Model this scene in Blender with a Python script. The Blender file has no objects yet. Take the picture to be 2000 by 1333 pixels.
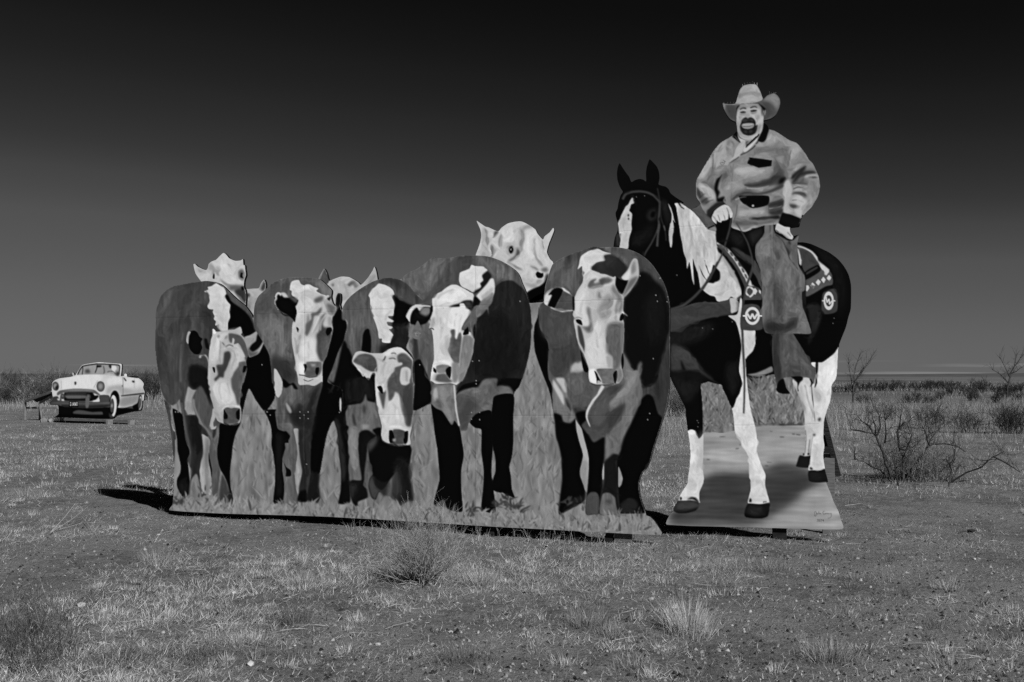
import bpy, bmesh, math, random
import numpy as np
from mathutils import Vector

# ------------------------------------------------------------------ camera, sky, sun, exposure
SC = bpy.context.scene
COL = SC.collection
F_PX, CX, CY, HZ = 1944.0, 1000.0, 666.5, 735.0      # focal length and horizon row for a 2000 px wide frame
EYE = 1.85
PITCH = math.atan((HZ - CY) / F_PX)
cam_d = bpy.data.cameras.new("camera")
cam_d.sensor_width = 36.0
cam_d.lens = F_PX / 2000.0 * 36.0
cam_d.clip_start = 0.05
cam_d.clip_end = 20000.0
cam = bpy.data.objects.new("camera", cam_d)
COL.objects.link(cam)
cam.location = (0, 0, EYE)
cam.rotation_euler = (math.pi / 2 + PITCH, 0, 0)
SC.camera = cam

SUN_ELEV = math.radians(39.0)
SUN_H = Vector((0.58, -0.815, 0)).normalized()       # horizontal direction towards the sun
sun_dir = Vector((SUN_H.x * math.cos(SUN_ELEV), SUN_H.y * math.cos(SUN_ELEV), math.sin(SUN_ELEV)))
sun_d = bpy.data.lights.new("sun", 'SUN')
sun_d.energy = 4.6
sun_d.angle = math.radians(0.53)
sun_d.color = (1.0, 1.0, 1.0)                        # black-and-white photograph: neutral light
sun = bpy.data.objects.new("sun", sun_d)
COL.objects.link(sun)
sun.rotation_euler = sun_dir.to_track_quat('Z', 'Y').to_euler()
sun.location = (20, -25, 30)

world = bpy.data.worlds.new("World")
SC.world = world
world.use_nodes = True
nt = world.node_tree
nt.nodes.clear()
w_out = nt.nodes.new('ShaderNodeOutputWorld')
w_bg = nt.nodes.new('ShaderNodeBackground')
w_sky = nt.nodes.new('ShaderNodeTexSky')
w_sky.sky_type = 'NISHITA'
w_sky.sun_disc = False
w_sky.sun_elevation = SUN_ELEV
w_sky.sun_rotation = math.atan2(SUN_H.x, SUN_H.y)
w_sky.altitude = 1400.0
w_sky.air_density = 1.0
w_sky.dust_density = 0.6
# a deep red filter on black-and-white film: only the sky's red light is recorded
w_sep = nt.nodes.new('ShaderNodeSeparateColor')
nt.links.new(w_sky.outputs[0], w_sep.inputs[0])
w_div = nt.nodes.new('ShaderNodeMath'); w_div.operation = 'MULTIPLY'; w_div.inputs[1].default_value = 0.1
nt.links.new(w_sep.outputs[0], w_div.inputs[0])
w_rmp = nt.nodes.new('ShaderNodeValToRGB')           # the film's response to that red light
w_rmp.color_ramp.interpolation = 'B_SPLINE'
_st = [(0.0, .0008), (.10, .0025), (.142, .0045), (.158, .0068), (.178, .0110), (.212, .0190), (.264, .0370), (.30, .0540), (.371, .0800), (.585, .1180), (.87, .1380), (1.0, .1400)]
while len(w_rmp.color_ramp.elements) < len(_st): w_rmp.color_ramp.elements.new(0.5)
for _i, (_p, _v) in enumerate(_st):
    w_rmp.color_ramp.elements[_i].position = _p; w_rmp.color_ramp.elements[_i].color = (_v, _v, _v, 1)
nt.links.new(w_div.outputs[0], w_rmp.inputs[0])
w_mul = nt.nodes.new('ShaderNodeVectorMath'); w_mul.operation = 'SCALE'; w_mul.inputs['Scale'].default_value = 8.1
nt.links.new(w_rmp.outputs[0], w_mul.inputs[0])
# thin pale cloud streaks low over the horizon
w_tc = nt.nodes.new('ShaderNodeTexCoord'); w_mp = nt.nodes.new('ShaderNodeMapping')
w_mp.inputs['Scale'].default_value = (3.2, 3.2, 130.0); w_mp.inputs['Location'].default_value = (1.35, 0.4, 0.0)
nt.links.new(w_tc.outputs['Generated'], w_mp.inputs['Vector'])
w_nz = nt.nodes.new('ShaderNodeTexNoise'); w_nz.inputs['Scale'].default_value = 1.6; w_nz.inputs['Detail'].default_value = 4.0; w_nz.inputs['Roughness'].default_value = 0.45
nt.links.new(w_mp.outputs['Vector'], w_nz.inputs['Vector'])
w_cl = nt.nodes.new('ShaderNodeMapRange'); w_cl.interpolation_type = 'SMOOTHSTEP'
w_cl.inputs['From Min'].default_value = 0.50; w_cl.inputs['From Max'].default_value = 0.72
nt.links.new(w_nz.outputs['Fac'], w_cl.inputs['Value'])
w_xyz = nt.nodes.new('ShaderNodeSeparateXYZ'); nt.links.new(w_tc.outputs['Generated'], w_xyz.inputs[0])
w_el = nt.nodes.new('ShaderNodeMapRange'); w_el.interpolation_type = 'SMOOTHSTEP'
w_el.inputs['From Min'].default_value = 0.018; w_el.inputs['From Max'].default_value = 0.010
nt.links.new(w_xyz.outputs['Z'], w_el.inputs['Value'])
w_cm = nt.nodes.new('ShaderNodeMath'); w_cm.operation = 'MULTIPLY'
nt.links.new(w_cl.outputs['Result'], w_cm.inputs[0]); nt.links.new(w_el.outputs['Result'], w_cm.inputs[1])
w_ca = nt.nodes.new('ShaderNodeMath'); w_ca.operation = 'MULTIPLY_ADD'; w_ca.inputs[1].default_value = 0.75; w_ca.inputs[2].default_value = 1.0
nt.links.new(w_cm.outputs[0], w_ca.inputs[0])
w_fin = nt.nodes.new('ShaderNodeVectorMath'); w_fin.operation = 'SCALE'
nt.links.new(w_mul.outputs[0], w_fin.inputs[0]); nt.links.new(w_ca.outputs[0], w_fin.inputs['Scale'])
nt.links.new(w_fin.outputs[0], w_bg.inputs[0])
w_bg.inputs[1].default_value = 0.1
nt.links.new(w_bg.outputs[0], w_out.inputs[0])

SC.view_settings.view_transform = 'Standard'
SC.view_settings.look = 'None'
SC.view_settings.gamma = 1.0
SC.view_settings.exposure = 0.3
SC.cycles.max_bounces = 4
SC.cycles.diffuse_bounces = 2
SC.cycles.glossy_bounces = 1
SC.cycles.transparent_max_bounces = 4
SC.cycles.use_denoising = False

# ------------------------------------------------------------------ helpers
RNG = np.random.default_rng(7)
random.seed(7)

def rays(px, py):
    """world direction (per unit of forward distance y) for photo pixels"""
    u = (np.asarray(px, float) - CX) / F_PX
    v = (CY - np.asarray(py, float)) / F_PX
    c, s = math.cos(PITCH), math.sin(PITCH)
    dy = c - v * s
    dz = s + v * c
    return u / dy, np.ones_like(u), dz / dy

def on_ground(px, py, z=0.0):
    rx, ry, rz = rays(px, py)
    t = (z - EYE) / rz
    return np.array([rx * t, t, z + 0 * t]).T

def at_dist(px, py, d):
    rx, ry, rz = rays(px, py)
    return Vector((float(rx * d), float(d), float(EYE + rz * d)))

class Plane:
    """vertical board plane through two bottom points given in photo pixels at height zb"""
    def __init__(self, p0, p1, zb, push=0.0):
        a = on_ground(*p0, zb); b = on_ground(*p1, zb)
        self.a = Vector(a); self.u = Vector((b - a)); self.u.normalize()
        self.n = Vector((self.u.y, -self.u.x, 0))           # towards the camera
        if self.n.y > 0: self.n = -self.n
        self.a = self.a - self.n * push
        self.zb = zb
    def hit(self, px, py, off=0.0):
        rx, ry, rz = rays(px, py)
        n = self.n; a = self.a
        num = n.x * a.x + n.y * a.y
        t = num / (n.x * rx + n.y * ry)
        P = np.stack([rx * t, ry * t, EYE + rz * t], -1)
        return P + np.array(n) * off

def paint_gain(pl):
    """albedo that makes a sunlit board show a given tone"""
    e = sun_d.energy * max(sun_dir.dot(pl.n), 0.05) / math.pi * 2 ** SC.view_settings.exposure
    return 1.0 / e

def srgb2lin(v):
    v = np.clip(np.asarray(v, float) / 255.0, 0, 1)
    return np.where(v <= 0.04045, v / 12.92, ((v + 0.055) / 1.055) ** 2.4)

def tag(o, label=None, cat=None, group=None, kind=None):
    if label: o["label"] = label
    if cat: o["category"] = cat
    if group: o["group"] = group
    if kind: o["kind"] = kind
    return o

def link_mesh(name, verts, faces, mat=None, parent=None, smooth=False):
    me = bpy.data.meshes.new(name)
    me.from_pydata([tuple(v) for v in verts], [], [tuple(f) for f in faces])
    me.update()
    o = bpy.data.objects.new(name, me)
    COL.objects.link(o)
    if mat: me.materials.append(mat)
    if parent is not None: o.parent = parent
    if smooth: me.polygons.foreach_set("use_smooth", [True] * len(me.polygons))
    return o

def np_mesh(name, V, Fq, mat=None, parent=None, smooth=False):
    """fast mesh from numpy arrays; Fq is (n,3) or (n,4)"""
    me = bpy.data.meshes.new(name)
    V = np.asarray(V, np.float32); Fq = np.asarray(Fq, np.int32)
    k = Fq.shape[1]
    me.vertices.add(len(V)); me.vertices.foreach_set("co", V.ravel())
    me.loops.add(Fq.size); me.loops.foreach_set("vertex_index", Fq.ravel())
    me.polygons.add(len(Fq))
    me.polygons.foreach_set("loop_start", np.arange(0, Fq.size, k, dtype=np.int32))
    try: me.polygons.foreach_set("loop_total", np.full(len(Fq), k, np.int32))
    except Exception: pass
    if smooth: me.polygons.foreach_set("use_smooth", np.ones(len(Fq), bool))
    me.update(calc_edges=True); me.validate()
    o = bpy.data.objects.new(name, me)
    COL.objects.link(o)
    if mat: me.materials.append(mat)
    if parent is not None: o.parent = parent
    return o

def point_attr(me, name, vals):
    at = me.color_attributes.new(name, 'FLOAT_COLOR', 'POINT')
    v = np.asarray(vals, np.float32)
    c = np.ones((len(v), 4), np.float32); c[:, :3] = v[:, None]
    at.data.foreach_set("color", c.ravel())

def empty(name, loc=(0, 0, 0)):
    o = bpy.data.objects.new(name, None)
    o.empty_display_size = 0.2
    COL.objects.link(o); o.location = loc
    return o

def keep_world(child, parent):
    child.parent = parent
    child.matrix_parent_inverse = parent.matrix_world.inverted() if parent.matrix_world else child.matrix_parent_inverse

def box(name, center, ux, uy, uz, mat, parent=None, bevel=0.0):
    """box from a centre and three half-extent vectors"""
    c = Vector(center); ux, uy, uz = Vector(ux), Vector(uy), Vector(uz)
    V = [c + sx * ux + sy * uy + sz * uz for sz in (-1, 1) for sy in (-1, 1) for sx in (-1, 1)]
    Fs = [(0, 2, 3, 1), (4, 5, 7, 6), (0, 1, 5, 4), (2, 6, 7, 3), (0, 4, 6, 2), (1, 3, 7, 5)]
    bm = bmesh.new()
    vs = [bm.verts.new(v) for v in V]
    for f in Fs: bm.faces.new([vs[i] for i in f])
    bmesh.ops.recalc_face_normals(bm, faces=bm.faces)
    if bevel > 0:
        bmesh.ops.bevel(bm, geom=list(bm.edges), offset=bevel, segments=1, affect='EDGES')
    me = bpy.data.meshes.new(name); bm.to_mesh(me); bm.free()
    o = bpy.data.objects.new(name, me); COL.objects.link(o)
    me.materials.append(mat)
    if parent is not None: o.parent = parent
    return o

# ------------------------------------------------------------------ materials
def new_mat(name):
    m = bpy.data.materials.new(name); m.use_nodes = True
    n = m.node_tree.nodes; b = n.get('Principled BSDF')
    return m, m.node_tree, n, b

def noise_mat(name, lo, hi, scale, rough=0.85, detail=6.0, bump=0.0, spec=0.2, stretch=(1, 1, 1)):
    m, t, n, b = new_mat(name)
    tc = n.new('ShaderNodeTexCoord'); mp = n.new('ShaderNodeMapping'); mp.inputs['Scale'].default_value = stretch
    t.links.new(tc.outputs['Object'], mp.inputs['Vector'])
    nz = n.new('ShaderNodeTexNoise'); nz.inputs['Scale'].default_value = scale; nz.inputs['Detail'].default_value = detail
    t.links.new(mp.outputs['Vector'], nz.inputs['Vector'])
    rp = n.new('ShaderNodeValToRGB')
    rp.color_ramp.elements[0].position = 0.3; rp.color_ramp.elements[1].position = 0.7
    rp.color_ramp.elements[0].color = (lo, lo, lo, 1); rp.color_ramp.elements[1].color = (hi, hi, hi, 1)
    t.links.new(nz.outputs['Fac'], rp.inputs['Fac']); t.links.new(rp.outputs['Color'], b.inputs['Base Color'])
    b.inputs['Roughness'].default_value = rough; b.inputs['Specular IOR Level'].default_value = spec
    if bump > 0:
        bp = n.new('ShaderNodeBump'); bp.inputs['Strength'].default_value = bump; bp.inputs['Distance'].default_value = 0.02
        t.links.new(nz.outputs['Fac'], bp.inputs['Height']); t.links.new(bp.outputs['Normal'], b.inputs['Normal'])
    return m

def attr_mat(name, attr, rough=0.8, spec=0.15, nscale=30.0, namp=0.12, stretch=(1, 1, 1), bump=0.0, trans=0.0):
    """colour from a point attribute, varied by a fine noise"""
    m, t, n, b = new_mat(name)
    at = n.new('ShaderNodeAttribute'); at.attribute_name = attr
    tc = n.new('ShaderNodeTexCoord'); mp = n.new('ShaderNodeMapping'); mp.inputs['Scale'].default_value = stretch
    t.links.new(tc.outputs['Object'], mp.inputs['Vector'])
    nz = n.new('ShaderNodeTexNoise'); nz.inputs['Scale'].default_value = nscale; nz.inputs['Detail'].default_value = 5.0
    t.links.new(mp.outputs['Vector'], nz.inputs['Vector'])
    mr = n.new('ShaderNodeMapRange')
    mr.inputs['From Min'].default_value = 0.3; mr.inputs['From Max'].default_value = 0.7
    mr.inputs['To Min'].default_value = 1 - namp; mr.inputs['To Max'].default_value = 1 + namp
    t.links.new(nz.outputs['Fac'], mr.inputs['Value'])
    vm = n.new('ShaderNodeVectorMath'); vm.operation = 'SCALE'
    t.links.new(at.outputs['Color'], vm.inputs[0]); t.links.new(mr.outputs['Result'], vm.inputs['Scale'])
    t.links.new(vm.outputs['Vector'], b.inputs['Base Color'])
    b.inputs['Roughness'].default_value = rough; b.inputs['Specular IOR Level'].default_value = spec
    if bump > 0:
        bp = n.new('ShaderNodeBump'); bp.inputs['Strength'].default_value = bump; bp.inputs['Distance'].default_value = 0.01
        t.links.new(nz.outputs['Fac'], bp.inputs['Height']); t.links.new(bp.outputs['Normal'], b.inputs['Normal'])
    return m

M_PAINT = attr_mat('brushed_paint', 'paint', rough=0.85, spec=0.012, nscale=9.0, namp=0.05, stretch=(1, 1, 0.35))
M_BACK = noise_mat('black_painted_plywood', 0.004, 0.009, 12.0, rough=0.9, spec=0.02)
M_TIMBER = noise_mat('grey_weathered_timber', 0.07, 0.13, 6.0, rough=0.85, bump=0.3, stretch=(1, 1, 8))
M_TIMBER_DK = noise_mat('dark_timber', 0.008, 0.02, 8.0, rough=0.8, spec=0.1, stretch=(1, 1, 6))
M_TIMBER_LT = noise_mat('pale_timber', 0.28, 0.42, 6.0, rough=0.85, bump=0.2, stretch=(1, 1, 8))
M_TIMBER_MID = noise_mat('grey_timber_block', 0.12, 0.20, 6.0, rough=0.85, bump=0.2)
M_WIRE = noise_mat('wire', 0.05, 0.09, 20.0, rough=0.5)

# ------------------------------------------------------------------ painting: shapes brushed on the plywood, in photo pixels
CROPS = dict(A=(290, 480, 5.0), B=(290, 740, 5.0), C=(640, 480, 5.0), D=(640, 740, 5.0), E=(980, 420, 5.0),
             F=(980, 680, 5.0), G=(980, 850, 5.0), H=(780, 400, 5.0), I=(1180, 300, 5.0), J=(1340, 150, 6.667),
             K=(1300, 420, 5.0), L=(1290, 620, 5.0), M=(1250, 800, 4.444), N=(0, 660, 5.874), O=(60, 690, 8.333),
             P=(0, 0, 1.0))

def parse_pts(s, crop):
    """'x,y x,y' in crop pixels; a token like @B switches crop"""
    out = []
    for tok in s.split():
        if tok[0] == '@': crop = tok[1:]; continue
        x, y = tok.split(',')
        ox, oy, sc = CROPS[crop]
        out.append((ox + float(x) / sc, oy + float(y) / sc))
    return np.array(out)

def catmull(P, closed=True, k=5):
    n = len(P)
    if n < 3: return P
    t = np.linspace(0, 1, k, endpoint=False)[:, None]
    out = []
    rng = range(n if closed else n - 1)
    for i in rng:
        if closed: p0, p1, p2, p3 = P[i - 1], P[i], P[(i + 1) % n], P[(i + 2) % n]
        else: p0, p1, p2, p3 = P[max(i - 1, 0)], P[i], P[i + 1], P[min(i + 2, n - 1)]
        # tension 0.7 keeps corners fairly tight
        m1 = 0.36 * (p2 - p0); m2 = 0.36 * (p3 - p1)
        d = np.linalg.norm(p2 - p1)
        for m in (m1, m2):
            l = np.linalg.norm(m)
            if l > d: m *= d / l
        h1 = 2 * t**3 - 3 * t**2 + 1; h2 = -2 * t**3 + 3 * t**2; h3 = t**3 - 2 * t**2 + t; h4 = t**3 - t**2
        out.append(h1 * p1 + h2 * p2 + h3 * m1 + h4 * m2)
    if not closed: out.append(P[-1:])
    return np.vstack(out)

def gauss1(a, s, ax):
    if s < 0.3: return a
    r = int(math.ceil(3 * s)); x = np.arange(-r, r + 1); k = np.exp(-0.5 * (x / s) ** 2); k /= k.sum()
    pad = [(0, 0), (0, 0)]; pad[ax] = (r, r)
    b = np.pad(a, pad, mode='edge'); o = np.zeros_like(a); n = a.shape[ax]
    for i, w in enumerate(k):
        o += w * (b[i:i + n, :] if ax == 0 else b[:, i:i + n])
    return o

def blur(a, sx, sy=None):
    return gauss1(gauss1(a, sx, 1), sx if sy is None else sy, 0)

def coverage(P, x0, y0, w, h, ss=3):
    m = np.zeros((h * ss, w * ss), bool)
    X = x0 + (np.arange(w * ss) + 0.5) / ss
    Y = y0 + (np.arange(h * ss) + 0.5) / ss
    Q = np.roll(P, -1, 0)
    for (ax, ay), (bx, by) in zip(P, Q):
        if ay == by: continue
        lo, hi = (ay, by) if ay < by else (by, ay)
        r0 = np.searchsorted(Y, lo); r1 = np.searchsorted(Y, hi)
        if r1 <= r0: continue
        xc = ax + (Y[r0:r1] - ay) * (bx - ax) / (by - ay)
        m[r0:r1] ^= X[None, :] >= xc[:, None]
    return m.reshape(h, ss, w, ss).mean((1, 3))

class Canvas:
    def __init__(self, x0, y0, x1, y1, base, seed=0):
        self.x0, self.y0, self.w, self.h = int(x0), int(y0), int(x1 - x0), int(y1 - y0)
        self.V = np.full((self.h, self.w), float(base))
        self.L = np.zeros((self.h, self.w), np.int32)
        self.parts = []
        r = np.random.default_rng(seed)
        n = r.standard_normal((self.h, self.w))
        def norm(a): return a / a.std()
        self.streak = norm(blur(n, 1.3, 9.0)) * 0.6 + norm(blur(r.standard_normal((self.h, self.w)), 4, 26)) * 0.6
        self.blot = norm(blur(r.standard_normal((self.h, self.w)), 3.0, 2.0)) * 0.5 + norm(blur(r.standard_normal((self.h, self.w)), 10, 6)) * 0.6
        self.hstreak = norm(blur(r.standard_normal((self.h, self.w)), 14, 2.0)) * 0.6 + norm(blur(r.standard_normal((self.h, self.w)), 30, 5)) * 0.6
        g1 = blur(r.standard_normal((self.h, self.w)), 2.2, 7.0)
        sh = np.cumsum(np.zeros(1))
        self.grassy = norm(g1) * 0.7 + norm(blur(r.standard_normal((self.h, self.w)), 6, 12)) * 0.7
    def pid(self, name):
        if name not in self.parts: self.parts.append(name)
        return self.parts.index(name) + 1
    def put(self, P, v, soft=0.5, part=None, clip=None, alpha=1.0, tex=None):
        m = 3 * max(soft, 0.4) + 2
        a0 = max(int(P[:, 0].min() - m), self.x0); a1 = min(int(P[:, 0].max() + m) + 1, self.x0 + self.w)
        b0 = max(int(P[:, 1].min() - m), self.y0); b1 = min(int(P[:, 1].max() + m) + 1, self.y0 + self.h)
        if a1 <= a0 or b1 <= b0: return
        c = coverage(P, a0, b0, a1 - a0, b1 - b0)
        hard = c
        if soft > 0.3: c = blur(c, soft)
        sl = (slice(b0 - self.y0, b1 - self.y0), slice(a0 - self.x0, a1 - self.x0))
        if clip is not None:
            ids = [i + 1 for i, n in enumerate(self.parts) if n == clip or n.startswith(clip + '/')]
            k = np.isin(self.L[sl], ids).astype(float)
            c = c * k
        val = v
        if tex:
            kind, amp = tex[0], float(tex[1:])
            T = dict(s=self.streak, b=self.blot, h=self.hstreak, g=self.grassy)[kind][sl]
            val = np.clip(v * (1 + T * amp / 100.0), 3, 250)
        self.V[sl] = self.V[sl] * (1 - alpha * c) + val * alpha * c
        if part: self.L[sl][hard > 0.5] = self.pid(part)
    def run(self, text):
        for ln in text.strip().splitlines():
            ln = ln.strip()
            if not ln or ln[0] == '#': continue
            head, pts = ln.split(':', 1)
            tk = head.split()
            op, crop, v = tk[0], tk[1], float(tk[2])
            soft, part, clip, alpha, tex, w, smooth = 0.5, None, None, 1.0, None, 4.0, True
            for o in tk[3:]:
                if o == 'h': smooth = False
                elif o[:2] == 'p=': part = o[2:]
                elif o[:2] == 'k=': clip = o[2:]
                elif o[:2] == 't=': tex = o[2:]
                elif o[0] == 'b': soft = float(o[1:])
                elif o[0] == 'a': alpha = float(o[1:])
                elif o[0] == 'w': w = o[1:]
            P = parse_pts(pts, crop)
            if op == 'f':
                if smooth: P = catmull(P)
                self.put(P, v, soft, part, clip, alpha, tex)
            elif op == 's':
                sc = CROPS[crop][2]
                ws = [float(q) / sc for q in w.split('-')]
                C = catmull(P, False) if smooth and len(P) > 2 else P
                d = np.gradient(C, axis=0); d /= np.linalg.norm(d, axis=1)[:, None] + 1e-9
                nn = np.stack([-d[:, 1], d[:, 0]], 1)
                wv = np.interp(np.linspace(0, 1, len(C)), np.linspace(0, 1, len(ws)), ws)[:, None] / 2
                self.put(np.vstack([C + nn * wv, (C - nn * wv)[::-1]]), v, soft, part, clip, alpha, tex)
            elif op == 'e':     # ring: centre, radii
                (cx, cy), (rx, ry) = P[0], P[1] - np.array([0, 0])
    def blades(self, poly, n, lo, hi, l0, l1, seed, clip=None, w=(1.5, 4.0), lean=0.35, alpha=0.6):
        """short curved brush strokes like painted grass"""
        r = np.random.default_rng(seed)
        x0, y0 = poly.min(0); x1, y1 = poly.max(0)
        cov = coverage(poly, int(x0), int(y0), int(x1 - x0) + 2, int(y1 - y0) + 2, 1)
        k = 0
        while k < n:
            x, y = r.uniform(x0, x1), r.uniform(y0, y1)
            if cov[int(y) - int(y0), int(x) - int(x0)] < 0.5: continue
            k += 1
            L = r.uniform(l0, l1); a = r.normal(0, lean); bend = r.normal(0, 0.25) * L
            p = np.array([[x, y], [x + math.sin(a) * L * .5 + bend * .4, y - math.cos(a) * L * .5], [x + math.sin(a) * L + bend, y - math.cos(a) * L]])
            C = catmull(p, False, 3)
            d = np.gradient(C, axis=0); d /= np.linalg.norm(d, axis=1)[:, None] + 1e-9
            nn = np.stack([-d[:, 1], d[:, 0]], 1)
            wv = np.interp(np.linspace(0, 1, len(C)), [0, .4, 1], [.5, 1, .1])[:, None] * r.uniform(*w) / 2
            self.put(np.vstack([C + nn * wv, (C - nn * wv)[::-1]]), r.uniform(lo, hi), 0.7, None, clip, alpha)

def _brushwork(self, n, seed, amp=0.16, thr=16.0, skip=()):
    """visible brush marks: short strokes slightly lighter or darker than the paint under them"""
    r = np.random.default_rng(seed)
    gy, gx = np.gradient(blur(self.V, 5.0))
    k = 0; tries = 0
    while k < n and tries < n * 6:
        tries += 1
        j = int(r.integers(4, self.w - 4)); i = int(r.integers(4, self.h - 4))
        if self.L[i, j] == 0: continue
        if self.parts[self.L[i, j] - 1] in skip: continue
        v = self.V[i, j]
        if v < 14: continue
        L = r.uniform(7, 26); g = np.array([gx[i, j], gy[i, j]]); gl = np.linalg.norm(g)
        if gl > 0.35:
            d = np.array([-g[1], g[0]]) / gl
            if d[1] > 0: d = -d
            a = math.atan2(d[0], -d[1]) + r.normal(0, .25)
        else: a = r.normal(0.08, .4)
        p0 = np.array([j, i], float); e = np.array([math.sin(a), -math.cos(a)]) * L / 2
        ok = True
        for q in (p0 + e, p0 - e, p0 + e * .5, p0 - e * .5):
            qi, qj = int(q[1]), int(q[0])
            if not (0 <= qi < self.h and 0 <= qj < self.w) or self.L[qi, qj] == 0 or abs(self.V[qi, qj] - v) > thr: ok = False; break
        if not ok: continue
        k += 1
        b = np.array([-e[1], e[0]]) * r.normal(0, .22)
        C = catmull(np.array([p0 - e, p0 + b, p0 + e]) + [self.x0, self.y0], False, 3)
        d = np.gradient(C, axis=0); d /= np.linalg.norm(d, axis=1)[:, None] + 1e-9
        nn = np.stack([-d[:, 1], d[:, 0]], 1)
        wv = np.interp(np.linspace(0, 1, len(C)), [0, .4, 1], [.4, 1, .2])[:, None] * r.uniform(.9, 3.0)
        nv = v * (1 + r.choice([-1, 1]) * amp * (0.5 if v > 145 else 1.0) * r.uniform(.4, 1.2)) + r.normal(0, 1.5)
        self.put(np.vstack([C + nn * wv, (C - nn * wv)[::-1]]), max(nv, 4), 0.8, None, None, 0.75)
Canvas.brushwork = _brushwork
def _finish(self):
    """crisper strokes and a fuller tonal range, as dried acrylic shows"""
    V = self.V
    V = V + 0.45 * (V - blur(V, 1.1)) + 0.12 * (V - blur(V, 5.0))
    V = V + np.maximum(V - 140, 0) * 0.22 - np.exp(-((V - 78) / 26.0) ** 2) * 5
    return np.clip(V, 2, 244)
Canvas.finish = _finish

def near_on_poly(Q, P):
    A = P; B = np.roll(P, -1, 0); D = B - A
    L2 = (D ** 2).sum(1) + 1e-12
    out = np.empty_like(Q)
    for i in range(0, len(Q), 500):
        q = Q[i:i + 500]
        t = np.clip(((q[:, None] - A) * D).sum(2) / L2, 0, 1)
        c = A + t[..., None] * D
        k = ((q[:, None] - c) ** 2).sum(2).argmin(1)
        out[i:i + 500] = c[np.arange(len(q)), k]
    return out

def board(canvas, outline, plane, root, gain, step=1.5, thick=0.04, names=None, seams=(), off=0.003, base_part=None):
    """painted figures as thin sheets on one plywood plane, plus the plywood behind them"""
    x0, y0 = outline.min(0) - 3; x1, y1 = outline.max(0) + 3
    nx = int((x1 - x0) / step) + 1; ny = int((y1 - y0) / step) + 1
    cov = coverage(outline, x0, y0, int(x1 - x0) + 2, int(y1 - y0) + 2, 1)
    gx = x0 + np.arange(nx + 1) * step; gy = y0 + np.arange(ny + 1) * step
    ccx = gx[:-1] + step / 2; ccy = gy[:-1] + step / 2
    ins = cov[np.clip((ccy - y0).astype(int), 0, cov.shape[0] - 1)][:, np.clip((ccx - x0).astype(int), 0, cov.shape[1] - 1)] > 0.5
    li = np.clip((ccy - canvas.y0).astype(int), 0, canvas.h - 1); lj = np.clip((ccx - canvas.x0).astype(int), 0, canvas.w - 1)
    lab = canvas.L[li][:, lj]
    lab[lab == 0] = canvas.pid(base_part)
    # vertices
    VX, VY = np.meshgrid(gx, gy)
    pad = np.pad(ins, 1)
    cnt = pad[:-1, :-1].astype(int) + pad[1:, :-1] + pad[:-1, 1:] + pad[1:, 1:]
    bnd = (cnt > 0) & (cnt < 4)
    q = np.stack([VX[bnd], VY[bnd]], 1)
    s = near_on_poly(q, outline)
    far = np.linalg.norm(s - q, axis=1) > step * 1.6
    s[far] = q[far]
    VX[bnd] = s[:, 0]; VY[bnd] = s[:, 1]
    # colour, bilinear
    fx = np.clip(VX - canvas.x0 - 0.5, 0, canvas.w - 1.001); fy = np.clip(VY - canvas.y0 - 0.5, 0, canvas.h - 1.001)
    ix, iy = fx.astype(int), fy.astype(int); ax, ay = fx - ix, fy - iy
    V = canvas.finish()
    c = (V[iy, ix] * (1 - ax) + V[iy, ix + 1] * ax) * (1 - ay) + (V[iy + 1, ix] * (1 - ax) + V[iy + 1, ix + 1] * ax) * ay
    alb = np.clip(srgb2lin(c) * gain, 0.0018, 0.88)
    offs = np.full(VX.shape, off)
    for (sa, sb) in seams:         # butt joints between plywood sheets, a real V groove
        sa = np.array(sa, float); sb = np.array(sb, float); d = sb - sa; L = np.linalg.norm(d); d /= L
        rel = np.stack([VX - sa[0], VY - sa[1]], -1); t = rel @ d; dist = np.abs(rel[..., 0] * d[1] - rel[..., 1] * d[0])
        g = (t > 0) & (t < L) & (dist < 0.5 * step)
        offs[g] -= 0.002
        alb[g] *= 0.88
    PW = plane.hit(VX, VY)
    PW = PW + np.array(plane.n) * offs[..., None]
    ids = np.arange(VX.size).reshape(VX.shape)
    PWf = PW.reshape(-1, 3); af = alb.ravel()
    objs = {}
    order = sorted(canvas.parts, key=lambda s: s.count('/'))
    for name in order:
        m = ins & (lab == canvas.pid(name))
        if not m.any(): continue
        r, cc = np.nonzero(m)
        q = np.stack([ids[r, cc], ids[r + 1, cc], ids[r + 1, cc + 1], ids[r, cc + 1]], 1)
        u, inv = np.unique(q, return_inverse=True)
        par = root
        if '/' in name: par = objs.get(name.rsplit('/', 1)[0], root)
        nm = name.rsplit('/', 1)[-1].split('.')[0].rstrip('0123456789')
        o = np_mesh(nm, PWf[u], inv.reshape(-1, 4), M_PAINT, par)
        point_attr(o.data, 'paint', af[u])
        if names and name in names: o["label"] = names[name]
        objs[name] = o
    # plywood backing with real thickness
    bm = bmesh.new()
    F3 = plane.hit(outline[:, 0], outline[:, 1])
    fv = [bm.verts.new(p) for p in F3]
    fc = bm.faces.new(fv)
    ex = bmesh.ops.extrude_face_region(bm, geom=[fc])
    vs = [e for e in ex['geom'] if isinstance(e, bmesh.types.BMVert)]
    bmesh.ops.translate(bm, verts=vs, vec=-plane.n * thick)
    bmesh.ops.recalc_face_normals(bm, faces=bm.faces)
    bmesh.ops.triangulate(bm, faces=[f for f in bm.faces if len(f.verts) > 4])
    me = bpy.data.meshes.new('plywood_backing'); bm.to_mesh(me); bm.free()
    bo = bpy.data.objects.new('plywood_backing', me); COL.objects.link(bo); me.materials.append(M_BACK); bo.parent = root
    return objs
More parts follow.
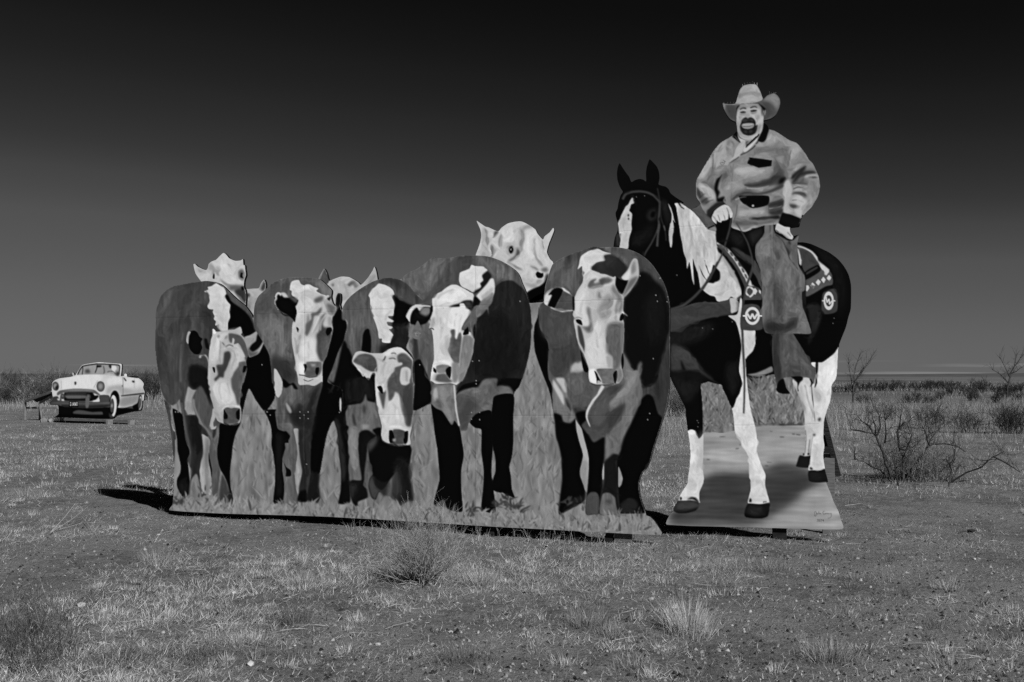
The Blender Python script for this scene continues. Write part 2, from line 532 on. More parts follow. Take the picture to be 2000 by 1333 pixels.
# ------------------------------------------------------------------ terrain
def lattice(seed, n=256):
    return np.random.default_rng(seed).uniform(-1, 1, (n, n))
_LAT = [lattice(100 + i) for i in range(8)]
def vnoise(x, y, k=0):
    n = 256; L = _LAT[k]
    xi = np.floor(x).astype(int); yi = np.floor(y).astype(int); fx = x - xi; fy = y - yi
    fx = fx * fx * (3 - 2 * fx); fy = fy * fy * (3 - 2 * fy)
    a = L[yi % n, xi % n]; b = L[yi % n, (xi + 1) % n]; c = L[(yi + 1) % n, xi % n]; d = L[(yi + 1) % n, (xi + 1) % n]
    return (a * (1 - fx) + b * fx) * (1 - fy) + (c * (1 - fx) + d * fx) * fy
def fbm(x, y, s, octs=4, k=0):
    o = 0; a = 1.0; t = 0
    for i in range(octs):
        o = o + a * vnoise(x / s * 2 ** i + 17.3 * i, y / s * 2 ** i - 9.1 * i, (k + i) % 8); t += a; a *= 0.5
    return o / t
def ground_z(x, y):
    x = np.asarray(x, float); y = np.asarray(y, float)
    z = 0.055 * np.tanh(-(x - 0.2) / 2.6) * np.exp(-((y - 12) / 14) ** 2)
    fade = np.exp(-np.maximum(y - 10, 0) / 60)
    z = z + 0.030 * fbm(x, y, 1.7, 3, 1) * fade + 0.034 * fbm(x, y, 0.42, 3, 3) * np.exp(-np.maximum(y - 8, 0) / 14)
    z = z + 0.075 * np.exp(-((x - 2.2) / 0.95) ** 2 - ((y - 11.2) / 0.7) ** 2)
    z = z - 0.05 * np.exp(-((x - 0.5) / 1.0) ** 2 - ((y - 10.5) / 0.9) ** 2)
    far = np.clip((y - 80) / 400, 0, 1)
    z = z + far * 0.8 * fbm(x, y, 160, 3, 4)
    return z
def gz(x, y): return float(ground_z(np.array(x), np.array(y)))

xs = np.concatenate([-np.geomspace(9.5, 6000, 70)[::-1], np.arange(-9.4, 9.41, 0.085), np.geomspace(9.5, 6000, 70)])
ys = np.concatenate([-np.geomspace(1, 800, 22)[::-1], np.arange(0, 4, 0.4), np.arange(4, 17, 0.075), np.geomspace(17.1, 9000, 120)])
GX, GY = np.meshgrid(xs, ys)
GZ = ground_z(GX, GY)
ii = np.arange(GX.size).reshape(GX.shape)
Q = np.stack([ii[:-1, :-1], ii[:-1, 1:], ii[1:, 1:], ii[1:, :-1]], -1).reshape(-1, 4)

m, t, n, b = new_mat('dry_desert_soil')
geo = n.new('ShaderNodeNewGeometry')
def nz(scale, detail=6.0, rough=0.6, dist=0.0, vec=None):
    q = n.new('ShaderNodeTexNoise'); q.inputs['Scale'].default_value = scale; q.inputs['Detail'].default_value = detail
    q.inputs['Roughness'].default_value = rough; q.inputs['Distortion'].default_value = dist
    t.links.new(vec or geo.outputs['Position'], q.inputs['Vector']); return q
def ramp(src, stops):
    r = n.new('ShaderNodeValToRGB'); e = r.color_ramp.elements
    while len(e) < len(stops): e.new(0.5)
    for i, (p, v) in enumerate(stops): e[i].position = p; e[i].color = (v, v, v, 1)
    t.links.new(src, r.inputs['Fac']); return r
def mix(a, b_, fac, mode='MIX'):
    x = n.new('ShaderNodeMix'); x.data_type = 'RGBA'; x.blend_type = mode
    if isinstance(fac, float): x.inputs[0].default_value = fac
    else: t.links.new(fac, x.inputs[0])
    t.links.new(a, x.inputs[6]); t.links.new(b_, x.inputs[7]); return x.outputs[2]
big = nz(0.55, 5, 0.6); mid = nz(5.5, 6, 0.65); fine = nz(70, 4, 0.7); grit = nz(26, 5, 0.75)
soil = ramp(mid.outputs['Fac'], [(0.25, 0.062), (0.48, 0.115), (0.75, 0.20)])
dry = ramp(fine.outputs['Fac'], [(0.25, 0.09), (0.55, 0.19), (0.8, 0.36)])
patch = ramp(big.outputs['Fac'], [(0.44, 0.0), (0.58, 0.85)])
c1 = mix(soil.outputs['Color'], dry.outputs['Color'], patch.outputs['Color'])
speck = ramp(grit.outputs['Fac'], [(0.30, 0.18), (0.44, 0.92), (0.62, 1.08), (0.76, 2.6)])
c2 = mix(c1, speck.outputs['Color'], 1.0, 'MULTIPLY')
# broad bands of pale grass and darker brush far away
sepx = n.new('ShaderNodeSeparateXYZ'); t.links.new(geo.outputs['Position'], sepx.inputs[0])
mpv = n.new('ShaderNodeMapping'); mpv.inputs['Scale'].default_value = (0.012, 0.02, 0.02); t.links.new(geo.outputs['Position'], mpv.inputs['Vector'])
bandn = nz(1.0, 5, 0.6, 0.3, mpv.outputs['Vector'])
farc = ramp(bandn.outputs['Fac'], [(0.36, 0.07), (0.45, 0.085), (0.52, 0.11), (0.7, 0.13)])
farm = n.new('ShaderNodeMapRange'); farm.inputs['From Min'].default_value = 45; farm.inputs['From Max'].default_value = 110
t.links.new(sepx.outputs['Y'], farm.inputs['Value'])
c3 = mix(c2, farc.outputs['Color'], farm.outputs['Result'])
t.links.new(c3, b.inputs['Base Color'])
b.inputs['Roughness'].default_value = 0.95; b.inputs['Specular IOR Level'].default_value = 0.1
bp = n.new('ShaderNodeBump'); bp.inputs['Strength'].default_value = 0.9; bp.inputs['Distance'].default_value = 0.045
hs = n.new('ShaderNodeMath'); hs.operation = 'ADD'
t.links.new(grit.outputs['Fac'], hs.inputs[0]); t.links.new(mid.outputs['Fac'], hs.inputs[1])
t.links.new(hs.outputs[0], bp.inputs['Height']); t.links.new(bp.outputs['Normal'], b.inputs['Normal'])
M_SOIL = m
ground = np_mesh('ground', np.stack([GX, GY, GZ], -1).reshape(-1, 3), Q, M_SOIL, None, True)
tag(ground, kind='structure')

# low far ridge that rises to the right
hx = np.linspace(-4500, 5500, 160)
prof = np.interp(hx, [-4500, -900, 700, 1400, 2600, 5500], [9, 9, 4, 10, 15, 22]) + 1.1 * fbm(hx, hx * 0 + 3.3, 260, 4, 2)
hv = np.concatenate([np.stack([hx, hx * 0 + 2350, hx * 0 - 3], 1), np.stack([hx, hx * 0 + 2900, prof], 1), np.stack([hx, hx * 0 + 3700, prof * 0.4], 1)])
k_ = len(hx); a_ = np.arange(k_ - 1)
hq = np.concatenate([np.stack([a_ + r * k_, a_ + 1 + r * k_, a_ + 1 + (r + 1) * k_, a_ + (r + 1) * k_], 1) for r in (0, 1)])
M_HILL = noise_mat('far_scrub_hills', 0.035, 0.085, 0.02, rough=0.95)
hills = np_mesh('hills', hv, hq, M_HILL, None, True); tag(hills, kind='structure')
# ------------------------------------------------------------------ the painted herd
HERD_OUT = """205,1285 235,1230 248,1110 253,950 255,830 245,800 230,600 213,500 190,370 165,270 150,200 122,110 105,0
@A 75,1100 65,980 70,720 75,640 95,560 125,490 180,430 250,395 330,378 420,362 500,352 570,345 640,355 700,375 745,410 800,465 870,530 940,585 985,640 1010,680 1026,722
1030,640 1040,570 1070,500 1110,460 1150,425 1200,375 1260,340 1340,318 1430,308 1520,310 1620,318 1680,335 1740,385 1790,440 1785,500 1800,560 1825,590 1830,520 1850,465 1878,475 1880,540 1872,580 1888,632
@C 150,600 180,545 230,490 300,435 370,390 440,352 490,335 560,315 640,318 700,332 722,325 745,298 800,260 860,235 930,190 985,145 1030,112 1060,122 1120,123 1200,118 1300,100 1400,95 1450,97 1540,103 1600,115 1680,145 1760,190 1830,240 1870,290 1900,370 1940,460 1960,530
@E 272,862 340,858 410,850 412,800 420,740 425,700 440,640 460,580 480,520 500,480 540,450 600,415 700,375 800,340 860,318 910,310 960,318 1040,316 1120,316 1200,328 1280,352 1350,385 1420,435 1480,500 1540,590 1580,660 1610,740 1630,820 1642,900 1645,1000 1643,1100
@F 1642,0 1640,280 1638,400 1615,560 1590,650 1560,740 1520,870 1485,970 1455,1090 1420,1170 1375,1220 1350,1280 1340,1333
@G 1345,560 1370,660 1400,740 1412,785 1450,800 1500,850 1530,900 1560,972 1260,966 1100,957 790,943 500,925 0,900
@B 1750,1348 740,1318"""

HERD = """
# ---- cow 1, far left
f B 58 p=cow1/leg.1 t=s12: 150,200 205,255 215,330 235,450 262,520 270,600 265,690 258,800 250,830 240,790 228,620 213,500 190,370 165,270
f B 150 k=cow1: 205,258 232,270 236,330 215,325
f B 140 k=cow1: 222,350 238,370 246,450 262,518 240,500 225,430
f B 128 t=g8: 258,600 280,600 300,770 315,850 308,920 280,980 275,1040 290,1100 330,1150 250,1170 250,900 262,700
f A 66 p=cow1 t=s13: 70,720 75,640 95,560 125,490 180,430 250,395 330,378 420,362 500,352 570,345 640,355 700,375 745,410 800,465 870,530 940,585 985,640 1010,680 1030,760 1050,830 1130,960 1180,1060 1200,1180 1210,1333 @B 1225,60 1235,190 1140,320 1050,210 985,100 950,200 915,350 880,480 700,470 600,560 520,545 460,360 360,350 330,345 310,200 280,240 240,262 190,235 150,180 120,100 105,0 @A 75,1100 65,980
f A 84 b5 k=cow1 a.8 t=s12: 110,560 180,460 270,420 200,560 140,680 90,760 80,660
f A 80 b5 k=cow1 a.7 t=s12: 470,500 560,440 600,520 600,640 520,560 420,640 370,720 400,600
f A 50 b5 k=cow1 a.8: 300,470 360,440 330,560 250,720 200,900 190,1100 160,1100 180,880 230,680
f A 48 b4 k=cow1 a.8: 90,820 140,900 150,1100 140,1300 110,1300 85,1100 75,950
s A 100 w10-16-6 b2 k=cow1 a.7: 235,430 190,530 140,640 100,730 80,800
s A 96 w8-14-8 b2 k=cow1 a.7: 505,470 430,570 380,660 350,760 335,850
s A 92 w14 b3 k=cow1 a.5: 420,400 330,500 270,640 230,780
s A 44 w20 b4 k=cow1 a.6: 560,440 480,520 420,640 370,760
s A 112 w8-14-14 b1.5 k=cow1 a.8: 338,850 322,1000 316,1200 315,1333
f A 56 b4 k=cow1 a.8 t=s10: 340,900 400,1000 480,1080 560,1110 580,1200 420,1180 350,1300 325,1300 330,1050
f A 38 b5 k=cow1 a.8: 560,560 620,640 630,740 680,800 640,820 560,760 520,680
f A 84 b3 k=cow1 a.8 t=s12: 760,420 820,470 900,560 980,640 1015,700 940,640 850,570 790,500
f A 6 b1.2 k=cow1: 745,478 770,480 795,505 830,560 890,600 940,640 985,690 1020,760 1040,830 1110,940 1180,1060 1200,1180 1215,1333 @B 1225,60 1250,190 1245,320 1140,320 1050,210 985,100 950,200 915,350 880,300 900,150 920,0 @A 930,1333 960,1100 940,900 880,800 778,810 790,700 802,600 770,545
f B 130 k=cow1 b1: 240,262 280,240 312,212 330,345 300,330 238,288
f A 16 b3 k=cow1: 390,1190 440,1160 520,1175 580,1210 600,1333 @B 605,100 608,282 580,220 545,160 515,75 470,110 440,105 400,70 385,0
f B 138 b1 k=cow1: 390,78 430,108 470,110 460,130 435,190 430,230 440,290 460,355 390,355 362,300 355,230 370,150
f B 78 b1.5 p=cow1/leg.2 t=s8: 470,110 515,75 560,150 590,230 612,290 600,420 600,470 640,500 665,460 700,440 680,560 672,700 680,800 700,900 692,1000 675,1145 640,1150 600,1140 620,1100 618,960 600,850 595,700 600,590 560,490 510,430 480,350 460,290 440,230 430,190
s B 128 w22-16-22 b1.5 k=cow1: 440,200 448,270 485,370 520,440 570,500 600,560
f B 40 b2 k=cow1: 500,450 560,500 600,580 570,575 520,530
f B 42 b1 k=cow1: 640,480 665,465 660,540 640,580 625,570
s B 118 w14 b2 k=cow1: 680,480 668,560 640,610 660,700
s B 60 w14 b2 k=cow1 a.7: 690,900 680,1000 660,1130
f B 150 p=cow1/leg.3 t=s6: 520,545 555,555 600,600 592,700 590,800 612,950 618,1100 600,1140 525,1130 508,1000 500,900 510,820 540,740 535,680
f B 95 b3 k=cow1/leg.3 a.9: 570,580 600,600 590,780 575,900 590,1100 560,1130 560,900 545,740 560,660
f B 8: 592,720 588,800 608,900 617,965 622,890 602,790
f B 7 p=cow1/leg.4: 238,290 330,348 345,430 360,560 375,630 400,690 405,735 385,790 395,900 405,1000 398,1080 385,1165 340,1160 300,1100 278,1040 280,980 310,920 315,850 300,770 285,700 280,600 262,480 245,380
f B 24 b4 k=cow1/leg.4: 300,1010 360,1000 390,1060 380,1150 340,1150 300,1090
f B 34 b1 p=cow1/leg.5 t=s14: 312,205 332,230 360,350 470,360 500,450 520,540 535,680 530,740 512,820 500,900 508,1000 515,1100 520,1218 385,1218 395,1130 410,1000 418,900 385,790 405,740 400,680 370,620 350,480 335,350
s B 92 w26-18-10 b2 k=cow1/leg.5: 322,230 345,370 368,520 390,620 410,720 405,820 418,930
f B 16 b3 k=cow1/leg.5 a.8: 400,370 460,370 500,480 525,680 480,700 440,560
f B 112 b1 k=cow1/leg.5 t=s7: 462,930 480,945 498,1010 512,1110 522,1218 388,1218 400,1130 420,990
f B 6 p=cow1/leg.6: 700,440 800,455 895,430 850,550 825,660 815,760 800,880 798,980 805,1060 820,1130 835,1210 828,1270 800,1270 770,1230 790,1120 770,1020 740,950 700,880 675,780 672,680 690,560
f B 58 b2 p=cow1/leg.6 t=s8: 722,930 765,1015 790,1090 815,1150 832,1240 800,1265 740,1230 695,1210 690,1130 705,1020
f B 30 b2 k=cow1/leg.6: 780,1110 820,1130 834,1220 826,1268 795,1260 775,1190
s B 100 w4 b.6 k=cow1/leg.6: 760,1150 785,1122 815,1130
f A 92 b9 k=cow1 a.35: 110,620 190,480 320,420 300,560 220,760 160,900 110,860
f A 46 b9 k=cow1 a.45: 80,1000 150,1050 200,1200 230,1333 120,1333
f A 182 p=cow1/blaze t=b3: 660,370 700,390 745,420 760,470 745,500 775,550 800,580 790,640 798,700 775,760 775,832 715,835 690,800 690,770 655,780 660,740 640,720 645,690 630,650 635,625 590,620 578,590 600,540 580,465 545,450 585,430 580,405 620,395
s A 140 w10 b2 k=cow1/blaze a.5: 640,640 700,670 780,660
s A 140 w8 b2 k=cow1/blaze a.5: 650,750 700,720 770,740
s A 150 w10 b2 k=cow1/blaze a.5: 660,560 720,590 780,580
f A 160 p=cow1/head: 625,825 640,815 660,840 700,840 780,825 840,820 890,795 905,800 915,850 905,870 940,910 965,990 975,1060 950,1130 962,1200 950,1260 930,1333 @B 915,50 900,150 892,250 905,290 908,340 903,400 880,440 820,455 740,440 680,415 660,380 650,340 630,250 600,150 585,80 583,0 @A 583,1200 590,1080 600,1000 610,930 625,880
f A 185 b3 k=cow1/head: 640,870 700,860 780,850 770,900 720,920 700,1000 680,1080 650,1150 610,1150 600,1050 615,950
f B 188 b4 k=cow1/head: 640,60 720,20 790,60 830,150 850,230 780,255 700,240 650,170
f B 130 b3 k=cow1/head a.7: 590,100 640,200 670,330 730,380 720,430 670,390 640,280
f A 82 b1.5 k=cow1/head: 815,1290 840,1230 890,1150 950,1130 962,1200 950,1260 930,1333 @B 915,50 900,150 892,255 868,250 845,160 815,90 808,0
f A 80 b1.2 k=cow1/head: 785,860 850,862 905,885 935,925 975,1000 980,1080 950,1125 920,1030 880,960 830,970 840,920 825,905 815,955 790,930
f A 165 k=cow1/head: 815,955 826,905 840,925 835,965 880,955 870,985 760,985 770,950
s A 175 w16 b1 k=cow1/head: 735,1010 790,985 860,985 900,1020 940,1090
f A 170 b2 k=cow1/head: 830,1010 890,1010 935,1080 900,1150 830,1230 800,1180 810,1090
f A 56 b1.6 k=cow1/head: 742,1045 790,1032 806,1080 788,1140 770,1200 742,1240 735,1290 700,1285 655,1325 645,1300 680,1260 665,1170 725,1160 735,1100
f A 110 b1.5 k=cow1/head a.8: 670,880 690,870 700,890 680,905
f A 110 b1.5 k=cow1/head a.8: 750,890 775,875 770,905 745,915
s A 80 w8 b1 k=cow1/head: 720,945 745,975
s A 70 w8 b1 k=cow1/head: 755,990 790,970 830,985
f A 8: 625,1190 645,1188 655,1215 652,1242 640,1240
f A 8: 930,1178 962,1180 948,1232 922,1240
f A 205 k=cow1/head: 625,822 640,812 665,840 650,865 632,855
f B 80 b.8 k=cow1/head t=b10: 738,290 780,280 880,288 897,300 893,400 850,440 740,438 733,380
s B 190 w12 b1 k=cow1/head: 725,300 760,272 830,265 890,275
f B 8: 738,300 752,322 776,362 770,392 735,390
f B 8: 860,320 892,296 890,400 855,385 850,350
s B 30 w8 k=cow1/head: 735,432 800,452 880,436
f B 155 b.6 k=cow1: 628,300 642,290 660,330 655,380 635,430 640,470 665,460 655,490 620,497 597,480 605,420 620,360
f A 8 p=cow1/ear.1: 385,870 410,838 450,830 480,850 500,890 528,910 515,950 527,1000 500,1060 450,1060 410,1020 390,960
f A 150 k=cow1: 375,880 392,838 412,845 395,890 388,960 370,935
f A 14 b1 k=cow1: 545,910 580,920 592,1010 560,1000
s A 150 w22-14-6 b.8 k=cow1: 505,1100 510,1075 545,1065 575,1095 590,1150 600,1240
f A 142 p=cow1/ear.2: 940,900 1000,872 1050,840 1080,815 1115,820 1135,870 1130,940 1110,990 1080,1050 1040,1075 985,1090 970,1030 950,960
f A 11 b1 k=cow1/ear.2: 1085,830 1118,848 1122,930 1080,1000 1020,1040 985,1010 1010,965 1050,930 1060,880
f A 82 b2 k=cow1/ear.2: 968,990 1010,1040 1075,1035 1045,1075 985,1090
# ---- cow 2
f A 84 p=cow2 t=s13: 1030,640 1040,570 1070,500 1110,460 1150,425 1200,375 1260,340 1340,318 1430,308 1520,310 1620,318 1680,335 1740,385 1790,440 1795,520 1860,580 1890,640 1930,740 1940,800 1920,900 1960,1000 1997,1090 1997,1333 @B 1990,300 1960,300 1930,330 1925,440 1870,420 1800,420 1745,550 1715,700 1690,850 1665,1000 1670,1100 1680,1220 1640,1210 1545,1180 1455,1190 1470,1100 1330,1100 1320,1220 1222,1215 1232,1080 1238,1000 1238,880 1220,740 1200,640 1205,560 1195,460 1165,380 1130,310 1245,300 1250,190 1225,60 @A 1210,1333 1200,1180 1180,1060 1130,960 1050,830 1030,760
f A 105 b4 k=cow2 a.8 t=s10: 1340,325 1430,312 1520,314 1640,330 1740,400 1790,480 1740,470 1640,400 1500,340 1400,345
f A 58 b6 k=cow2 a.8 t=s12: 1060,600 1150,480 1260,400 1360,360 1390,420 1300,440 1230,480 1210,560 1230,640 1130,620 1050,700
f A 106 b5 k=cow2 a.6 t=s14: 1050,720 1150,700 1280,700 1390,760 1400,900 1420,1100 1300,1080 1160,950
f A 40 b6 k=cow2 a.9: 1200,1080 1300,1100 1400,1140 1440,1333 1220,1333
f A 6 b1 k=cow2: 1870,575 1890,640 1892,720 1935,740 1940,800 1918,890 1930,950 1997,1090 1997,1333 @B 1990,250 1950,260 1925,320 1870,420 1810,410 1745,550 1715,700 1690,850 1668,930 1585,920 1580,700 1590,500 1660,200 1700,60 1690,0 @A 1700,1333 1700,1180 1770,950 1800,830 1800,700 1840,640
f B 30 b3 k=cow2 t=s14: 1900,0 1997,60 1997,250 1960,260 1960,140 1900,110
s B 60 w10-3 b1.5 k=cow2: 1825,30 1790,110 1760,140
f B 88 b1.5 k=cow2 t=s10: 1250,185 1310,100 1350,80 1400,60 1450,110 1500,110 1510,300 1550,400 1590,520 1480,500 1415,490 1390,440 1340,300 1300,260 1245,300
f B 30 b4 k=cow2: 1345,270 1400,260 1430,330 1450,250 1500,230 1520,330 1560,200 1600,120 1680,40 1690,60 1640,220 1600,520 1500,500 1420,460 1390,420
f B 140 b1.2 k=cow2: 1340,232 1380,270 1400,320 1385,340 1355,300
f B 8 b1 k=cow2: 1310,0 1345,20 1380,50 1420,40 1460,100 1425,100 1400,60 1350,90 1320,80
f A 165 k=cow2: 1228,1205 1250,1210 1290,1280 1310,1333 @B 1310,40 1305,130 1270,185 1240,150 1228,60
f B 60 k=cow2: 1215,0 1235,40 1230,80 1222,60
f B 7 p=cow2/leg.1: 1140,310 1245,300 1238,330 1250,420 1265,490 1310,510 1345,510 1370,505 1388,560 1370,600 1370,628 1335,632 1340,680 1320,745 1312,790 1310,900 1325,1000 1332,1080 1320,1220 1222,1215 1232,1080 1238,1000 1238,880 1220,740 1200,640 1205,560 1195,460 1165,380
f B 26 b4 k=cow2/leg.1 a.8: 1260,560 1300,540 1290,900 1300,1100 1260,1150 1250,900
f B 92 b1 p=cow2/leg.2 t=s8: 1265,440 1390,440 1415,490 1430,560 1450,650 1455,740 1440,860 1432,960 1440,1060 1455,1130 1465,1240 1430,1262 1322,1230 1332,1080 1345,950 1390,950 1370,900 1330,850 1312,790 1320,745 1340,680 1335,632 1370,628 1388,560 1345,510
f B 130 b2 k=cow2/leg.2 a.7: 1330,900 1345,960 1330,1080 1320,1000
f B 8: 1318,800 1345,860 1390,895 1392,950 1342,955 1345,900
s B 70 w14 b2 k=cow2/leg.2 a.7: 1440,700 1425,900 1440,1080 1450,1220
f B 148 t=g5: 1420,492 1465,495 1475,700 1490,830 1500,920 1475,1060 1460,1130 1440,1060 1432,960 1440,860 1455,740 1450,650 1430,560
f B 34 b1.5 p=cow2/leg.3 t=s8: 1470,500 1590,520 1580,700 1580,900 1560,1010 1545,1090 1550,1200 1455,1195 1470,1110 1470,1060 1500,920 1490,830 1475,720
f B 8 b2 k=cow2/leg.3: 1480,1100 1550,1090 1548,1200 1458,1195
f B 20 b2 p=cow2/leg.4: 1585,920 1668,930 1662,1050 1672,1110 1680,1225 1640,1215 1545,1185 1550,1090 1570,990
s B 110 w3 b.5 a.7: 1522,330 1520,500 1520,760 1535,930
f A 104 b8 k=cow2 a.35: 1090,600 1200,460 1330,380 1330,430 1220,480 1180,640 1200,900 1110,820
f A 186 p=cow2/blaze t=b3: 1395,360 1430,340 1470,338 1490,375 1520,390 1560,375 1620,405 1660,420 1640,445 1690,475 1740,495 1620,520 1520,560 1460,535 1440,520 1400,480 1400,445 1380,430
f A 170 p=cow2/head: 1500,480 1560,440 1650,460 1720,490 1760,485 1780,520 1800,560 1835,600 1830,640 1800,690 1790,750 1800,810 1790,880 1760,1000 1740,1080 1700,1160 1700,1333 @B 1690,30 1620,70 1530,60 1470,60 1460,0 @A 1450,1250 1435,1130 1420,1050 1405,960 1400,880 1408,760 1435,720 1450,650 1440,590 1460,540
f A 190 b3 k=cow2/head: 1470,560 1560,520 1620,560 1600,640 1500,650 1470,760 1450,720 1455,640
f A 90 b1.6 k=cow2/head: 1590,660 1640,650 1690,600 1690,640 1660,680 1620,690 1605,760 1580,830 1550,885 1530,860 1540,760 1590,720
f A 88 b2 k=cow2/head: 1625,520 1680,495 1710,500 1700,540 1650,560 1620,550
f A 95 b2 k=cow2/head: 1720,540 1760,545 1800,560 1830,600 1800,680 1760,660 1740,600
f A 62 b2 k=cow2/head: 1640,870 1665,840 1690,700 1740,660 1700,760 1720,800 1780,800 1790,880 1760,1000 1740,1080 1700,1140 1660,1090 1635,1030 1645,940
f A 84 b3 k=cow2/head t=s10: 1690,900 1760,900 1750,1040 1700,1130 1680,1060
s A 180 w18-10 b1.5 k=cow2/head: 1740,670 1690,740 1680,830
f A 140 b2 k=cow2/head: 1755,700 1795,700 1800,790 1760,780
f A 8: 1732,845 1745,805 1785,800 1795,830 1770,870 1745,880
f A 8: 1445,800 1460,798 1472,825 1468,852 1455,845
f A 120 b2 k=cow2/head a.8: 1470,880 1490,860 1480,960 1460,1060 1440,1040 1465,950
f A 195 b4 k=cow2/head: 1490,960 1560,900 1620,920 1640,1060 1640,1120 1540,1130 1480,1060
f A 12 b1 k=cow2: 1780,500 1770,540 1745,520 1765,505
f A 110 b2 k=cow2/head: 1560,660 1570,720 1560,760 1548,740
f A 205 b3 k=cow2/head: 1470,1140 1510,1130 1530,1200 1525,1250 1490,1270 1460,1200
f A 92 b1 k=cow2/head t=b10: 1545,1140 1600,1135 1690,1140 1695,1200 1680,1250 1640,1280 1570,1285 1530,1265 1535,1200
f A 150 b2 k=cow2/head: 1590,1155 1630,1150 1625,1180 1595,1180
f A 6: 1515,1160 1540,1158 1548,1185 1540,1215 1522,1245 1525,1200
f A 6: 1635,1195 1665,1190 1668,1225 1650,1270 1630,1240
s A 40 w8 b.6 k=cow2/head: 1470,1262 1520,1270 1580,1290 1650,1275
s B 55 w6 k=cow2/head: 1515,10 1560,25 1610,5
f A 8 p=cow2/ear.1: 1230,560 1235,500 1250,460 1290,450 1340,475 1360,510 1420,500 1440,530 1465,535 1450,580 1435,600 1450,640 1435,750 1410,720 1370,690 1310,660 1260,620
s A 182 w26-14-6 b1 k=cow2/ear.1: 1300,485 1270,462 1245,490 1248,520 1232,545 1245,600 1290,650 1360,688 1410,735
f A 170 b1 k=cow2: 1290,455 1340,465 1362,505 1320,505
f A 78 b1.5 k=cow2: 1370,500 1430,505 1465,535 1440,560 1400,530
f A 150 p=cow2/ear.2: 1720,530 1760,540 1800,570 1835,600 1825,650 1805,690 1770,660 1730,600
f A 96 b2 k=cow2/ear.2: 1740,570 1800,580 1832,610 1810,680 1770,650
f A 16 b1.5 p=cow2/ear.2: 1828,560 1832,500 1852,465 1878,475 1880,540 1872,580 1845,600
f B 165 p=cow2: 1876,182 1886,230 1884,300 1888,378 1870,300 1866,230
# ---- cow 3
f C 84 p=cow3 t=s12: 150,600 180,545 230,490 300,435 370,390 440,352 490,335 560,315 640,318 700,332 745,355 790,385 860,470 920,530 940,565 860,575 790,650 800,740 800,900 770,1000 840,1100 850,1333 @D 850,60 830,300 820,500 810,620 800,650 820,700 795,830 805,960 820,1060 835,1190 790,1190 710,1240 640,1165 580,1140 500,1110 470,1180 420,1150 380,1165 300,1200 275,1250 230,1170 215,1010 205,860 185,720 205,560 180,440 180,320 205,260 150,300 140,100 @C 0,1333 50,1200 100,1050 160,920 200,760 190,730 150,700
f C 46 b4 k=cow3 a.9 t=s12: 500,340 560,318 640,320 710,340 790,390 870,490 930,560 860,560 760,500 690,430 620,370 540,370
f C 70 b4 k=cow3 t=s16: 660,390 760,410 820,480 880,540 840,575 760,540 700,480
f C 92 b5 k=cow3 a.5 t=s12: 200,560 300,470 400,420 410,500 320,560 230,660 200,760 170,700
f C 98 b5 k=cow3 a.5 t=s12: 240,720 340,640 420,700 470,800 500,900 430,980 430,860 370,810 330,860 330,1000 240,1000 200,860
f C 8 b2 k=cow3: 640,480 700,520 780,560 830,590 780,660 800,740 770,790 640,790 640,640 660,580
f C 26 b4 k=cow3 t=s14: 650,780 780,790 810,880 780,1000 700,960 620,960 640,860
f C 24 b4 k=cow3 t=s10: 620,930 760,980 830,1100 840,1333 600,1333 500,1000 560,960
f C 5 b.8 k=cow3: 345,870 365,825 395,812 418,835 425,880 420,1045 335,1035 340,940
f C 8 b1.5 k=cow3: 60,1333 150,940 170,930 240,1080 240,1150 300,1200 400,1260 470,1260 470,1333 @D 465,230 380,225 350,250 310,250 205,260 150,300 60,200 40,60 0,0
f D 22 b3 k=cow3 t=s14: 180,30 300,0 440,20 460,200 380,190 320,240 200,230
f D 10 b1 p=cow3/leg.6: 62,395 110,340 150,300 205,262 180,320 180,440 208,470 205,560 205,720 212,780 205,860 215,1010 222,1200 165,1225 105,1215 125,1100 132,940 120,800 108,700 105,600 92,500
f D 36 b2 k=cow3/leg.6: 70,400 100,400 125,520 150,640 170,760 175,900 165,1000 140,980 120,800 108,640 92,500
f D 96 b1.2 p=cow3/leg.1 t=s8: 205,262 310,248 350,215 372,150 390,215 465,238 480,300 500,380 520,480 490,470 450,500 420,515 330,510 310,560 300,700 310,860 330,960 320,1000 225,990 210,900 212,780 205,720 205,560 208,470 180,440 180,320 205,305
f D 130 b3 k=cow3/leg.1 a.8: 215,480 290,500 290,650 290,850 260,880 225,800 215,650
f D 50 b1.5 k=cow3/leg.1: 240,340 262,370 280,460 250,430
f D 50 b2.5 k=cow3/leg.1: 345,260 370,270 375,330 350,330
f D 140 b2 k=cow3/leg.1 a.8: 330,450 400,450 390,490 340,490
f D 14 b1.2 p=cow3/leg.2: 310,530 350,505 400,505 450,540 480,560 400,620 385,700 370,830 360,920 360,1000 390,1120 385,1165 300,1200 290,1250 245,1210 220,1120 215,1030 240,990 330,990 320,880 300,720 300,600
f D 40 b3 k=cow3/leg.2: 225,1030 280,1010 270,1080 240,1180 222,1110
f D 9 b1 p=cow3/leg.3: 440,500 520,480 530,600 600,640 700,660 800,650 820,700 795,830 690,820 660,920 600,1000 560,1080 500,1110 470,1180 430,1160 400,1060 410,980 440,930 420,860 400,740 400,620 480,570
f D 66 b3 k=cow3/leg.3: 395,640 430,600 490,570 470,640 420,700 400,720
f D 62 b2 k=cow3/leg.3: 400,1040 412,980 440,950 480,1010 510,1080 490,1130 465,1175 430,1150
f D 20 b2 k=cow3/leg.3: 440,960 500,1000 560,1020 540,1080 480,1070
f D 44 b2 p=cow3/leg.4 t=s8: 520,1100 560,1060 600,1010 590,1080 575,1140 540,1140
f D 20 b3 p=cow3/leg.5 t=s14: 690,770 795,830 805,960 820,1060 835,1190 790,1190 740,1200 712,1245 690,1190 630,1165 640,1060 650,940
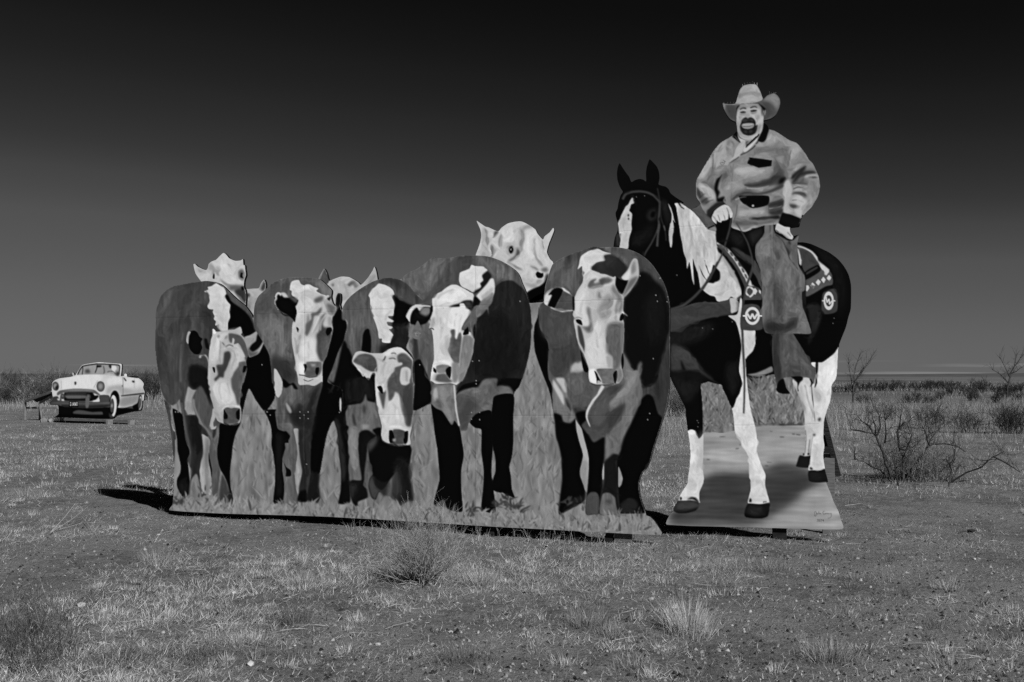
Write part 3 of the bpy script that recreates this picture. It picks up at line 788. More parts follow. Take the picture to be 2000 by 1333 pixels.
f D 48 b3 k=cow3/leg.5 a.8 t=s14: 660,900 700,900 720,1060 700,1170 640,1150
f C 104 b8 k=cow3 a.35: 200,620 300,500 400,440 410,560 330,700 240,860
f C 186 p=cow3/blaze t=b3: 500,372 560,385 610,410 640,440 650,480 615,485 640,530 655,580 645,640 640,685 590,690 600,710 645,735 630,750 580,745 590,780 635,795 620,815 600,820 640,870 620,910 610,950 535,945 530,910 500,905 490,830 470,760 440,690 425,650 415,580 415,510 400,490 430,430 465,405
s C 150 w12 b2.5 k=cow3/blaze a.6: 520,560 530,640 500,720 540,800
f C 170 p=cow3/head: 240,1130 270,1050 320,1030 420,1050 540,1050 580,1020 650,995 710,995 760,1030 800,1070 835,1120 830,1200 835,1333 @D 850,60 835,70 832,300 820,480 805,560 812,630 790,648 700,640 600,632 540,600 525,550 530,460 510,380 485,280 470,150 462,0 @C 470,1250 440,1240 400,1310 340,1250 300,1220 280,1190
f C 76 b1.2 k=cow3/head t=b10: 250,1130 300,1070 370,1055 430,1070 470,1110 485,1180 480,1230 440,1235 380,1210 320,1170 290,1160
f C 190 b1 k=cow3/head: 540,1060 580,1025 650,998 720,1000 780,1050 830,1110 780,1080 700,1060 600,1080 560,1120
f C 80 b1.5 k=cow3/head t=b6: 680,1080 720,1050 770,1060 830,1130 828,1200 835,1333 @D 850,60 835,70 832,300 805,460 770,460 740,380 710,260 700,160 660,130 640,200 600,215 590,130 580,40 600,0 @C 580,1310 650,1230 660,1190 720,1170 730,1145 690,1140
f C 175 b1 k=cow3/head: 640,1200 700,1170 730,1160 720,1145 690,1150 650,1100 560,1080 520,1130 500,1200 500,1333 590,1300
f C 175 b1 k=cow3: 720,1200 770,1185 810,1210 815,1260 800,1320 @D 800,40 770,65 720,55 @C 705,1300
s C 110 w14 b2 k=cow3/head a.8: 770,1220 775,1333
f D 58 b2 k=cow3/head: 745,100 790,60 835,80 832,320 810,470 780,430 760,300 740,200
s C 45 w16-8 b1 k=cow3/head: 535,1130 555,1110 565,1080
s C 60 w8 b1 k=cow3/head: 600,1105 640,1100 665,1110
s C 60 w8 b1 k=cow3/head: 620,1055 650,1050 670,1060
f D 185 b4 k=cow3/head: 560,330 650,200 700,180 720,330 750,420 650,440 560,480 540,420
f D 185 b2 k=cow3/head: 470,30 500,60 510,140 540,250 530,330 490,260 475,150
f D 78 b1.5 k=cow3/head: 500,130 540,130 570,120 560,220 545,300 520,220
f D 6: 485,80 520,70 545,110 535,150 505,120
s D 190 w14 b1 k=cow3/head: 540,40 550,130
f D 70 b1 k=cow3/head t=b10: 640,500 700,495 770,520 780,600 740,640 650,635 630,580
s D 195 w22 b1.5 k=cow3/head: 600,475 680,470 750,490 790,530
f D 6: 600,510 630,505 650,560 655,620 610,628 598,580
f D 6: 755,520 788,515 780,620 755,640 740,600
f D 150 b1.5 k=cow3/head: 635,590 665,585 660,615 640,615
s C 185 w18-8-4 b.8 k=cow3: 300,1200 330,1240 350,1275 375,1245 400,1310 420,1250 465,1240 475,1333
# ---- cow 4
f C 78 p=cow4 t=s11: 722,325 745,298 800,260 860,235 930,190 985,145 1030,112 1060,122 1120,123 1200,118 1300,100 1400,95 1450,97 1540,103 1600,115 1680,145 1760,190 1830,240 1870,290 1900,370 1940,460 1965,540 1985,640 1990,740 1990,860 1980,1000 1960,1100 1930,1220 1890,1333 @D 1900,0 1870,80 1820,150 1815,400 1815,600 1800,760 1775,860 1790,960 1800,1080 1825,1165 1700,1110 1620,1080 1610,1000 1640,900 1640,800 1620,700 1600,800 1605,960 1640,1300 1540,1300 1500,1270 1520,1050 1525,900 1500,700 1500,500 1400,440 1380,430 1360,500 1310,510 1290,480 1330,740 1305,900 1305,1060 1315,1290 1200,1290 1140,1250 1035,1230 1090,1000 1090,900 1070,680 1050,560 1030,400 1010,250 870,310 830,300 850,60 @C 850,1333 840,1100 800,1000 800,900 790,800 860,780 880,760 940,565 900,500 860,470 790,385 745,355
f C 104 b2 k=cow4 a.8 t=s14: 725,325 800,265 930,195 1030,118 1200,122 1250,130 1150,200 1080,320 1000,440 950,540 900,490 850,450 800,390
f C 74 b3 k=cow4 a.7: 985,170 1040,150 1000,230 930,330 880,400 870,380 930,280
f C 60 b3 k=cow4 a.6: 1110,160 1180,130 1120,220 1050,340 1000,430 990,410 1060,290
f C 70 b3 k=cow4 a.9 t=s9: 1220,140 1400,100 1390,200 1290,260 1280,360 1160,400 1040,480 960,560 1010,450 1090,330 1160,210
f C 96 b4 k=cow4 a.8 t=s12: 1440,110 1560,110 1680,150 1800,230 1860,300 1900,400 1800,350 1680,340 1600,320 1560,220 1480,180
f C 30 b1.2 k=cow4 t=s14: 1630,420 1680,360 1740,340 1810,345 1870,390 1910,420 1945,480 1980,600 1990,740 1990,860 1980,1000 1960,1100 1930,1220 1890,1333 @D 1900,0 1870,80 1820,150 1640,140 1500,60 1380,60 1250,120 1280,60 1310,0 @C 1320,1333 1380,1180 1430,950 1450,800 1465,700 1540,620 1600,560
f C 16 b8 k=cow4 a.7: 1480,700 1640,620 1760,700 1880,900 1900,1100 1820,1300 1600,1333 1400,1250 1450,950
f D 9 b1 k=cow4: 1250,160 1320,60 1480,20 1560,0 1900,0 1870,80 1815,155 1790,80 1730,60 1660,70 1640,120 1620,160 1420,90
f C 9 b1 k=cow4: 840,1150 880,1110 910,1120 960,1230 1000,1333 @D 1010,60 1020,180 1000,240 870,310 835,300 850,80 @C 845,1250
f C 110 b1.5 k=cow4: 810,790 850,780 840,900 800,930 830,980 820,1060 840,1110 790,1050 770,1000 790,900
f C 50 b2 k=cow4 t=s10: 840,900 880,900 900,1000 880,1110 850,1100 840,1000
f C 96 b1 k=cow4 t=s10: 1010,600 1030,900 1040,1100 1010,1200 1010,1333 980,1270 940,1170 900,1080 880,960 880,880 920,780 960,760 1000,700
f D 92 b1.5 k=cow4 t=b9: 1255,165 1330,110 1420,90 1470,80 1510,20 1550,0 1660,0 1640,90 1660,75 1740,70 1790,95 1812,155 1630,172 1620,260 1600,310 1500,320 1440,340 1380,430 1360,505 1310,510 1285,470 1255,350
f D 60 b4 k=cow4 a.8: 1360,200 1420,190 1480,280 1400,340 1380,440 1340,500 1300,440 1290,330
f D 70 b3 k=cow4 a.6: 1260,180 1330,160 1330,260 1280,300
f D 8 k=cow4 b1: 1630,172 1812,158 1812,400 1815,600 1800,760 1775,860 1790,960 1800,1080 1825,1165 1700,1110 1620,1080 1610,1000 1640,900 1640,800 1620,700 1605,620 1600,330 1620,260
f D 7 p=cow4/leg.3: 1480,330 1600,320 1610,620 1610,720 1600,900 1605,960 1620,1080 1640,1300 1540,1300 1500,1270 1520,1050 1525,900 1500,700 1502,500 1440,480 1390,430 1420,370
f D 7 p=cow4/leg.4: 1632,172 1815,158 1812,400 1815,600 1800,760 1775,860 1790,960 1800,1080 1825,1165 1740,1100 1690,1115 1612,1085 1610,1000 1640,900 1640,800 1622,700 1608,620 1605,330
f D 7 p=cow4/leg.1: 1010,250 1060,290 1120,320 1170,390 1210,450 1240,410 1290,480 1310,600 1330,740 1305,900 1305,1060 1318,1290 1240,1295 1170,1270 1130,1180 1035,1230 1090,1000 1090,900 1070,680 1050,560 1030,400
f D 110 b1.2 p=cow4/chest t=b7: 1015,110 1050,40 1070,60 1240,60 1255,200 1260,350 1300,480 1280,460 1240,405 1215,450 1170,390 1120,310 1060,285 1020,240
f D 130 b2.5 k=cow4/chest a.8: 1080,80 1150,80 1150,200 1190,300 1220,380 1200,420 1140,290 1100,180
f D 155 b1.5 k=cow4/chest: 1040,100 1070,90 1080,200 1050,220 1030,160
f D 80 b2 k=cow4/chest a.8: 1060,190 1100,220 1120,290 1060,280
s D 175 w14-18-14 b.8 k=cow4: 1235,60 1245,180 1255,300 1285,460
f C 108 b8 k=cow4 a.3: 900,260 1020,170 1140,150 1040,330 960,480
f C 188 p=cow4/blaze t=b3: 1295,265 1340,245 1385,225 1405,190 1440,200 1520,205 1560,240 1540,265 1510,290 1520,340 1490,370 1500,400 1470,430 1420,455 1370,430 1310,400 1285,350 1285,300
f C 24 b1.5 k=cow4: 1510,295 1560,250 1600,290 1590,340 1540,400 1480,450 1430,470 1440,440 1500,410 1495,370 1525,340
f C 186 p=cow4/head: 1010,730 1000,700 1030,640 1025,590 1022,520 1050,480 1110,450 1170,405 1210,385 1260,385 1330,420 1390,455 1420,470 1430,500 1420,545 1400,620 1400,660 1370,700 1330,760 1310,820 1400,850 1430,900 1430,960 1420,1040 1390,1140 1340,1270 1310,1333 @D 1310,20 1260,60 1240,55 1200,45 1120,50 1060,50 1010,20 @C 1005,1333 1010,1250 1030,1150 1040,1100 1030,900 1015,820 990,815
f C 210 b5 k=cow4/head a.7: 1100,480 1200,420 1300,440 1380,480 1300,520 1200,560 1120,580 1050,560
f C 150 b3 k=cow4/head a.6: 1200,440 1250,410 1230,440 1210,480 1190,470
f C 150 b3 k=cow4/head a.6: 1190,560 1160,640 1140,720 1150,660 1170,600
f C 15 b1.4 k=cow4: 1185,600 1230,580 1290,565 1330,540 1400,535 1420,560 1405,620 1390,640 1350,590 1300,570 1290,600 1220,600
f C 60 b2 k=cow4/head: 1330,550 1390,548 1400,600 1360,610
f C 200 b.8 k=cow4/head: 1290,570 1330,565 1345,600 1345,620 1390,630 1370,650 1370,690 1340,730 1310,790 1290,840 1280,800 1270,860 1260,910 1245,900 1250,820 1210,810 1170,790 1190,660 1220,610 1290,600
s C 140 w7 b1.2 k=cow4/head a.7: 1260,660 1240,760 1245,880
s C 140 w6 b1.2 k=cow4/head a.7: 1310,680 1290,760 1290,820
f C 84 b1.2 k=cow4/head t=b8: 1200,830 1240,820 1245,900 1260,915 1280,860 1300,850 1310,900 1300,1000 1290,1100 1285,1150 1240,1150 1200,1080 1185,1040 1195,920 1210,880
f C 112 b1.5 k=cow4/head t=s8: 1320,900 1340,870 1390,880 1430,920 1425,1000 1400,1130 1345,1265 1310,1333 1280,1333 1290,1160 1300,1050
f C 92 b1.5 p=cow4/cheek t=s8: 1330,770 1370,700 1410,620 1420,580 1500,580 1560,590 1530,640 1460,700 1450,780 1430,900 1400,850 1420,780 1400,740 1360,780 1310,840
f C 8 k=cow4: 1320,870 1340,820 1370,790 1380,850 1370,870
f C 12 b1 k=cow4: 1420,820 1440,760 1445,850 1430,915
s C 120 w14-4 b1 k=cow4: 1400,740 1400,800 1410,890
f C 150 b2 k=cow4/head: 1010,720 1040,700 1060,740 1030,800 1000,800
s C 30 w8 b.6 k=cow4: 990,818 1015,808 1040,822
f C 130 b4 k=cow4/head a.7: 1190,900 1195,1000 1180,1080 1150,1000 1160,900
f C 205 b3 k=cow4/head: 1020,1190 1060,1130 1150,1115 1210,1140 1200,1170 1100,1160 1050,1200 1030,1290 1010,1280
f C 120 b1 k=cow4/head t=b10: 1060,1180 1120,1160 1190,1175 1160,1240 1070,1240
f C 6: 1035,1190 1060,1215 1065,1245 1045,1240 1030,1220
f C 6: 1155,1210 1190,1180 1208,1190 1205,1260 1195,1300 1160,1260
f C 160 b2 k=cow4/head: 1040,1255 1075,1250 1070,1290 1040,1320 1020,1310
f C 84 b1.5 k=cow4/head: 1070,1260 1150,1250 1195,1305 1240,1333 @D 1250,20 1180,40 1080,30 1040,10 @C 1050,1310
f C 120 b2 k=cow4/head: 1215,1150 1280,1150 1290,1250 1260,1333 1220,1320
f C 190 b1 p=cow4/ear.2: 1450,500 1500,440 1560,370 1590,325 1620,325 1632,380 1630,450 1610,500 1540,570 1490,540
f C 160 b2 k=cow4/ear.2: 1490,500 1560,450 1610,400 1620,440 1590,500 1530,540
f C 112 b1 p=cow4/ear.2 t=b6: 1500,540 1560,500 1615,460 1605,560 1570,600 1575,690 1555,620 1500,680 1460,700 1440,640
f C 14 b1.2 k=cow4: 1420,560 1430,500 1460,505 1490,545 1480,580 1430,600 1400,640
f C 10 b.8 p=cow4/ear.1: 765,690 800,620 860,575 940,580 1020,590 1010,660 1000,710 960,760 880,780 820,770 790,730
f C 180 b.8 k=cow4/ear.1: 765,690 800,620 860,575 950,580 1025,590 1025,605 940,600 900,640 870,605 830,640 810,690 800,760 780,720
f C 112 b2 k=cow4/ear.1: 925,605 1000,605 1000,660 960,690 900,660
s C 12 w22 b.8 k=cow4: 1016,590 1010,660 990,710
f C 105 p=cow4/ear_tag t=b5: 880,735 905,780 925,850 915,900 870,915 832,900 830,840 850,790
s C 150 w5 b.5 k=cow4/ear_tag: 862,850 880,840 895,860 885,885 862,880 860,855
s C 150 w4 b.5 k=cow4/ear_tag: 845,855 915,858
# ---- cow 5, far right
f E 6 p=cow5/flank: 365,900 350,1000 320,1080 312,1200 325,1333 @F 365,160 410,280 450,380 480,480 500,600 505,420 470,300 450,200 465,0 @E 465,1333 450,1240 400,1160 370,1080
f E 76 p=cow5 t=s11: 410,850 412,800 420,740 425,700 440,640 460,580 480,520 500,480 540,450 600,415 700,375 800,340 860,318 910,310 960,318 1040,316 1120,316 1200,328 1280,352 1350,385 1420,435 1480,500 1540,590 1580,660 1610,740 1630,820 1642,900 1645,1000 1643,1100 @F 1642,0 1640,280 1638,400 1615,560 1590,650 1560,740 1520,870 1485,970 1455,1090 1420,1170 1375,1220 1350,1280 1340,1333 @G 1345,560 1370,660 1400,760 1300,770 1160,770 1145,800 1120,780 960,770 820,770 830,600 840,440 820,560 810,640 560,775 580,560 590,440 585,300 @F 585,1080 560,960 530,860 515,700 500,600 495,450 500,380 460,300 450,200 465,0 @E 465,1333 450,1240 400,1160 370,1080 360,960 375,880
f E 96 b4 k=cow5 a.8 t=s11: 440,650 500,490 620,420 600,520 540,600 460,700 430,740
f E 98 b4 k=cow5 a.7 t=s11: 620,560 700,430 760,410 745,520 790,540 800,640 720,780 660,720 610,720
f E 58 b4 k=cow5 a.8 t=s11: 600,470 690,400 780,360 760,400 680,470 600,560 560,690 470,700 540,560
f E 40 b3 k=cow5: 830,335 910,310 990,340 1060,380 990,370 900,335 830,350 780,380
f E 72 b3 k=cow5 t=s8: 1060,330 1200,335 1330,385 1420,450 1480,520 1540,600 1600,720 1500,660 1400,560 1340,520 1330,430 1280,420 1240,500 1180,430 1080,375
s E 112 w20-26-8 b3 k=cow5 a.7: 1080,370 1170,410 1230,470 1250,520
f E 12 b3 k=cow5: 1340,560 1420,560 1500,640 1580,720 1625,840 1640,960 1640,1120 1600,1333 @F 1590,60 1550,260 1500,350 1380,400 1360,330 1280,220 1200,60 1185,0 @E 1190,1333 1190,1000 1190,840 1240,760 1320,660
f E 26 b6 k=cow5 a.5: 1420,800 1540,760 1580,900 1560,1200 1440,1250 1400,1000
f E 60 b2 k=cow5: 1600,1333 1625,1200 1643,1130 1643,1333 @F 1640,280 1638,400 1600,560 1560,420 1540,360 1590,150 1600,0
f F 48 b3 k=cow5 t=s12: 1560,120 1640,0 1640,300 1615,560 1570,700 1530,600 1490,480 1430,440 1370,470 1370,410 1500,360
f F 7 b1.5 k=cow5: 1350,520 1400,460 1440,450 1480,480 1510,560 1530,640 1570,690 1520,870 1485,970 1455,1090 1420,1170 1375,1220 1350,1280 1340,1333 @G 1345,560 1370,660 1400,760 1300,770 1160,770 1130,500 @F 1120,1100 1170,900 1250,750 1310,620
f E 62 b5 k=cow5 a.8 t=s12: 380,940 480,920 580,950 690,940 720,1100 760,1333 540,1333 480,1250 400,1160 370,1050
f F 58 b3 k=cow5 t=s10: 470,0 620,0 740,0 770,120 700,130 640,200 610,295 510,270 470,180
f F 104 b2 k=cow5 t=s8: 500,300 540,290 620,300 640,420 700,560 710,640 600,590 510,620 500,480
f F 170 b1.5 k=cow5: 505,310 560,390 600,460 612,560 580,520 530,430 500,370
f F 165 b1.5 k=cow5: 530,300 600,295 620,320 635,420 620,440 580,380
f F 160 b2 k=cow5: 680,180 720,140 745,150 780,130 800,220 740,260 700,240 670,260
f F 84 b3 k=cow5 t=s8: 620,260 700,240 800,240 860,320 940,370 900,500 840,580 780,610 700,560 660,460 640,360
f F 46 b2 k=cow5: 620,480 660,540 680,620 640,590
f F 44 b2 k=cow5: 690,560 760,600 850,570 830,630 720,640
f F 100 b1.2 k=cow5 t=s7: 510,625 600,590 710,640 720,690 700,745 670,735 620,740 590,690 560,650
f E 8 k=cow5: 770,1333 @F 765,0 800,100 850,210 830,240 800,220 780,130
f F 104 b2 k=cow5 t=s6: 1180,60 1230,120 1280,225 1320,220 1330,170 1360,130 1370,180 1350,290 1365,340 1365,420 1345,520 1310,620 1250,750 1190,880 1150,1020 1135,1050 1080,1030 1010,1090 1005,960 1020,820 1060,720 1000,800 920,850 840,780 820,680 850,590 900,500 960,400 1050,360 1170,330
f F 140 b4 k=cow5 a.8: 1050,540 1140,440 1220,360 1280,260 1340,230 1300,320 1230,420 1140,510 1080,560
f F 62 b3 k=cow5 t=b6: 900,540 980,420 1080,370 1180,350 1220,310 1150,420 1040,540 1060,640 1050,720 1010,800 920,840 850,760 840,690
f F 84 b3 k=cow5 a.9: 860,640 940,500 1040,420 1040,540 1030,660 980,740 900,760
f F 52 b3 k=cow5: 1050,680 1090,600 1180,550 1210,540 1180,640 1120,740 1070,800 1030,860 1020,820
f F 70 b3 k=cow5: 790,750 830,710 870,780 920,800 960,850 900,910 850,860
f F 7 b1.5 p=cow5/leg.1: 510,640 580,660 600,720 670,735 720,690 725,780 760,900 795,1040 790,1110 765,1190 770,1260 800,1333 @G 815,560 800,650 720,690 640,730 560,775 570,600 590,440 585,300 @F 585,1080 560,960 530,860 522,740
f G 24 b2 k=cow5/leg.1: 640,650 720,610 810,600 790,650 700,700 650,700
f F 7 b1.5 p=cow5/leg.2: 720,640 820,620 830,700 780,760 850,850 900,920 1000,870 1005,960 1002,1080 985,1180 985,1300 @G 985,520 960,640 950,760 930,770 880,770 830,775 830,600 845,440 850,300 @F 840,1080 820,960 800,860 760,760
f G 74 b1 k=cow5/leg.2 t=s6: 832,600 870,560 920,560 945,590 955,660 940,770 830,780 820,690
f F 20 b1.5 p=cow5/leg.3: 1005,1110 1060,1060 1095,1035 1140,1050 1120,1120 1135,1250 1140,1333 @G 1130,480 1140,640 1160,770 1145,800 1110,770 1040,775 960,770 960,640 985,520 1000,420 1000,300
f G 96 b1 k=cow5/leg.3 t=s6: 985,580 1020,562 1060,570 1105,610 1115,680 1125,780 960,775 970,640
f G 70 b2 k=cow5/leg.3: 1010,640 1060,630 1080,660 1030,680
f G 30 b2 k=cow5: 1160,690 1200,640 1260,620 1310,640 1330,690 1290,770 1230,770 1165,770
f F 150 : 722,700 740,730 780,790 800,870 830,980 850,1080 845,1200 835,1333 800,1333 765,1210 790,1100 795,1040 760,920 735,820
f G 128 t=g6: 800,200 840,260 850,320 840,440 830,560 815,540 790,460 765,380 790,260
f G 150: 996,270 1000,340 998,420 988,440 982,380
f G 130: 1140,312 1160,350 1180,420 1170,480 1142,510 1138,420
f E 104 b8 k=cow5 a.35: 450,720 520,540 640,440 620,620 560,700
f E 84 b9 k=cow5 a.35: 400,1000 500,960 640,980 660,1180 560,1250 450,1150
f E 188 p=cow5/blaze t=b3: 760,450 780,400 840,360 890,340 940,332 1000,360 1070,380 1000,400 1015,445 930,465 880,510 860,530 790,560 785,500 740,535 755,490
f E 190 p=cow5/blaze: 790,490 880,510 880,540 960,570 860,640 800,610 800,550
f E 34 b2 k=cow5: 870,525 930,480 1010,460 1000,400 1060,390 1140,420 1200,480 1230,520 1190,600 1120,620 1060,590 960,565
f E 66 b6 k=cow5 a.8: 930,490 980,480 1000,540 960,550
f E 66 b6 k=cow5 a.8: 1020,400 1080,420 1090,480 1040,480
f E 168 p=cow5/head: 870,540 900,550 960,575 1010,580 1060,600 1090,610 1110,600 1120,640 1110,680 1140,760 1190,790 1190,860 1185,930 1195,960 1185,1020 1195,1060 1195,1200 1185,1333 @F 1180,100 1175,200 1185,280 1150,340 1100,360 1000,362 920,360 860,330 848,260 850,200 800,60 770,0 @E 740,1240 720,1130 700,1020 700,940 710,820 740,740 790,660 800,600
f E 188 b4 k=cow5/head: 760,760 830,640 880,580 960,590 900,660 830,720 840,800 820,900 840,980 800,1040 740,990 720,900 730,820
f E 90 b2 k=cow5/head: 840,690 870,640 930,625 900,670 950,660 1000,620 1040,610 1080,640 1050,660 1000,680 960,690 900,700 860,720
f E 72 b2 k=cow5/head a.9: 950,640 990,610 1010,640 980,680
f E 110 b2.5 k=cow5/head: 1090,680 1120,720 1170,800 1185,900 1150,960 1110,940 1140,870 1110,790 1070,740
f E 120 b2.5 k=cow5/head a.9: 940,770 955,750 970,800 950,830 935,810
f E 128 b4 k=cow5/head a.9: 1000,800 1060,780 1100,830 1060,900 980,960 920,960 960,880
f E 130 b3 k=cow5/head a.8: 1010,880 1060,920 1050,990 980,1020 960,980
f E 90 b2.5 k=cow5/head: 835,900 860,920 870,1010 890,1090 890,1140 840,1150 790,1100 750,1080 830,1090 860,1060 840,980
f E 185 b2 k=cow5/head: 780,1080 850,1080 840,990 800,960 740,990 780,1040
f E 92 b3 k=cow5/head t=s8: 1020,1120 1040,1070 1100,1050 1190,1060 1195,1200 1185,1333 @F 1180,100 1150,200 1090,210 1075,90 1030,60 @E 1020,1333 1015,1200
f E 186 b4 k=cow5/head: 880,1170 910,1070 990,1060 1000,1200 1010,1333 @F 1020,60 1060,90 1060,170 960,190 880,190 850,130 830,0 @E 820,1250
f E 60 b1.2 k=cow5: 742,1080 770,1100 790,1160 810,1260 810,1333 @F 815,60 790,0 @E 760,1240 745,1150
f E 6: 722,1028 745,1018 775,1030 790,1075 770,1075 735,1055
s E 100 w8 b1 k=cow5/head: 712,1015 745,1000 785,1015
f E 6: 1160,980 1185,960 1195,1000 1175,1035 1150,1030
s E 190 w12-4 b.8 k=cow5: 1175,950 1200,965 1230,990
f F 150 b1.5 k=cow5/head: 1020,80 1075,95 1075,180 1040,190
f F 100 b.8 k=cow5/head t=b10: 925,215 960,202 1060,202 1110,210 1085,270 1100,330 1095,350 990,348 970,300
f F 205 b1.5 k=cow5/head: 860,210 910,205 920,260 940,330 900,350 865,320 852,260
f F 6: 905,225 925,240 950,290 970,330 940,320 930,350 925,300
f F 6: 1085,270 1100,230 1125,220 1132,270 1120,330 1105,350
f F 150 b1 k=cow5/head: 930,325 960,318 965,340 935,345
s F 40 w8 b.8: 870,345 930,362 1020,360 1100,352
f F 110 b2 k=cow5/head: 1135,200 1170,210 1182,280 1150,335 1125,340
f F 8 k=cow5: 1165,120 1180,50 1195,120 1190,180 1175,205
s F 178 w34-24-22-8 b.8 k=cow5: 990,370 950,440 890,520 840,610 830,680 865,775
f E 130 p=cow5/ear.1: 410,850 415,790 440,750 480,725 540,710 600,712 650,740 690,800 700,850 710,940 680,935 640,935 600,945 560,935 480,905 430,880
f E 185 b1 k=cow5/ear.1: 412,850 430,780 490,740 470,775 450,790 490,785 470,830 445,885 420,870
f E 185 b1 k=cow5/ear.1: 585,715 640,725 665,770 600,740
f E 7 b.8 k=cow5/ear.1: 450,885 490,785 455,780 510,720 560,712 600,735 585,790 550,850 520,910 480,900
f E 70 b.8 k=cow5/ear.1 t=b8: 600,745 650,770 690,800 695,930 640,930 600,940 525,910 560,840 585,790
f E 12 b.8 k=cow5: 690,800 710,810 712,930 695,930
s E 175 w10 b.8 k=cow5: 480,905 570,945 640,938 690,935
f E 160 b.8 p=cow5/ear.2: 1170,610 1230,540 1265,460 1285,430 1310,422 1330,450 1340,540 1340,600 1310,660 1250,750 1190,810 1180,770 1240,640 1200,640
f E 190 b2 k=cow5/ear.2: 1180,610 1240,545 1270,500 1260,560 1240,630 1200,635
f E 118 b2 k=cow5/ear.2: 1265,510 1300,450 1310,540 1270,580
f E 96 b2 k=cow5/ear.2: 1250,640 1330,600 1300,670 1240,740 1190,800 1190,770
f E 9 b.8 k=cow5: 1120,610 1170,635 1230,650 1200,730 1180,770 1140,740 1110,680
# wrinkles and shading in the faces
s E 78 w14-20-6 b1.2 k=cow5/head a.55: 848,700 872,655 925,632
s E 84 w10-16-6 b1.2 k=cow5/head a.55: 880,722 930,705 985,700
s E 76 w12-18-8 b1.2 k=cow5/head a.55: 955,630 972,655 985,690
s E 80 w12-16-6 b1.2 k=cow5/head a.55: 1005,615 1012,650 1045,655 1075,630
s E 205 w12-6 b1.2 k=cow5/head a.55: 905,660 950,622 1000,600
s E 205 w10-6 b1.2 k=cow5/head a.55: 1000,690 1060,680 1095,650
s E 92 w10-18-6 b1.2 k=cow5/head a.55: 955,750 950,790 975,815
s E 118 w14-8 b1.5 k=cow5/head a.55: 1095,790 1070,850 1010,880 960,900
s E 205 w14-8 b1.5 k=cow5/head a.5: 1110,830 1080,890 1020,930 970,950
s E 120 w14-8 b1.5 k=cow5/head a.55: 1085,930 1040,975 975,1000
s E 110 w12-18-8 b1.5 k=cow5/head a.55: 1140,830 1118,900 1112,980 1118,1040
s E 200 w12-8 b1.5 k=cow5/head a.55: 1160,850 1140,920 1138,1000
s E 110 w12 b1.5 k=cow5/head a.5: 930,1100 925,1200 940,1300
s E 140 w16 b2 k=cow5/head a.5: 820,800 780,880 770,960
s C 120 w14-8 b1.5 k=cow4/head a.5: 1075,520 1110,480 1190,440 1230,425
s C 130 w12-6 b1.5 k=cow4/head a.5: 1100,590 1180,560 1260,540
s C 140 w12-6 b1.5 k=cow4/head a.5: 1060,640 1075,720 1060,800
s C 128 w12-6 b1.5 k=cow4/head a.5: 1100,700 1110,820 1105,920
s C 140 w14-8 b2 k=cow4/head a.5: 1130,960 1125,1060 1130,1110
s A 120 w12-6 b1.2 k=cow1/head a.55: 655,880 640,950 645,1030
s A 110 w14-8 b1.2 k=cow1/head a.55: 700,930 705,1000 695,1080 705,1150
s A 110 w12-6 b1.2 k=cow1/head a.55: 840,1040 850,1100 820,1160 815,1210
s A 205 w12-6 b1.2 k=cow1/head a.55: 870,1030 890,1090 860,1150
s B 120 w14-8 b1.5 k=cow1/head a.5: 700,30 690,120 720,220
s B 120 w12-6 b1.5 k=cow1/head a.5: 770,40 790,120 800,200
s A 130 w12-6 b1.5 k=cow2/head a.5: 1500,540 1530,600 1520,640
s A 110 w14-6 b1.2 k=cow2/head a.55: 1690,690 1650,780 1610,860
s A 205 w12-6 b1.2 k=cow2/head a.55: 1665,700 1630,780 1600,850
s A 125 w12-6 b1.5 k=cow2/head a.5: 1560,940 1570,1040 1560,1110
s A 110 w10-6 b1.2 k=cow2/head a.55: 1430,900 1450,1000 1470,1100
s D 120 w14-6 b1.5 k=cow3/head a.5: 590,260 600,360 580,440
s D 130 w12-6 b1.5 k=cow3/head a.5: 660,260 665,340 660,420
s C 120 w12-6 b1.2 k=cow3/head a.55: 560,1150 540,1220 545,1300
# ---- end of faces
"""

herd_outline = catmull(parse_pts(HERD_OUT.replace('\n', ' '), 'B'), True, 3)
hc = Canvas(290, 475, 1325, 1060, 128, 3)
hc.put(herd_outline, 119, 0.5, 'painted_grass', None, 1.0, 'g7')
gp = np.array([(330, 740), (1300, 660), (1300, 1046), (330, 1000)], float)
hc.blades(gp, 1000, 78, 108, 8, 28, 1, alpha=0.6)
hc.blades(gp, 1000, 130, 152, 8, 28, 2, alpha=0.6)
hc.blades(gp, 260, 66, 84, 8, 20, 6, alpha=0.6)
hc.run(HERD)
# grass painted over the hooves along the bottom edge
rr = np.random.default_rng(5)
def bottom_y(x): return np.interp(x, [331, 438, 660, 932, 1122, 1292], [997, 1004, 1013, 1027, 1038, 1045])
for i in range(1500):
    x = rr.uniform(333, 1288); yb = bottom_y(x)
    h = rr.uniform(4, 34) if x < 1180 else rr.uniform(4, 46) * min(1, (1292 - x) / 60 + .25)
    y = yb - rr.uniform(0, 1) * h * 0.8
    a = rr.normal(0, 0.6); L = rr.uniform(9, 25)
    v = rr.choice([144, 132, 120, 124, 112, 96, 78, 66], p=[.14, .18, .2, .18, .12, .09, .06, .03])
    p = np.array([[x, y], [x + math.sin(a) * L * .55, y - math.cos(a) * L * .6], [x + math.sin(a) * L * 1.1, y - math.cos(a) * L]])
    C = catmull(p, False, 3); d = np.gradient(C, axis=0); d /= np.linalg.norm(d, axis=1)[:, None]
    nn = np.stack([-d[:, 1], d[:, 0]], 1); wv = np.interp(np.linspace(0, 1, len(C)), [0, .35, 1], [.6, 1, .08])[:, None] * rr.uniform(0.9, 2.8)
    hc.put(np.vstack([C + nn * wv, (C - nn * wv)[::-1]]), v, 0.7, 'painted_grass' if y > yb - 12 else None, None, 0.85)
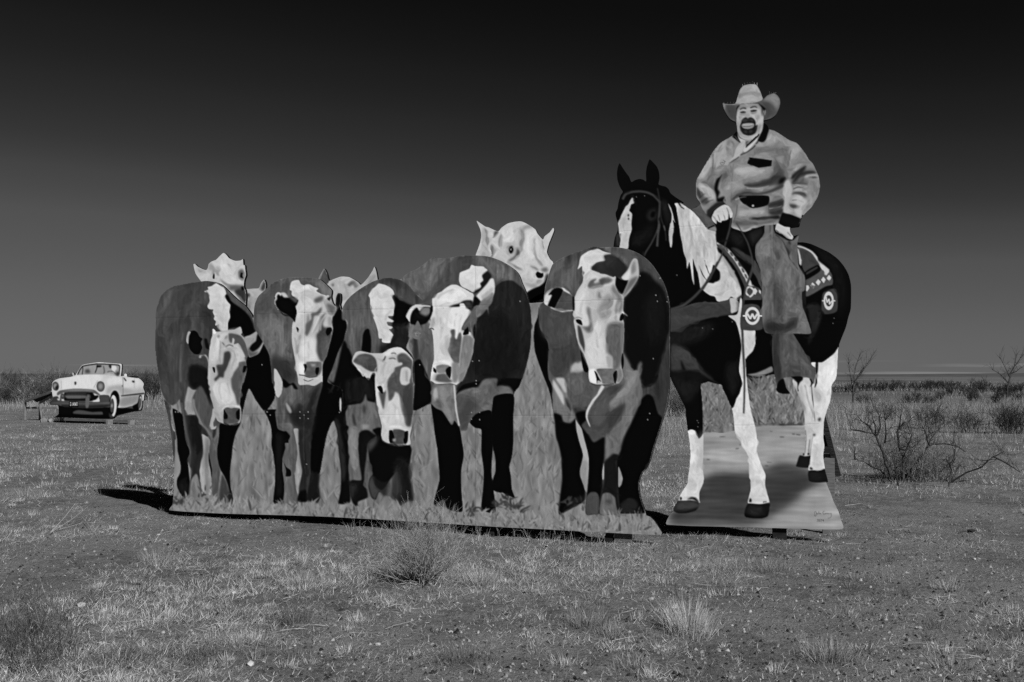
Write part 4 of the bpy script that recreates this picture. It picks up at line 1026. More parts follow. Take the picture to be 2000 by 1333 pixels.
for (cx_, cy_, n_) in [(985, 985, 26), (1010, 992, 20), (925, 1000, 16), (350, 985, 14), (405, 968, 8), (1120, 985, 14)]:
    for j in range(n_):
        x = rr.normal(cx_, 11); y = rr.normal(cy_, 6); a = rr.normal(0, .8); L = rr.uniform(6, 16)
        p = np.array([[x, y], [x + math.sin(a) * L * .5, y - math.cos(a) * L * .5], [x + math.sin(a) * L * 1.2, y - math.cos(a) * L * .9]])
        C = catmull(p, False, 3); d = np.gradient(C, axis=0); d /= np.linalg.norm(d, axis=1)[:, None]
        nn = np.stack([-d[:, 1], d[:, 0]], 1); wv = np.interp(np.linspace(0, 1, len(C)), [0, .35, 1], [.6, 1, .1])[:, None] * rr.uniform(1.2, 3)
        hc.put(np.vstack([C + nn * wv, (C - nn * wv)[::-1]]), rr.uniform(40, 75), 0.9, None, None, 0.8)
hc.brushwork(3600, 11, amp=0.075, skip=('painted_grass',))
# screw heads, bright against the dark paint
for (x, y) in [(512, 713), (522, 805), (528, 811), (586, 805), (602, 805), (594, 811), (602, 818), (586, 817), (599, 907), (663, 806), (820, 713),
               (923, 706), (936, 705), (921, 806), (937, 806), (921, 819), (937, 820), (1016, 589), (1250, 539), (1289, 544), (1281, 577), (1284, 589), (1276, 701),
               (1269, 808), (1265, 820), (1305, 580), (1303, 590), (343, 805), (348, 805), (866, 602), (864, 641), (930, 750), (930, 744)]:
    t = np.linspace(0, 2 * math.pi, 9)[:-1]
    hc.put(np.stack([x + 1.1 * np.cos(t), y + 1.1 * np.sin(t)], 1), 150, 0.4, None, None, 0.9)

HERD_PLANE = Plane((331, 997), (1292, 1045), 0.12)
PAINT_GAIN_H = paint_gain(HERD_PLANE)
herd = empty('herd_cutout', HERD_PLANE.hit(np.array(820.0), np.array(1021.0)))
herd.location.z = 0
tag(herd, 'wide painted plywood cutout of five standing cattle on painted grass', 'cutout')
cow_names = {'cow1': 'painted dark cow at the left end, head lowered, white blaze on its back',
             'cow2': 'painted cow second from the left, white face turned forward',
             'cow3': 'painted low-headed calf in the middle with an arched dark patch',
             'cow4': 'painted cow second from the right with a drop-shaped ear tag',
             'cow5': 'painted cow at the right end, pale face, one ear raised'}
SEAMS_H = [((303, 622), (425, 618)), ((500, 614), (660, 610)), ((669, 606), (840, 602)), ((840, 600), (965, 596)), ((1035, 592), (1230, 585)),
           ((594, 540), (594, 990)), ((928, 520), (928, 1028)), ((470, 810), (670, 810)), ((735, 811), (850, 811)), ((990, 812), (1290, 813)), ((910, 811), (945, 811))]
_herd = board(hc, herd_outline, HERD_PLANE, herd, PAINT_GAIN_H, step=1.35, names=cow_names, seams=SEAMS_H, base_part='painted_grass')
# ------------------------------------------------------------------ white bull heads on boards of their own, behind the herd
BULLS = [
 ('A', dict(box=(370, 488, 486, 612), label='white bull head cutout above the left cow, both eyes showing',
   out="440,185 455,180 480,205 530,230 565,240 580,220 590,180 620,155 660,140 700,100 735,72 765,95 790,125 850,150 905,145 922,133 928,190 942,193 945,230 952,290 936,340 932,400 948,440 955,500 950,560 940,610 700,490 520,372 515,350 500,330 460,270",
   ops="""
f A 196 p=head t=b3: 560,240 590,180 620,155 660,140 700,100 735,72 765,95 790,125 850,150 905,145 922,133 928,190 942,193 945,230 952,290 936,340 932,400 948,440 955,500 950,560 940,610 700,490 540,372 560,330
f A 190 p=ear t=b3: 440,185 455,180 480,205 530,230 570,242 580,300 550,335 520,352 500,330 460,270
f A 150 b2.5 k=ear: 470,220 540,245 560,270 520,265 490,260
f A 165 b3 k=ear: 500,320 550,330 520,352
f A 160 b2.5 k=head a.9: 660,200 700,220 710,270 680,260
f A 158 b4 k=head a.8: 560,280 600,340 660,350 600,350
f A 150 b3 k=head a.8: 830,240 850,290 860,330 835,290
f A 100 b2 k=head: 875,260 895,235 925,235 945,290 930,340 905,330 885,320
f A 150 b1.5 k=head: 650,240 690,270 700,300 670,290
f A 160 b2 k=head: 655,320 690,330 680,345 655,335
f A 6: 627,300 640,270 650,295 645,325 630,325
f A 6: 895,300 905,265 925,275 922,320 905,320
f A 145 b3 k=head a.9: 590,180 620,160 630,220 600,260 580,250
f A 100 b2.5 k=head: 770,400 820,385 880,385 930,395 940,430 900,440 840,440 800,440
f A 56 b2 k=head: 840,440 900,420 945,440 955,500 950,570 900,520 860,480
f A 12 b1.2: 905,405 930,400 938,430 915,440
s A 122 w14-24-8 b1.8 k=head a.85: 620,200 640,250 610,300
s A 122 w14-20-8 b1.8 k=head a.85: 780,170 800,230 820,320
s A 112 w12-22-8 b1.8 k=head a.85: 700,330 760,380 820,390
f A 210 b3 k=head a.8: 720,180 800,200 840,300 880,360 800,350 740,280
""")),
 ('B', dict(box=(472, 540, 526, 632), label='mostly hidden white bull head cutout between the two left cows',
   out="925,432 980,425 1030,420 1078,418 1098,372 1130,333 1146,380 1142,435 1125,455 1085,500 1060,560 1060,640 1035,725 990,670 945,590",
   ops="""
f A 180 p=head t=b3: 925,432 980,425 1030,420 1100,425 1125,455 1085,500 1060,560 1060,640 1035,725 990,670 945,590
f A 160 p=ear: 1074,425 1098,372 1130,333 1146,380 1142,435 1110,452
f A 70 b1.5 k=ear: 1105,400 1135,345 1143,400 1125,440 1100,430
f A 70 b2 k=head: 955,470 990,465 995,500 970,510
f A 150 b3 k=head: 1000,490 1060,500 1040,560 1010,560
f A 115 b2.5 k=head: 975,560 1000,560 1000,640 985,640
""")),
 ('C', dict(box=(615, 518, 745, 618), label='white bull head cutout with two raised ears between the second and third cows',
   out="1655,335 1690,265 1717,226 1742,270 1764,345 1800,332 1870,306 1900,303 @C 150,302 210,309 260,334 300,360 328,384 390,320 440,245 458,208 476,260 488,335 485,360 300,460 200,560 140,640 110,610 40,540 0,420 -60,370",
   ops="""
f C 186 p=head t=b3: -60,370 -10,350 30,335 100,312 150,302 210,309 260,334 300,360 330,388 360,400 440,370 485,360 300,460 200,560 140,640 110,610 40,540 0,420
f A 92 p=ear.1 t=s6: 1655,335 1690,265 1717,226 1742,270 1764,345 1740,380 1690,350
s A 175 w12-4 b.8 k=ear.1: 1668,330 1695,270 1717,232
f C 175 p=ear.2: 322,392 390,320 440,245 458,208 476,260 488,335 470,365 400,400 350,410
f C 130 b2.5 k=ear.2: 390,370 450,290 470,300 440,350 400,380
f C 95 b2 k=head: 190,390 220,355 260,345 300,390 270,420 250,380 200,410
f C 150 b3 k=head: 250,350 310,380 320,400 280,400
f C 110 b2 k=head: 40,375 70,370 60,400 40,420
f C 140 b3 k=head: 80,460 130,500 110,560 90,540
f C 150 b2.5 k=head: 160,500 230,430 200,500 160,560
""")),
 ('D', dict(box=(925, 428, 1090, 605), label='large white bull head cutout looking right above the two right cows',
   out="755,160 775,170 840,215 870,222 930,250 970,260 1000,225 1060,185 1130,168 1190,165 1240,185 1290,215 1330,245 1350,285 1402,342 1420,310 1470,270 1502,228 1512,250 1490,310 1465,370 1447,430 1442,470 1470,530 1500,560 1503,580 1490,640 1460,700 1450,800 1440,900 1380,975 1275,975 1230,900 1150,700 1000,620 880,560 770,530 745,500 770,430 790,370 800,300 790,240",
   ops="""
f H 194 p=head t=b3: 930,250 970,260 1000,225 1060,185 1130,168 1190,165 1240,185 1290,215 1330,245 1350,285 1402,342 1447,430 1442,470 1470,530 1500,560 1503,580 1490,640 1460,700 1450,800 1440,900 1380,975 1275,975 1230,900 1150,700 1000,620 880,560 770,530 745,500 800,450 860,380
f H 190 p=ear.1 t=b3: 755,160 775,170 840,215 870,222 930,250 972,262 960,310 900,340 880,400 900,500 770,530 745,500 770,430 790,370 800,300 790,240
f H 192 p=ear.2: 1402,342 1420,310 1470,270 1502,228 1512,250 1490,310 1465,370 1447,430 1430,460 1410,400
f H 110 b2.5 k=ear.1: 830,230 850,230 865,330 850,450 830,420 840,330
f H 70 b2 k=ear.1: 900,340 960,280 970,260 935,260 920,300
f H 150 b4 k=ear.1: 800,470 840,460 880,490 820,520
f H 90 b2.5 k=head: 895,400 920,390 920,470 905,520 888,500
f H 140 b2.5 k=head: 930,420 950,420 940,470 930,500
f H 160 b4 k=head a.9: 970,420 1000,460 1030,490 1000,480
f H 120 b3 k=head a.8: 1210,215 1280,200 1300,220 1230,240 1190,300 1200,250
f H 160 b4 k=head a.8: 1140,240 1190,330 1160,420 1150,330
f H 205 b6 k=head a.8: 1220,300 1320,280 1380,420 1400,520 1300,560 1230,460
f H 205 b6 k=head a.8: 1000,260 1100,210 1110,300 1020,340
f H 150 b4 k=head a.8: 1370,430 1400,470 1450,530 1400,500
f H 100 b2 k=head: 1400,340 1415,400 1410,450 1400,400
f H 70 b2 k=head: 1150,420 1180,470 1150,510 1090,550 1060,550 1130,500
f H 150 b4 k=head: 1040,400 1070,380 1120,400 1140,460 1100,500 1060,490
f H 6 b.8: 1070,450 1080,410 1100,405 1115,440 1105,470 1085,478
f H 200 b.6 k=head: 1085,440 1095,425 1092,450
s H 100 w7 b.8 k=head: 1068,440 1085,395 1112,415
f H 100 b2.5 k=head: 1380,630 1440,615 1450,650 1410,660
f H 6 b.6: 1330,680 1350,655 1385,670 1405,670 1408,700 1385,720 1350,715
f H 120 b2.5 k=head: 1350,735 1400,745 1370,770 1340,770
f H 60 b2 k=head t=b8: 1430,690 1460,680 1450,780 1420,760
s H 112 w20-30-14 b2.2 k=head a.85: 1180,240 1215,310 1190,400 1200,470
s H 122 w16-24 b2.2 k=head a.85: 1330,320 1310,420 1340,520 1400,600
s H 112 w14-24-10 b1.8 k=head a.85: 1000,290 980,360 985,440
s H 102 w10-20-8 b1.8 k=head a.85: 1040,560 1120,600 1200,640
s H 122 w16-30 b3 k=head a.85: 1230,760 1290,800 1340,790
s H 112 w12-24-10 b1.8 k=head a.85: 1280,600 1330,620 1360,650
f H 6 b1 p=head: 1245,865 1300,825 1370,795 1415,758 1460,700 1455,800 1440,900 1400,920 1330,950 1270,970
""")),
]
def bull(key, d, push):
    out = catmull(parse_pts(d['out'], 'H' if key == 'D' else 'A'), True, 3)
    cv = Canvas(*d['box'], 190, ord(key))
    cv.put(out, 190, 0.5, 'head', None)
    cv.run(d['ops'])
    cv.brushwork(160 if key != 'D' else 420, ord(key), amp=0.08)
    pl = Plane((331, 997), (1292, 1045), 0.12, push)
    mid = out.mean(0)
    base = pl.hit(np.array(mid[0]), np.array(900.0))
    root = empty('bull_cutout', (base[0], base[1], 0))
    tag(root, d['label'], 'cutout', 'white bull heads behind the herd')
    board(cv, out, pl, root, PAINT_GAIN_H * 0.84, step=1.3, base_part='head')
    # post that carries the head, hidden behind the herd
    top = pl.hit(np.array(mid[0]), np.array(out[:, 1].max() - 25))
    c = Vector((top[0], top[1], 0)) - pl.n * 0.09
    box('post', (c.x, c.y, (top[2] + 0.0) / 2), pl.u * 0.045, pl.n * 0.045, (0, 0, (top[2] + 0.1) / 2), M_TIMBER_DK, root)
    return root
for k_, d_ in BULLS:
    bull(k_, d_, {'A': 0.30, 'B': 0.36, 'C': 0.30, 'D': 0.33}[k_])
# ------------------------------------------------------------------ horse and rider cutout
HORSE_OUT = """232,1002 250,930 264,902 288,885 292,855 330,795 350,740 380,690 412,640 415,600 430,500 435,400 430,300 412,180 405,60 400,0
@L 270,1110 260,1060 245,950 240,880 200,800 150,700 110,620 100,590 @P 1292,705 1276,640 1264,580 1256,530 1235,540 1212,530
@I 95,1000 92,900 105,820 130,760 135,690 115,620 112,580 130,540 140,480 160,410 182,375 150,320 130,260 125,200 130,150 150,96 180,140 215,190 245,230 266,280 300,262 345,250 385,258 410,277 408,200 415,140 430,90 445,58 480,90 515,130 535,180 540,240 530,300 560,315 600,325 630,350 650,390 700,430 776,480 750,486 790,510 840,545 900,520 942,494
930,478 900,430 895,380 895,300 905,250 940,190 980,120 1020,60 1050,0
@J 150,1320 230,1180 300,1050 370,950 450,860 560,795 610,765 650,720 665,700 655,620 640,590 580,560 530,500 490,420 475,350 490,335 510,355 640,350 670,260 700,170 750,115 830,100 900,100 930,125 970,200 1000,285 1050,250 1100,225 1150,220 1190,245 1220,290 1228,350 1210,420 1170,500 1100,550 1012,572 1015,600 1060,640 1080,685 1150,705 1250,765 1330,820 1440,865 1500,930 1560,1010 1600,1080 1650,1130 1690,1210 1725,1290
@P 1600,350 1602,366 1597,386 1586,404 1577,413 1567,424 1562,440
@K 1310,110 1300,118 1215,130 1220,165 1246,208 1302,195 1290,266 1340,268 1420,285 1520,330 1600,370 1680,430 1740,500 1785,580 1810,680 1812,800 1808,920 1785,1000 1760,1100 1720,1200 1690,1280
@L 1745,280 1735,330 1730,480 1715,600 1675,660 1670,740 1655,830 1620,930 1600,1000 1593,1080 1590,1180 1600,1250 1595,1333
@M 1600,330 1590,400 1600,480 1610,540 1632,625 1620,640 1645,700 1680,800 1720,880 1745,960 1757,1042 1000,1024"""

HORSE = """
# ---- painted ground and grass between the legs
f L 104 p=painted_ground t=g14: 395,600 1600,560 1620,1080 1500,1080 900,1090 430,1180 300,1150 240,900
f M 140 p=painted_ground t=h7: 540,215 720,205 1000,150 1420,140 1600,130 1620,640 1757,1042 232,1002 260,880
f M 152 b8 a.8 t=h5: 640,330 1000,250 1400,250 1400,360 1060,470 700,500 580,450
f M 66 b8 t=h12: 280,880 420,700 560,600 680,545 940,555 1100,520 1200,470 1400,490 1580,620 1540,640 1420,720 1300,830 1180,910 1050,970 900,1000 600,990 400,1000 260,980
f M 74 b10 a.8 t=h10: 240,1000 420,930 700,960 1000,980 900,1015 500,1010
f M 54 b8 a.8 t=h8: 560,620 930,600 960,720 900,880 700,820 600,720
f M 56 b7 a.9 t=h8: 1100,620 1300,560 1460,560 1460,640 1300,760 1140,840 1120,700
f M 150 b5 a.85 t=h7: 1500,760 1640,760 1720,880 1745,1020 1200,1020 1080,1000 1300,920
s M 42 w5 b1 a.8: 578,435 606,436
s M 42 w6 b1 a.8: 830,342 858,338
s M 42 w5 b1 a.8: 862,305 876,308
s M 42 w5 b1 a.8: 690,238 740,236
s M 42 w6 b1 a.8: 1215,240 1250,240
s M 42 w7 b1 a.8: 1320,214 1345,216
s M 42 w7 b1 a.8: 1355,218 1392,222
s M 42 w4 b1 a.8: 1085,490 1112,490
s M 42 w4 b1 a.8: 1100,458 1140,460
s M 42 w4 b1 a.8: 1128,190 1150,192
s L 40 w10 b2 a.8: 970,1055 1050,1040
s L 40 w12 b2 a.8: 1180,1055 1290,1040 1390,1045
# ---- horse body
f I 7 p=horse: 300,330 560,315 600,325 630,350 650,390 700,430 776,480 790,510 840,545 1000,700 1095,770 1110,860 1600,900 @K 1290,266 1340,268 1420,285 1520,330 1600,370 1680,430 1740,500 1785,580 1810,680 1812,800 1808,920 1785,1000 1760,1100 1720,1200 1690,1280 1690,1333 @L 1730,300 1630,410 1560,450 1460,440 1400,560 1100,560 830,580 800,640 780,740 700,880 640,760 600,665 540,650 470,630 395,650 100,590 @P 1292,705 1276,640 1264,580 1256,530 1235,540 @I 300,900
f L 8 p=horse/leg.1: 100,590 95,500 200,480 420,560 395,655 410,850 415,1020 410,1170 375,1180 345,1110 300,1100 270,1108 260,1060 245,950 240,880 200,800 150,700 110,620
f L 30 b5 k=horse a.8: 110,560 250,560 380,600 370,660 300,800 250,820 180,720
f L 8 p=horse/leg.2: 600,665 640,430 780,440 800,640 775,740 740,790 700,890 650,780
f L 24 b4 k=horse/leg.2 a.8: 660,450 760,460 770,600 720,760 680,700 640,560
f L 28 b6 k=horse a.9 t=b14: 100,140 240,100 420,60 520,80 400,200 260,260 120,280
f L 58 b3 k=horse t=b7: 100,280 150,270 200,290 280,350 350,430 430,540 500,600 430,570 330,525 240,520 160,540 100,520
f L 76 b4 k=horse a.6: 160,290 220,310 290,400 280,440 210,400 170,340
f L 14 b2 k=horse: 190,410 220,450 250,520 215,520 200,470
f L 16 b4 k=horse: 110,520 250,540 360,530 420,580 500,620 380,620 240,640 130,580
s L 46 w6-12-6 b1.5 k=horse: 380,530 440,560 500,610 560,650
f K 26 b8 k=horse a.8: 1420,300 1560,370 1660,460 1720,600 1740,800 1700,1000 1680,760 1620,540 1500,400
f K 30 b2 k=horse: 1380,880 1500,880 1520,1000 1480,1120 1420,1220 1395,1270 1400,1190 1420,1140 1400,1000
# head
f I 8 p=horse/head: 92,900 105,820 130,760 135,690 115,620 112,580 130,540 140,480 160,410 182,375 266,290 300,262 345,250 385,258 410,277 530,300 560,460 570,620 560,760 500,870 440,940 400,1010 360,1020 250,1000 95,1000
f I 8 p=horse/ear.1: 182,375 150,320 130,260 125,200 130,150 150,96 180,140 215,190 245,230 268,285 230,330
f I 8 p=horse/ear.2: 410,280 408,200 415,140 430,90 445,58 480,90 515,130 535,180 540,240 528,305 460,320
f I 26 b6 k=horse/head a.8: 260,830 340,790 420,740 480,680 470,780 400,860 300,900
f I 34 b3 k=horse/head: 420,620 440,560 500,545 520,580 500,640 450,660
f I 5 b1.5 k=horse/head: 450,610 465,570 500,570 500,610 470,630
f I 172 p=horse/face_blaze t=b4: 278,430 295,445 290,465 300,475 285,490 262,500 255,530 245,560 272,590 270,640 265,690 270,740 255,790 240,850 232,930 160,935 150,920 158,850 165,780 150,790 140,720 135,680 155,640 170,600 190,560 210,520 235,500 255,460
f I 50 b2 k=horse/head: 122,780 150,790 155,900 120,905 115,830
f I 60 b.8: 228,600 240,592 245,610 232,620
f I 60 b.8: 230,635 242,628 246,645 235,650
s I 58 w22-20-18 b1 p=horse/bridle: 180,450 210,400 270,378 350,372 420,382 480,410 520,450 545,480
s I 62 w18 b1 p=horse/bridle: 545,470 540,560 532,650 538,720 520,780
s I 66 w10-12 b1 p=horse/bridle: 532,720 500,800 460,880 410,960 390,1000
s I 70 w16-20 b1 p=horse/bridle: 535,690 525,800 518,910
s I 50 w8 b1 p=horse/bridle: 520,340 540,450 548,560 560,650 590,730 602,800 604,855
s I 92 w10 b1: 583,705 596,752
f I 28 b3 k=horse a.8: 550,470 600,460 650,560 660,680 620,720 580,600
# white of neck and mane
f K 174 p=horse/shoulder_patch t=b4: 500,300 560,390 620,470 680,560 720,650 738,720 738,800 700,830 640,800 610,830 530,850 500,840 480,800 430,785 370,740 365,700 420,660 460,600 430,500
f K 120 b4 k=horse/shoulder_patch: 560,390 620,440 680,540 720,640 735,720 700,660 640,540 580,450
f I 176 p=horse/mane t=s7: 690,490 750,486 790,515 840,545 900,600 960,670 1005,735 1090,770 1095,880 1110,930 1130,1000 1110,1040 1070,1100 1090,1110 1040,1170 1010,1230 960,1333 940,1320 920,1190 885,1090 865,1030 870,1150 880,1285 860,1230 845,1120 830,1060 810,1130 800,1030 780,980 760,870 745,800 735,720 715,600 705,530
s I 130 w8-4 b1.2 k=horse/mane a.7: 800,600 850,760 900,900 940,1060
s I 140 w7-4 b1.2 k=horse/mane a.7: 860,620 940,780 1000,940 1030,1060
s I 140 w6-3 b1.2 k=horse/mane a.7: 760,620 790,800 820,950
s I 148 w8-3 b1.2 k=horse/mane a.7: 930,700 1010,820 1060,960
s I 205 w8-3 b1.2 k=horse/mane a.7: 830,640 900,820 960,980 990,1100
s I 205 w8-3 b1.2 k=horse/mane a.7: 900,680 980,820 1050,960 1070,1040
s I 205 w6-3 b1.2 k=horse/mane a.7: 740,600 770,760 800,900
s I 12 w3-9-2 b.6: 980,1040 1000,1110 1030,1190
s I 12 w2-8-2 b.6: 930,1100 960,1180 1000,1240
s I 10 w16-4 b.8: 720,470 750,520 785,545
f I 170 p=horse/mane: 625,490 650,530 670,590 680,640 695,680 670,650 680,720 668,800 665,880 655,920 645,910 632,800 640,700 655,670 660,600 640,540
f K 10 p=horse/shoulder_patch b.8: 465,490 500,525 530,560 530,630 490,660 460,672 410,655 440,600
f K 165 b1 k=horse: 440,180 470,130 490,160 500,290 520,370
# legs below
f L 190 p=horse/leg.1 t=b3: 265,1110 300,1098 335,1110 350,1150 375,1185 400,1165 415,1140 420,1220 @M 550,200 550,320 548,400 545,520 555,600 540,660 515,720 515,790 520,810 440,790 340,795 330,800 350,740 380,690 412,640 415,600 430,500 435,400 430,300 412,180
f M 150 b5 k=horse/leg.1 a.9: 530,200 552,200 550,400 545,520 510,500 520,350
f M 150 b4 k=horse/leg.1 a.8: 470,230 510,250 500,320 480,290
f M 160 b5 k=horse/leg.1 a.8: 420,600 480,630 540,610 500,660 420,660
f M 8 b1.5 k=horse/leg.1: 410,780 440,762 480,765 510,800 505,810 460,780
f M 10 b.8: 352,758 365,770 360,785 345,782
f M 40 p=horse/hoof.1 b.8: 330,792 400,795 440,790 500,800 510,815 508,850 480,880 420,898 370,903 320,898 290,880 290,860 310,820
f M 70 b3 k=horse/hoof.1 a.7: 340,810 480,815 490,850 400,870 320,860
f M 14 b2 k=horse/hoof.1: 295,880 380,885 500,855 490,878 420,898 370,903 320,898
f L 190 p=horse/leg.2 t=b3: 690,900 720,870 740,800 770,750 785,700 800,650 780,560 770,460 825,460 840,600 860,760 880,900 920,1050 940,1160 940,1333 @M 1005,300 1010,350 1040,450 1065,510 1090,570 1085,630 1090,690 1110,750 1125,810 1120,825 1040,822 940,818 945,760 960,700 962,620 948,590 950,500 945,420 900,330 850,240 825,200 815,100 800,0
f M 150 b5 k=horse/leg.2 a.9: 830,210 900,320 945,420 955,560 930,540 890,400 850,300 815,150
f M 150 b4 k=horse/leg.2 a.8: 950,600 1010,610 1080,600 1040,640 960,640
f M 168 b4 k=horse/leg.2 a.8: 960,720 1000,740 980,800 945,810
f M 12 b1: 955,770 968,785 965,805 945,800
s M 12 w7 b.8: 1070,808 1080,798
s M 12 w7 b.8: 1088,806 1096,798
f M 18 p=horse/hoof.2 b.8: 938,820 1040,826 1125,815 1122,860 1110,925 1060,945 980,945 920,935 905,915 912,870
f M 44 b5 k=horse/hoof.2 a.9: 960,850 1040,845 1050,900 980,915 940,890
f M 8 b2 k=horse/hoof.2: 910,905 1000,930 1110,920 1060,945 980,945 920,938
s M 20 w9 b.8: 938,820 1040,828 1126,812
f L 176 p=horse/leg.3 t=b3: 1290,610 1340,600 1400,590 1455,590 1470,680 1480,800 1495,900 1505,1000 1505,1100 @M 1500,230 1480,330 1465,400 1420,400 1430,330 1440,240 1430,180 1430,100 1420,0 @L 1370,820 1330,720 1300,670
f L 120 b3 k=horse/leg.3: 1290,650 1330,700 1360,780 1400,860 1420,960 1380,880 1330,760
f L 210 b3 k=horse/leg.3 a.8: 1400,640 1440,640 1470,860 1480,980 1440,900
s L 100 w8 b1.5 k=horse/leg.3: 1410,660 1430,760 1460,860 1500,980
s M 90 w7 b1 k=horse/leg.3: 1435,180 1440,260 1430,380
s M 90 w7 b1 k=horse/leg.3: 1475,260 1465,340 1465,390
f M 12 b.8: 1415,385 1425,380 1428,395 1415,398
f M 12 b.8: 1455,380 1470,382 1465,395 1455,395
f M 22 p=horse/hoof.3 b.8: 1385,400 1430,408 1480,404 1482,440 1468,500 1450,508 1400,505 1355,495 1360,470
f L 190 p=horse/leg.4 t=b3: 1470,450 1510,440 1580,440 1640,400 1700,350 1740,290 1735,330 1730,480 1715,600 1675,660 1670,740 1655,830 1620,930 1600,1000 1593,1080 1590,1180 1600,1250 1595,1333 @M 1600,330 1590,400 1600,480 1605,520 1560,530 1540,525 1465,530 1465,490 1480,420 1490,300 1510,200 @L 1510,1000 1500,880 1490,780 1480,660 1500,600
f L 150 b4 k=horse/leg.4 a.9: 1490,680 1540,720 1580,780 1560,830 1510,800
f L 212 b5 k=horse/leg.4 a.7: 1600,480 1690,420 1710,560 1660,660 1620,800 1590,700
f L 150 b5 k=horse/leg.4 a.8: 1505,900 1530,1000 1525,1150 1505,1100
f M 130 b5 k=horse/leg.4 a.7: 1520,300 1540,400 1530,500 1510,480
f L 60 b1.5: 1540,990 1560,980 1572,1000 1555,1018 1540,1010
f L 60 b1.5: 1490,1140 1505,1132 1512,1150 1500,1165
f M 40 b1: 1472,515 1480,500 1500,515 1490,525
f M 18 p=horse/hoof.4 b.8: 1462,535 1540,530 1570,528 1605,515 1615,550 1632,625 1600,632 1540,636 1490,630 1465,615
f M 40 b5 k=horse/hoof.4 a.6: 1490,560 1560,560 1580,600 1510,610
f L 9 b.8: 1270,575 1320,570 1385,580 1390,610 1360,640 1345,680 1350,720 1340,720 1335,640 1300,600
f L 6 b.8: 1515,440 1540,430 1535,560 1530,640 1505,690 1515,600
f L 9 b.8: 1455,600 1490,605 1495,640 1460,680 1475,640
# girth and belly
f L 120 b1 p=horse/girth t=b6: 845,560 930,545 1020,510 1085,480 1095,530 1000,565 900,572
s L 8 w16 b.8: 845,575 930,590 1000,580 1095,545
s L 8 w12-16 b.8: 850,580 920,640 965,660
f L 8 b.8: 955,600 985,590 980,640 970,668 950,655
# white strip down the shoulder
f K 178 p=horse/white_stripe t=b3: 610,985 700,970 730,800 745,830 745,900 735,1000 740,1120 @L 800,130 810,300 830,420 830,620 775,560 770,460 790,300 780,210 760,120 730,40
f L 180 p=horse/white_stripe t=b3: 800,128 920,122 920,200 925,260 900,330 850,380 825,410 812,300
s L 52 w22-20-14 b1 p=horse/strap: 790,0 800,150 805,300 815,450 820,600 818,800 812,950
# breast collar
f K 58 p=breast_collar t=h8 b.8: 45,935 130,915 260,870 340,855 500,855 600,835 650,820 660,960 560,985 420,1010 300,1050 180,1110 110,1135 30,1130
s K 84 w10 b1.5 k=breast_collar a.8: 45,945 180,905 300,865 500,860 620,835
s K 30 w10 b1 k=breast_collar: 60,1130 140,1115 300,1045 500,998 640,962
f K 168 p=breast_collar b.8: 625,815 680,815 710,850 720,890 700,940 640,960 635,900
f K 90 b2 k=breast_collar: 690,840 720,870 715,920 690,940 700,890
s K 56 w22 b1: 700,825 740,795 790,770
# saddle blanket
f K 66 p=saddle_blanket t=b4 b.8: 500,262 560,285 640,350 720,450 790,560 830,640 860,690 930,730 935,830 760,830 780,740 740,640 680,530 600,420 520,330 500,300
f K 176 k=saddle_blanket b.8: 505,265 570,290 650,360 730,460 800,580 860,690 810,690 780,640 740,560 680,460 610,370 550,300 500,285
f K 70 b.8 k=saddle_blanket: 580,320 600,325 615,360 595,355
f K 70 b.8 k=saddle_blanket: 625,365 648,372 660,405 640,398
f K 70 b.8 k=saddle_blanket: 668,415 688,420 702,455 680,448
f K 70 b.8 k=saddle_blanket: 705,465 726,474 738,508 716,500
f K 70 b.8 k=saddle_blanket: 740,520 760,530 772,566 750,556
f K 70 b.8 k=saddle_blanket: 768,575 790,588 800,628 780,612
f K 5 b1: 505,315 560,360 620,430 690,530 740,640 775,740 760,820 735,720 700,620 640,510 570,410 515,360
f K 80 p=saddle_blanket.2 t=b4 b.8: 1290,300 1360,320 1430,365 1490,440 1560,500 1610,560 1632,610 1628,680 1560,700 1370,800 1370,630 1500,560 1480,490 1360,560
f K 172 p=saddle_blanket.2 b.8: 1282,300 1350,315 1430,355 1480,410 1490,450 1540,490 1600,540 1560,560 1510,510 1480,460 1430,380 1350,330 1285,312
f K 178 k=saddle_blanket.2 h: 1412,690 1435,660 1462,688 1440,725
f K 178 k=saddle_blanket.2 h: 1465,660 1490,628 1515,655 1492,692
f K 178 k=saddle_blanket.2 h: 1518,635 1540,605 1563,632 1545,670
f K 178 k=saddle_blanket.2 h: 1572,620 1595,585 1617,612 1600,652
f K 178 k=saddle_blanket.2 h: 1372,690 1395,690 1405,715 1380,750 1370,740
f K 178 k=saddle_blanket.2 h: 1545,535 1570,525 1598,555 1570,590 1545,570
f K 178 k=saddle_blanket.2 h: 1510,500 1535,490 1560,515 1535,545
f K 60 k=saddle_blanket.2 b1: 1310,340 1400,360 1470,440 1500,500 1360,560 1330,500
f K 6 b.8: 1360,560 1485,490 1510,550 1370,635
f K 50 b.8: 1375,565 1480,505 1485,520 1375,585
f K 176 b.8 h: 1280,315 1300,340 1328,440 1325,500 1305,480 1298,400
# corner leather with emblem
f K 178 h p=saddle_blanket: 912,730 930,745 930,775 908,755
f K 180 h p=saddle_blanket: 860,725 875,715 898,745 875,782 858,770
s K 178 w18 b.6 p=saddle_blanket: 825,705 860,735 855,770 822,800 785,760 795,715 825,705
f K 7 p=cinch: 770,835 925,832 925,880 765,875
f K 62 p=corner_patch.1 t=b4 b.8: 765,880 880,876 915,895 930,940 945,1115 740,1118 740,960
f K 60 p=corner_patch.2 t=b4 b.8: 1530,790 1560,745 1665,730 1672,940 1530,962
# stirrup and fender behind chaps
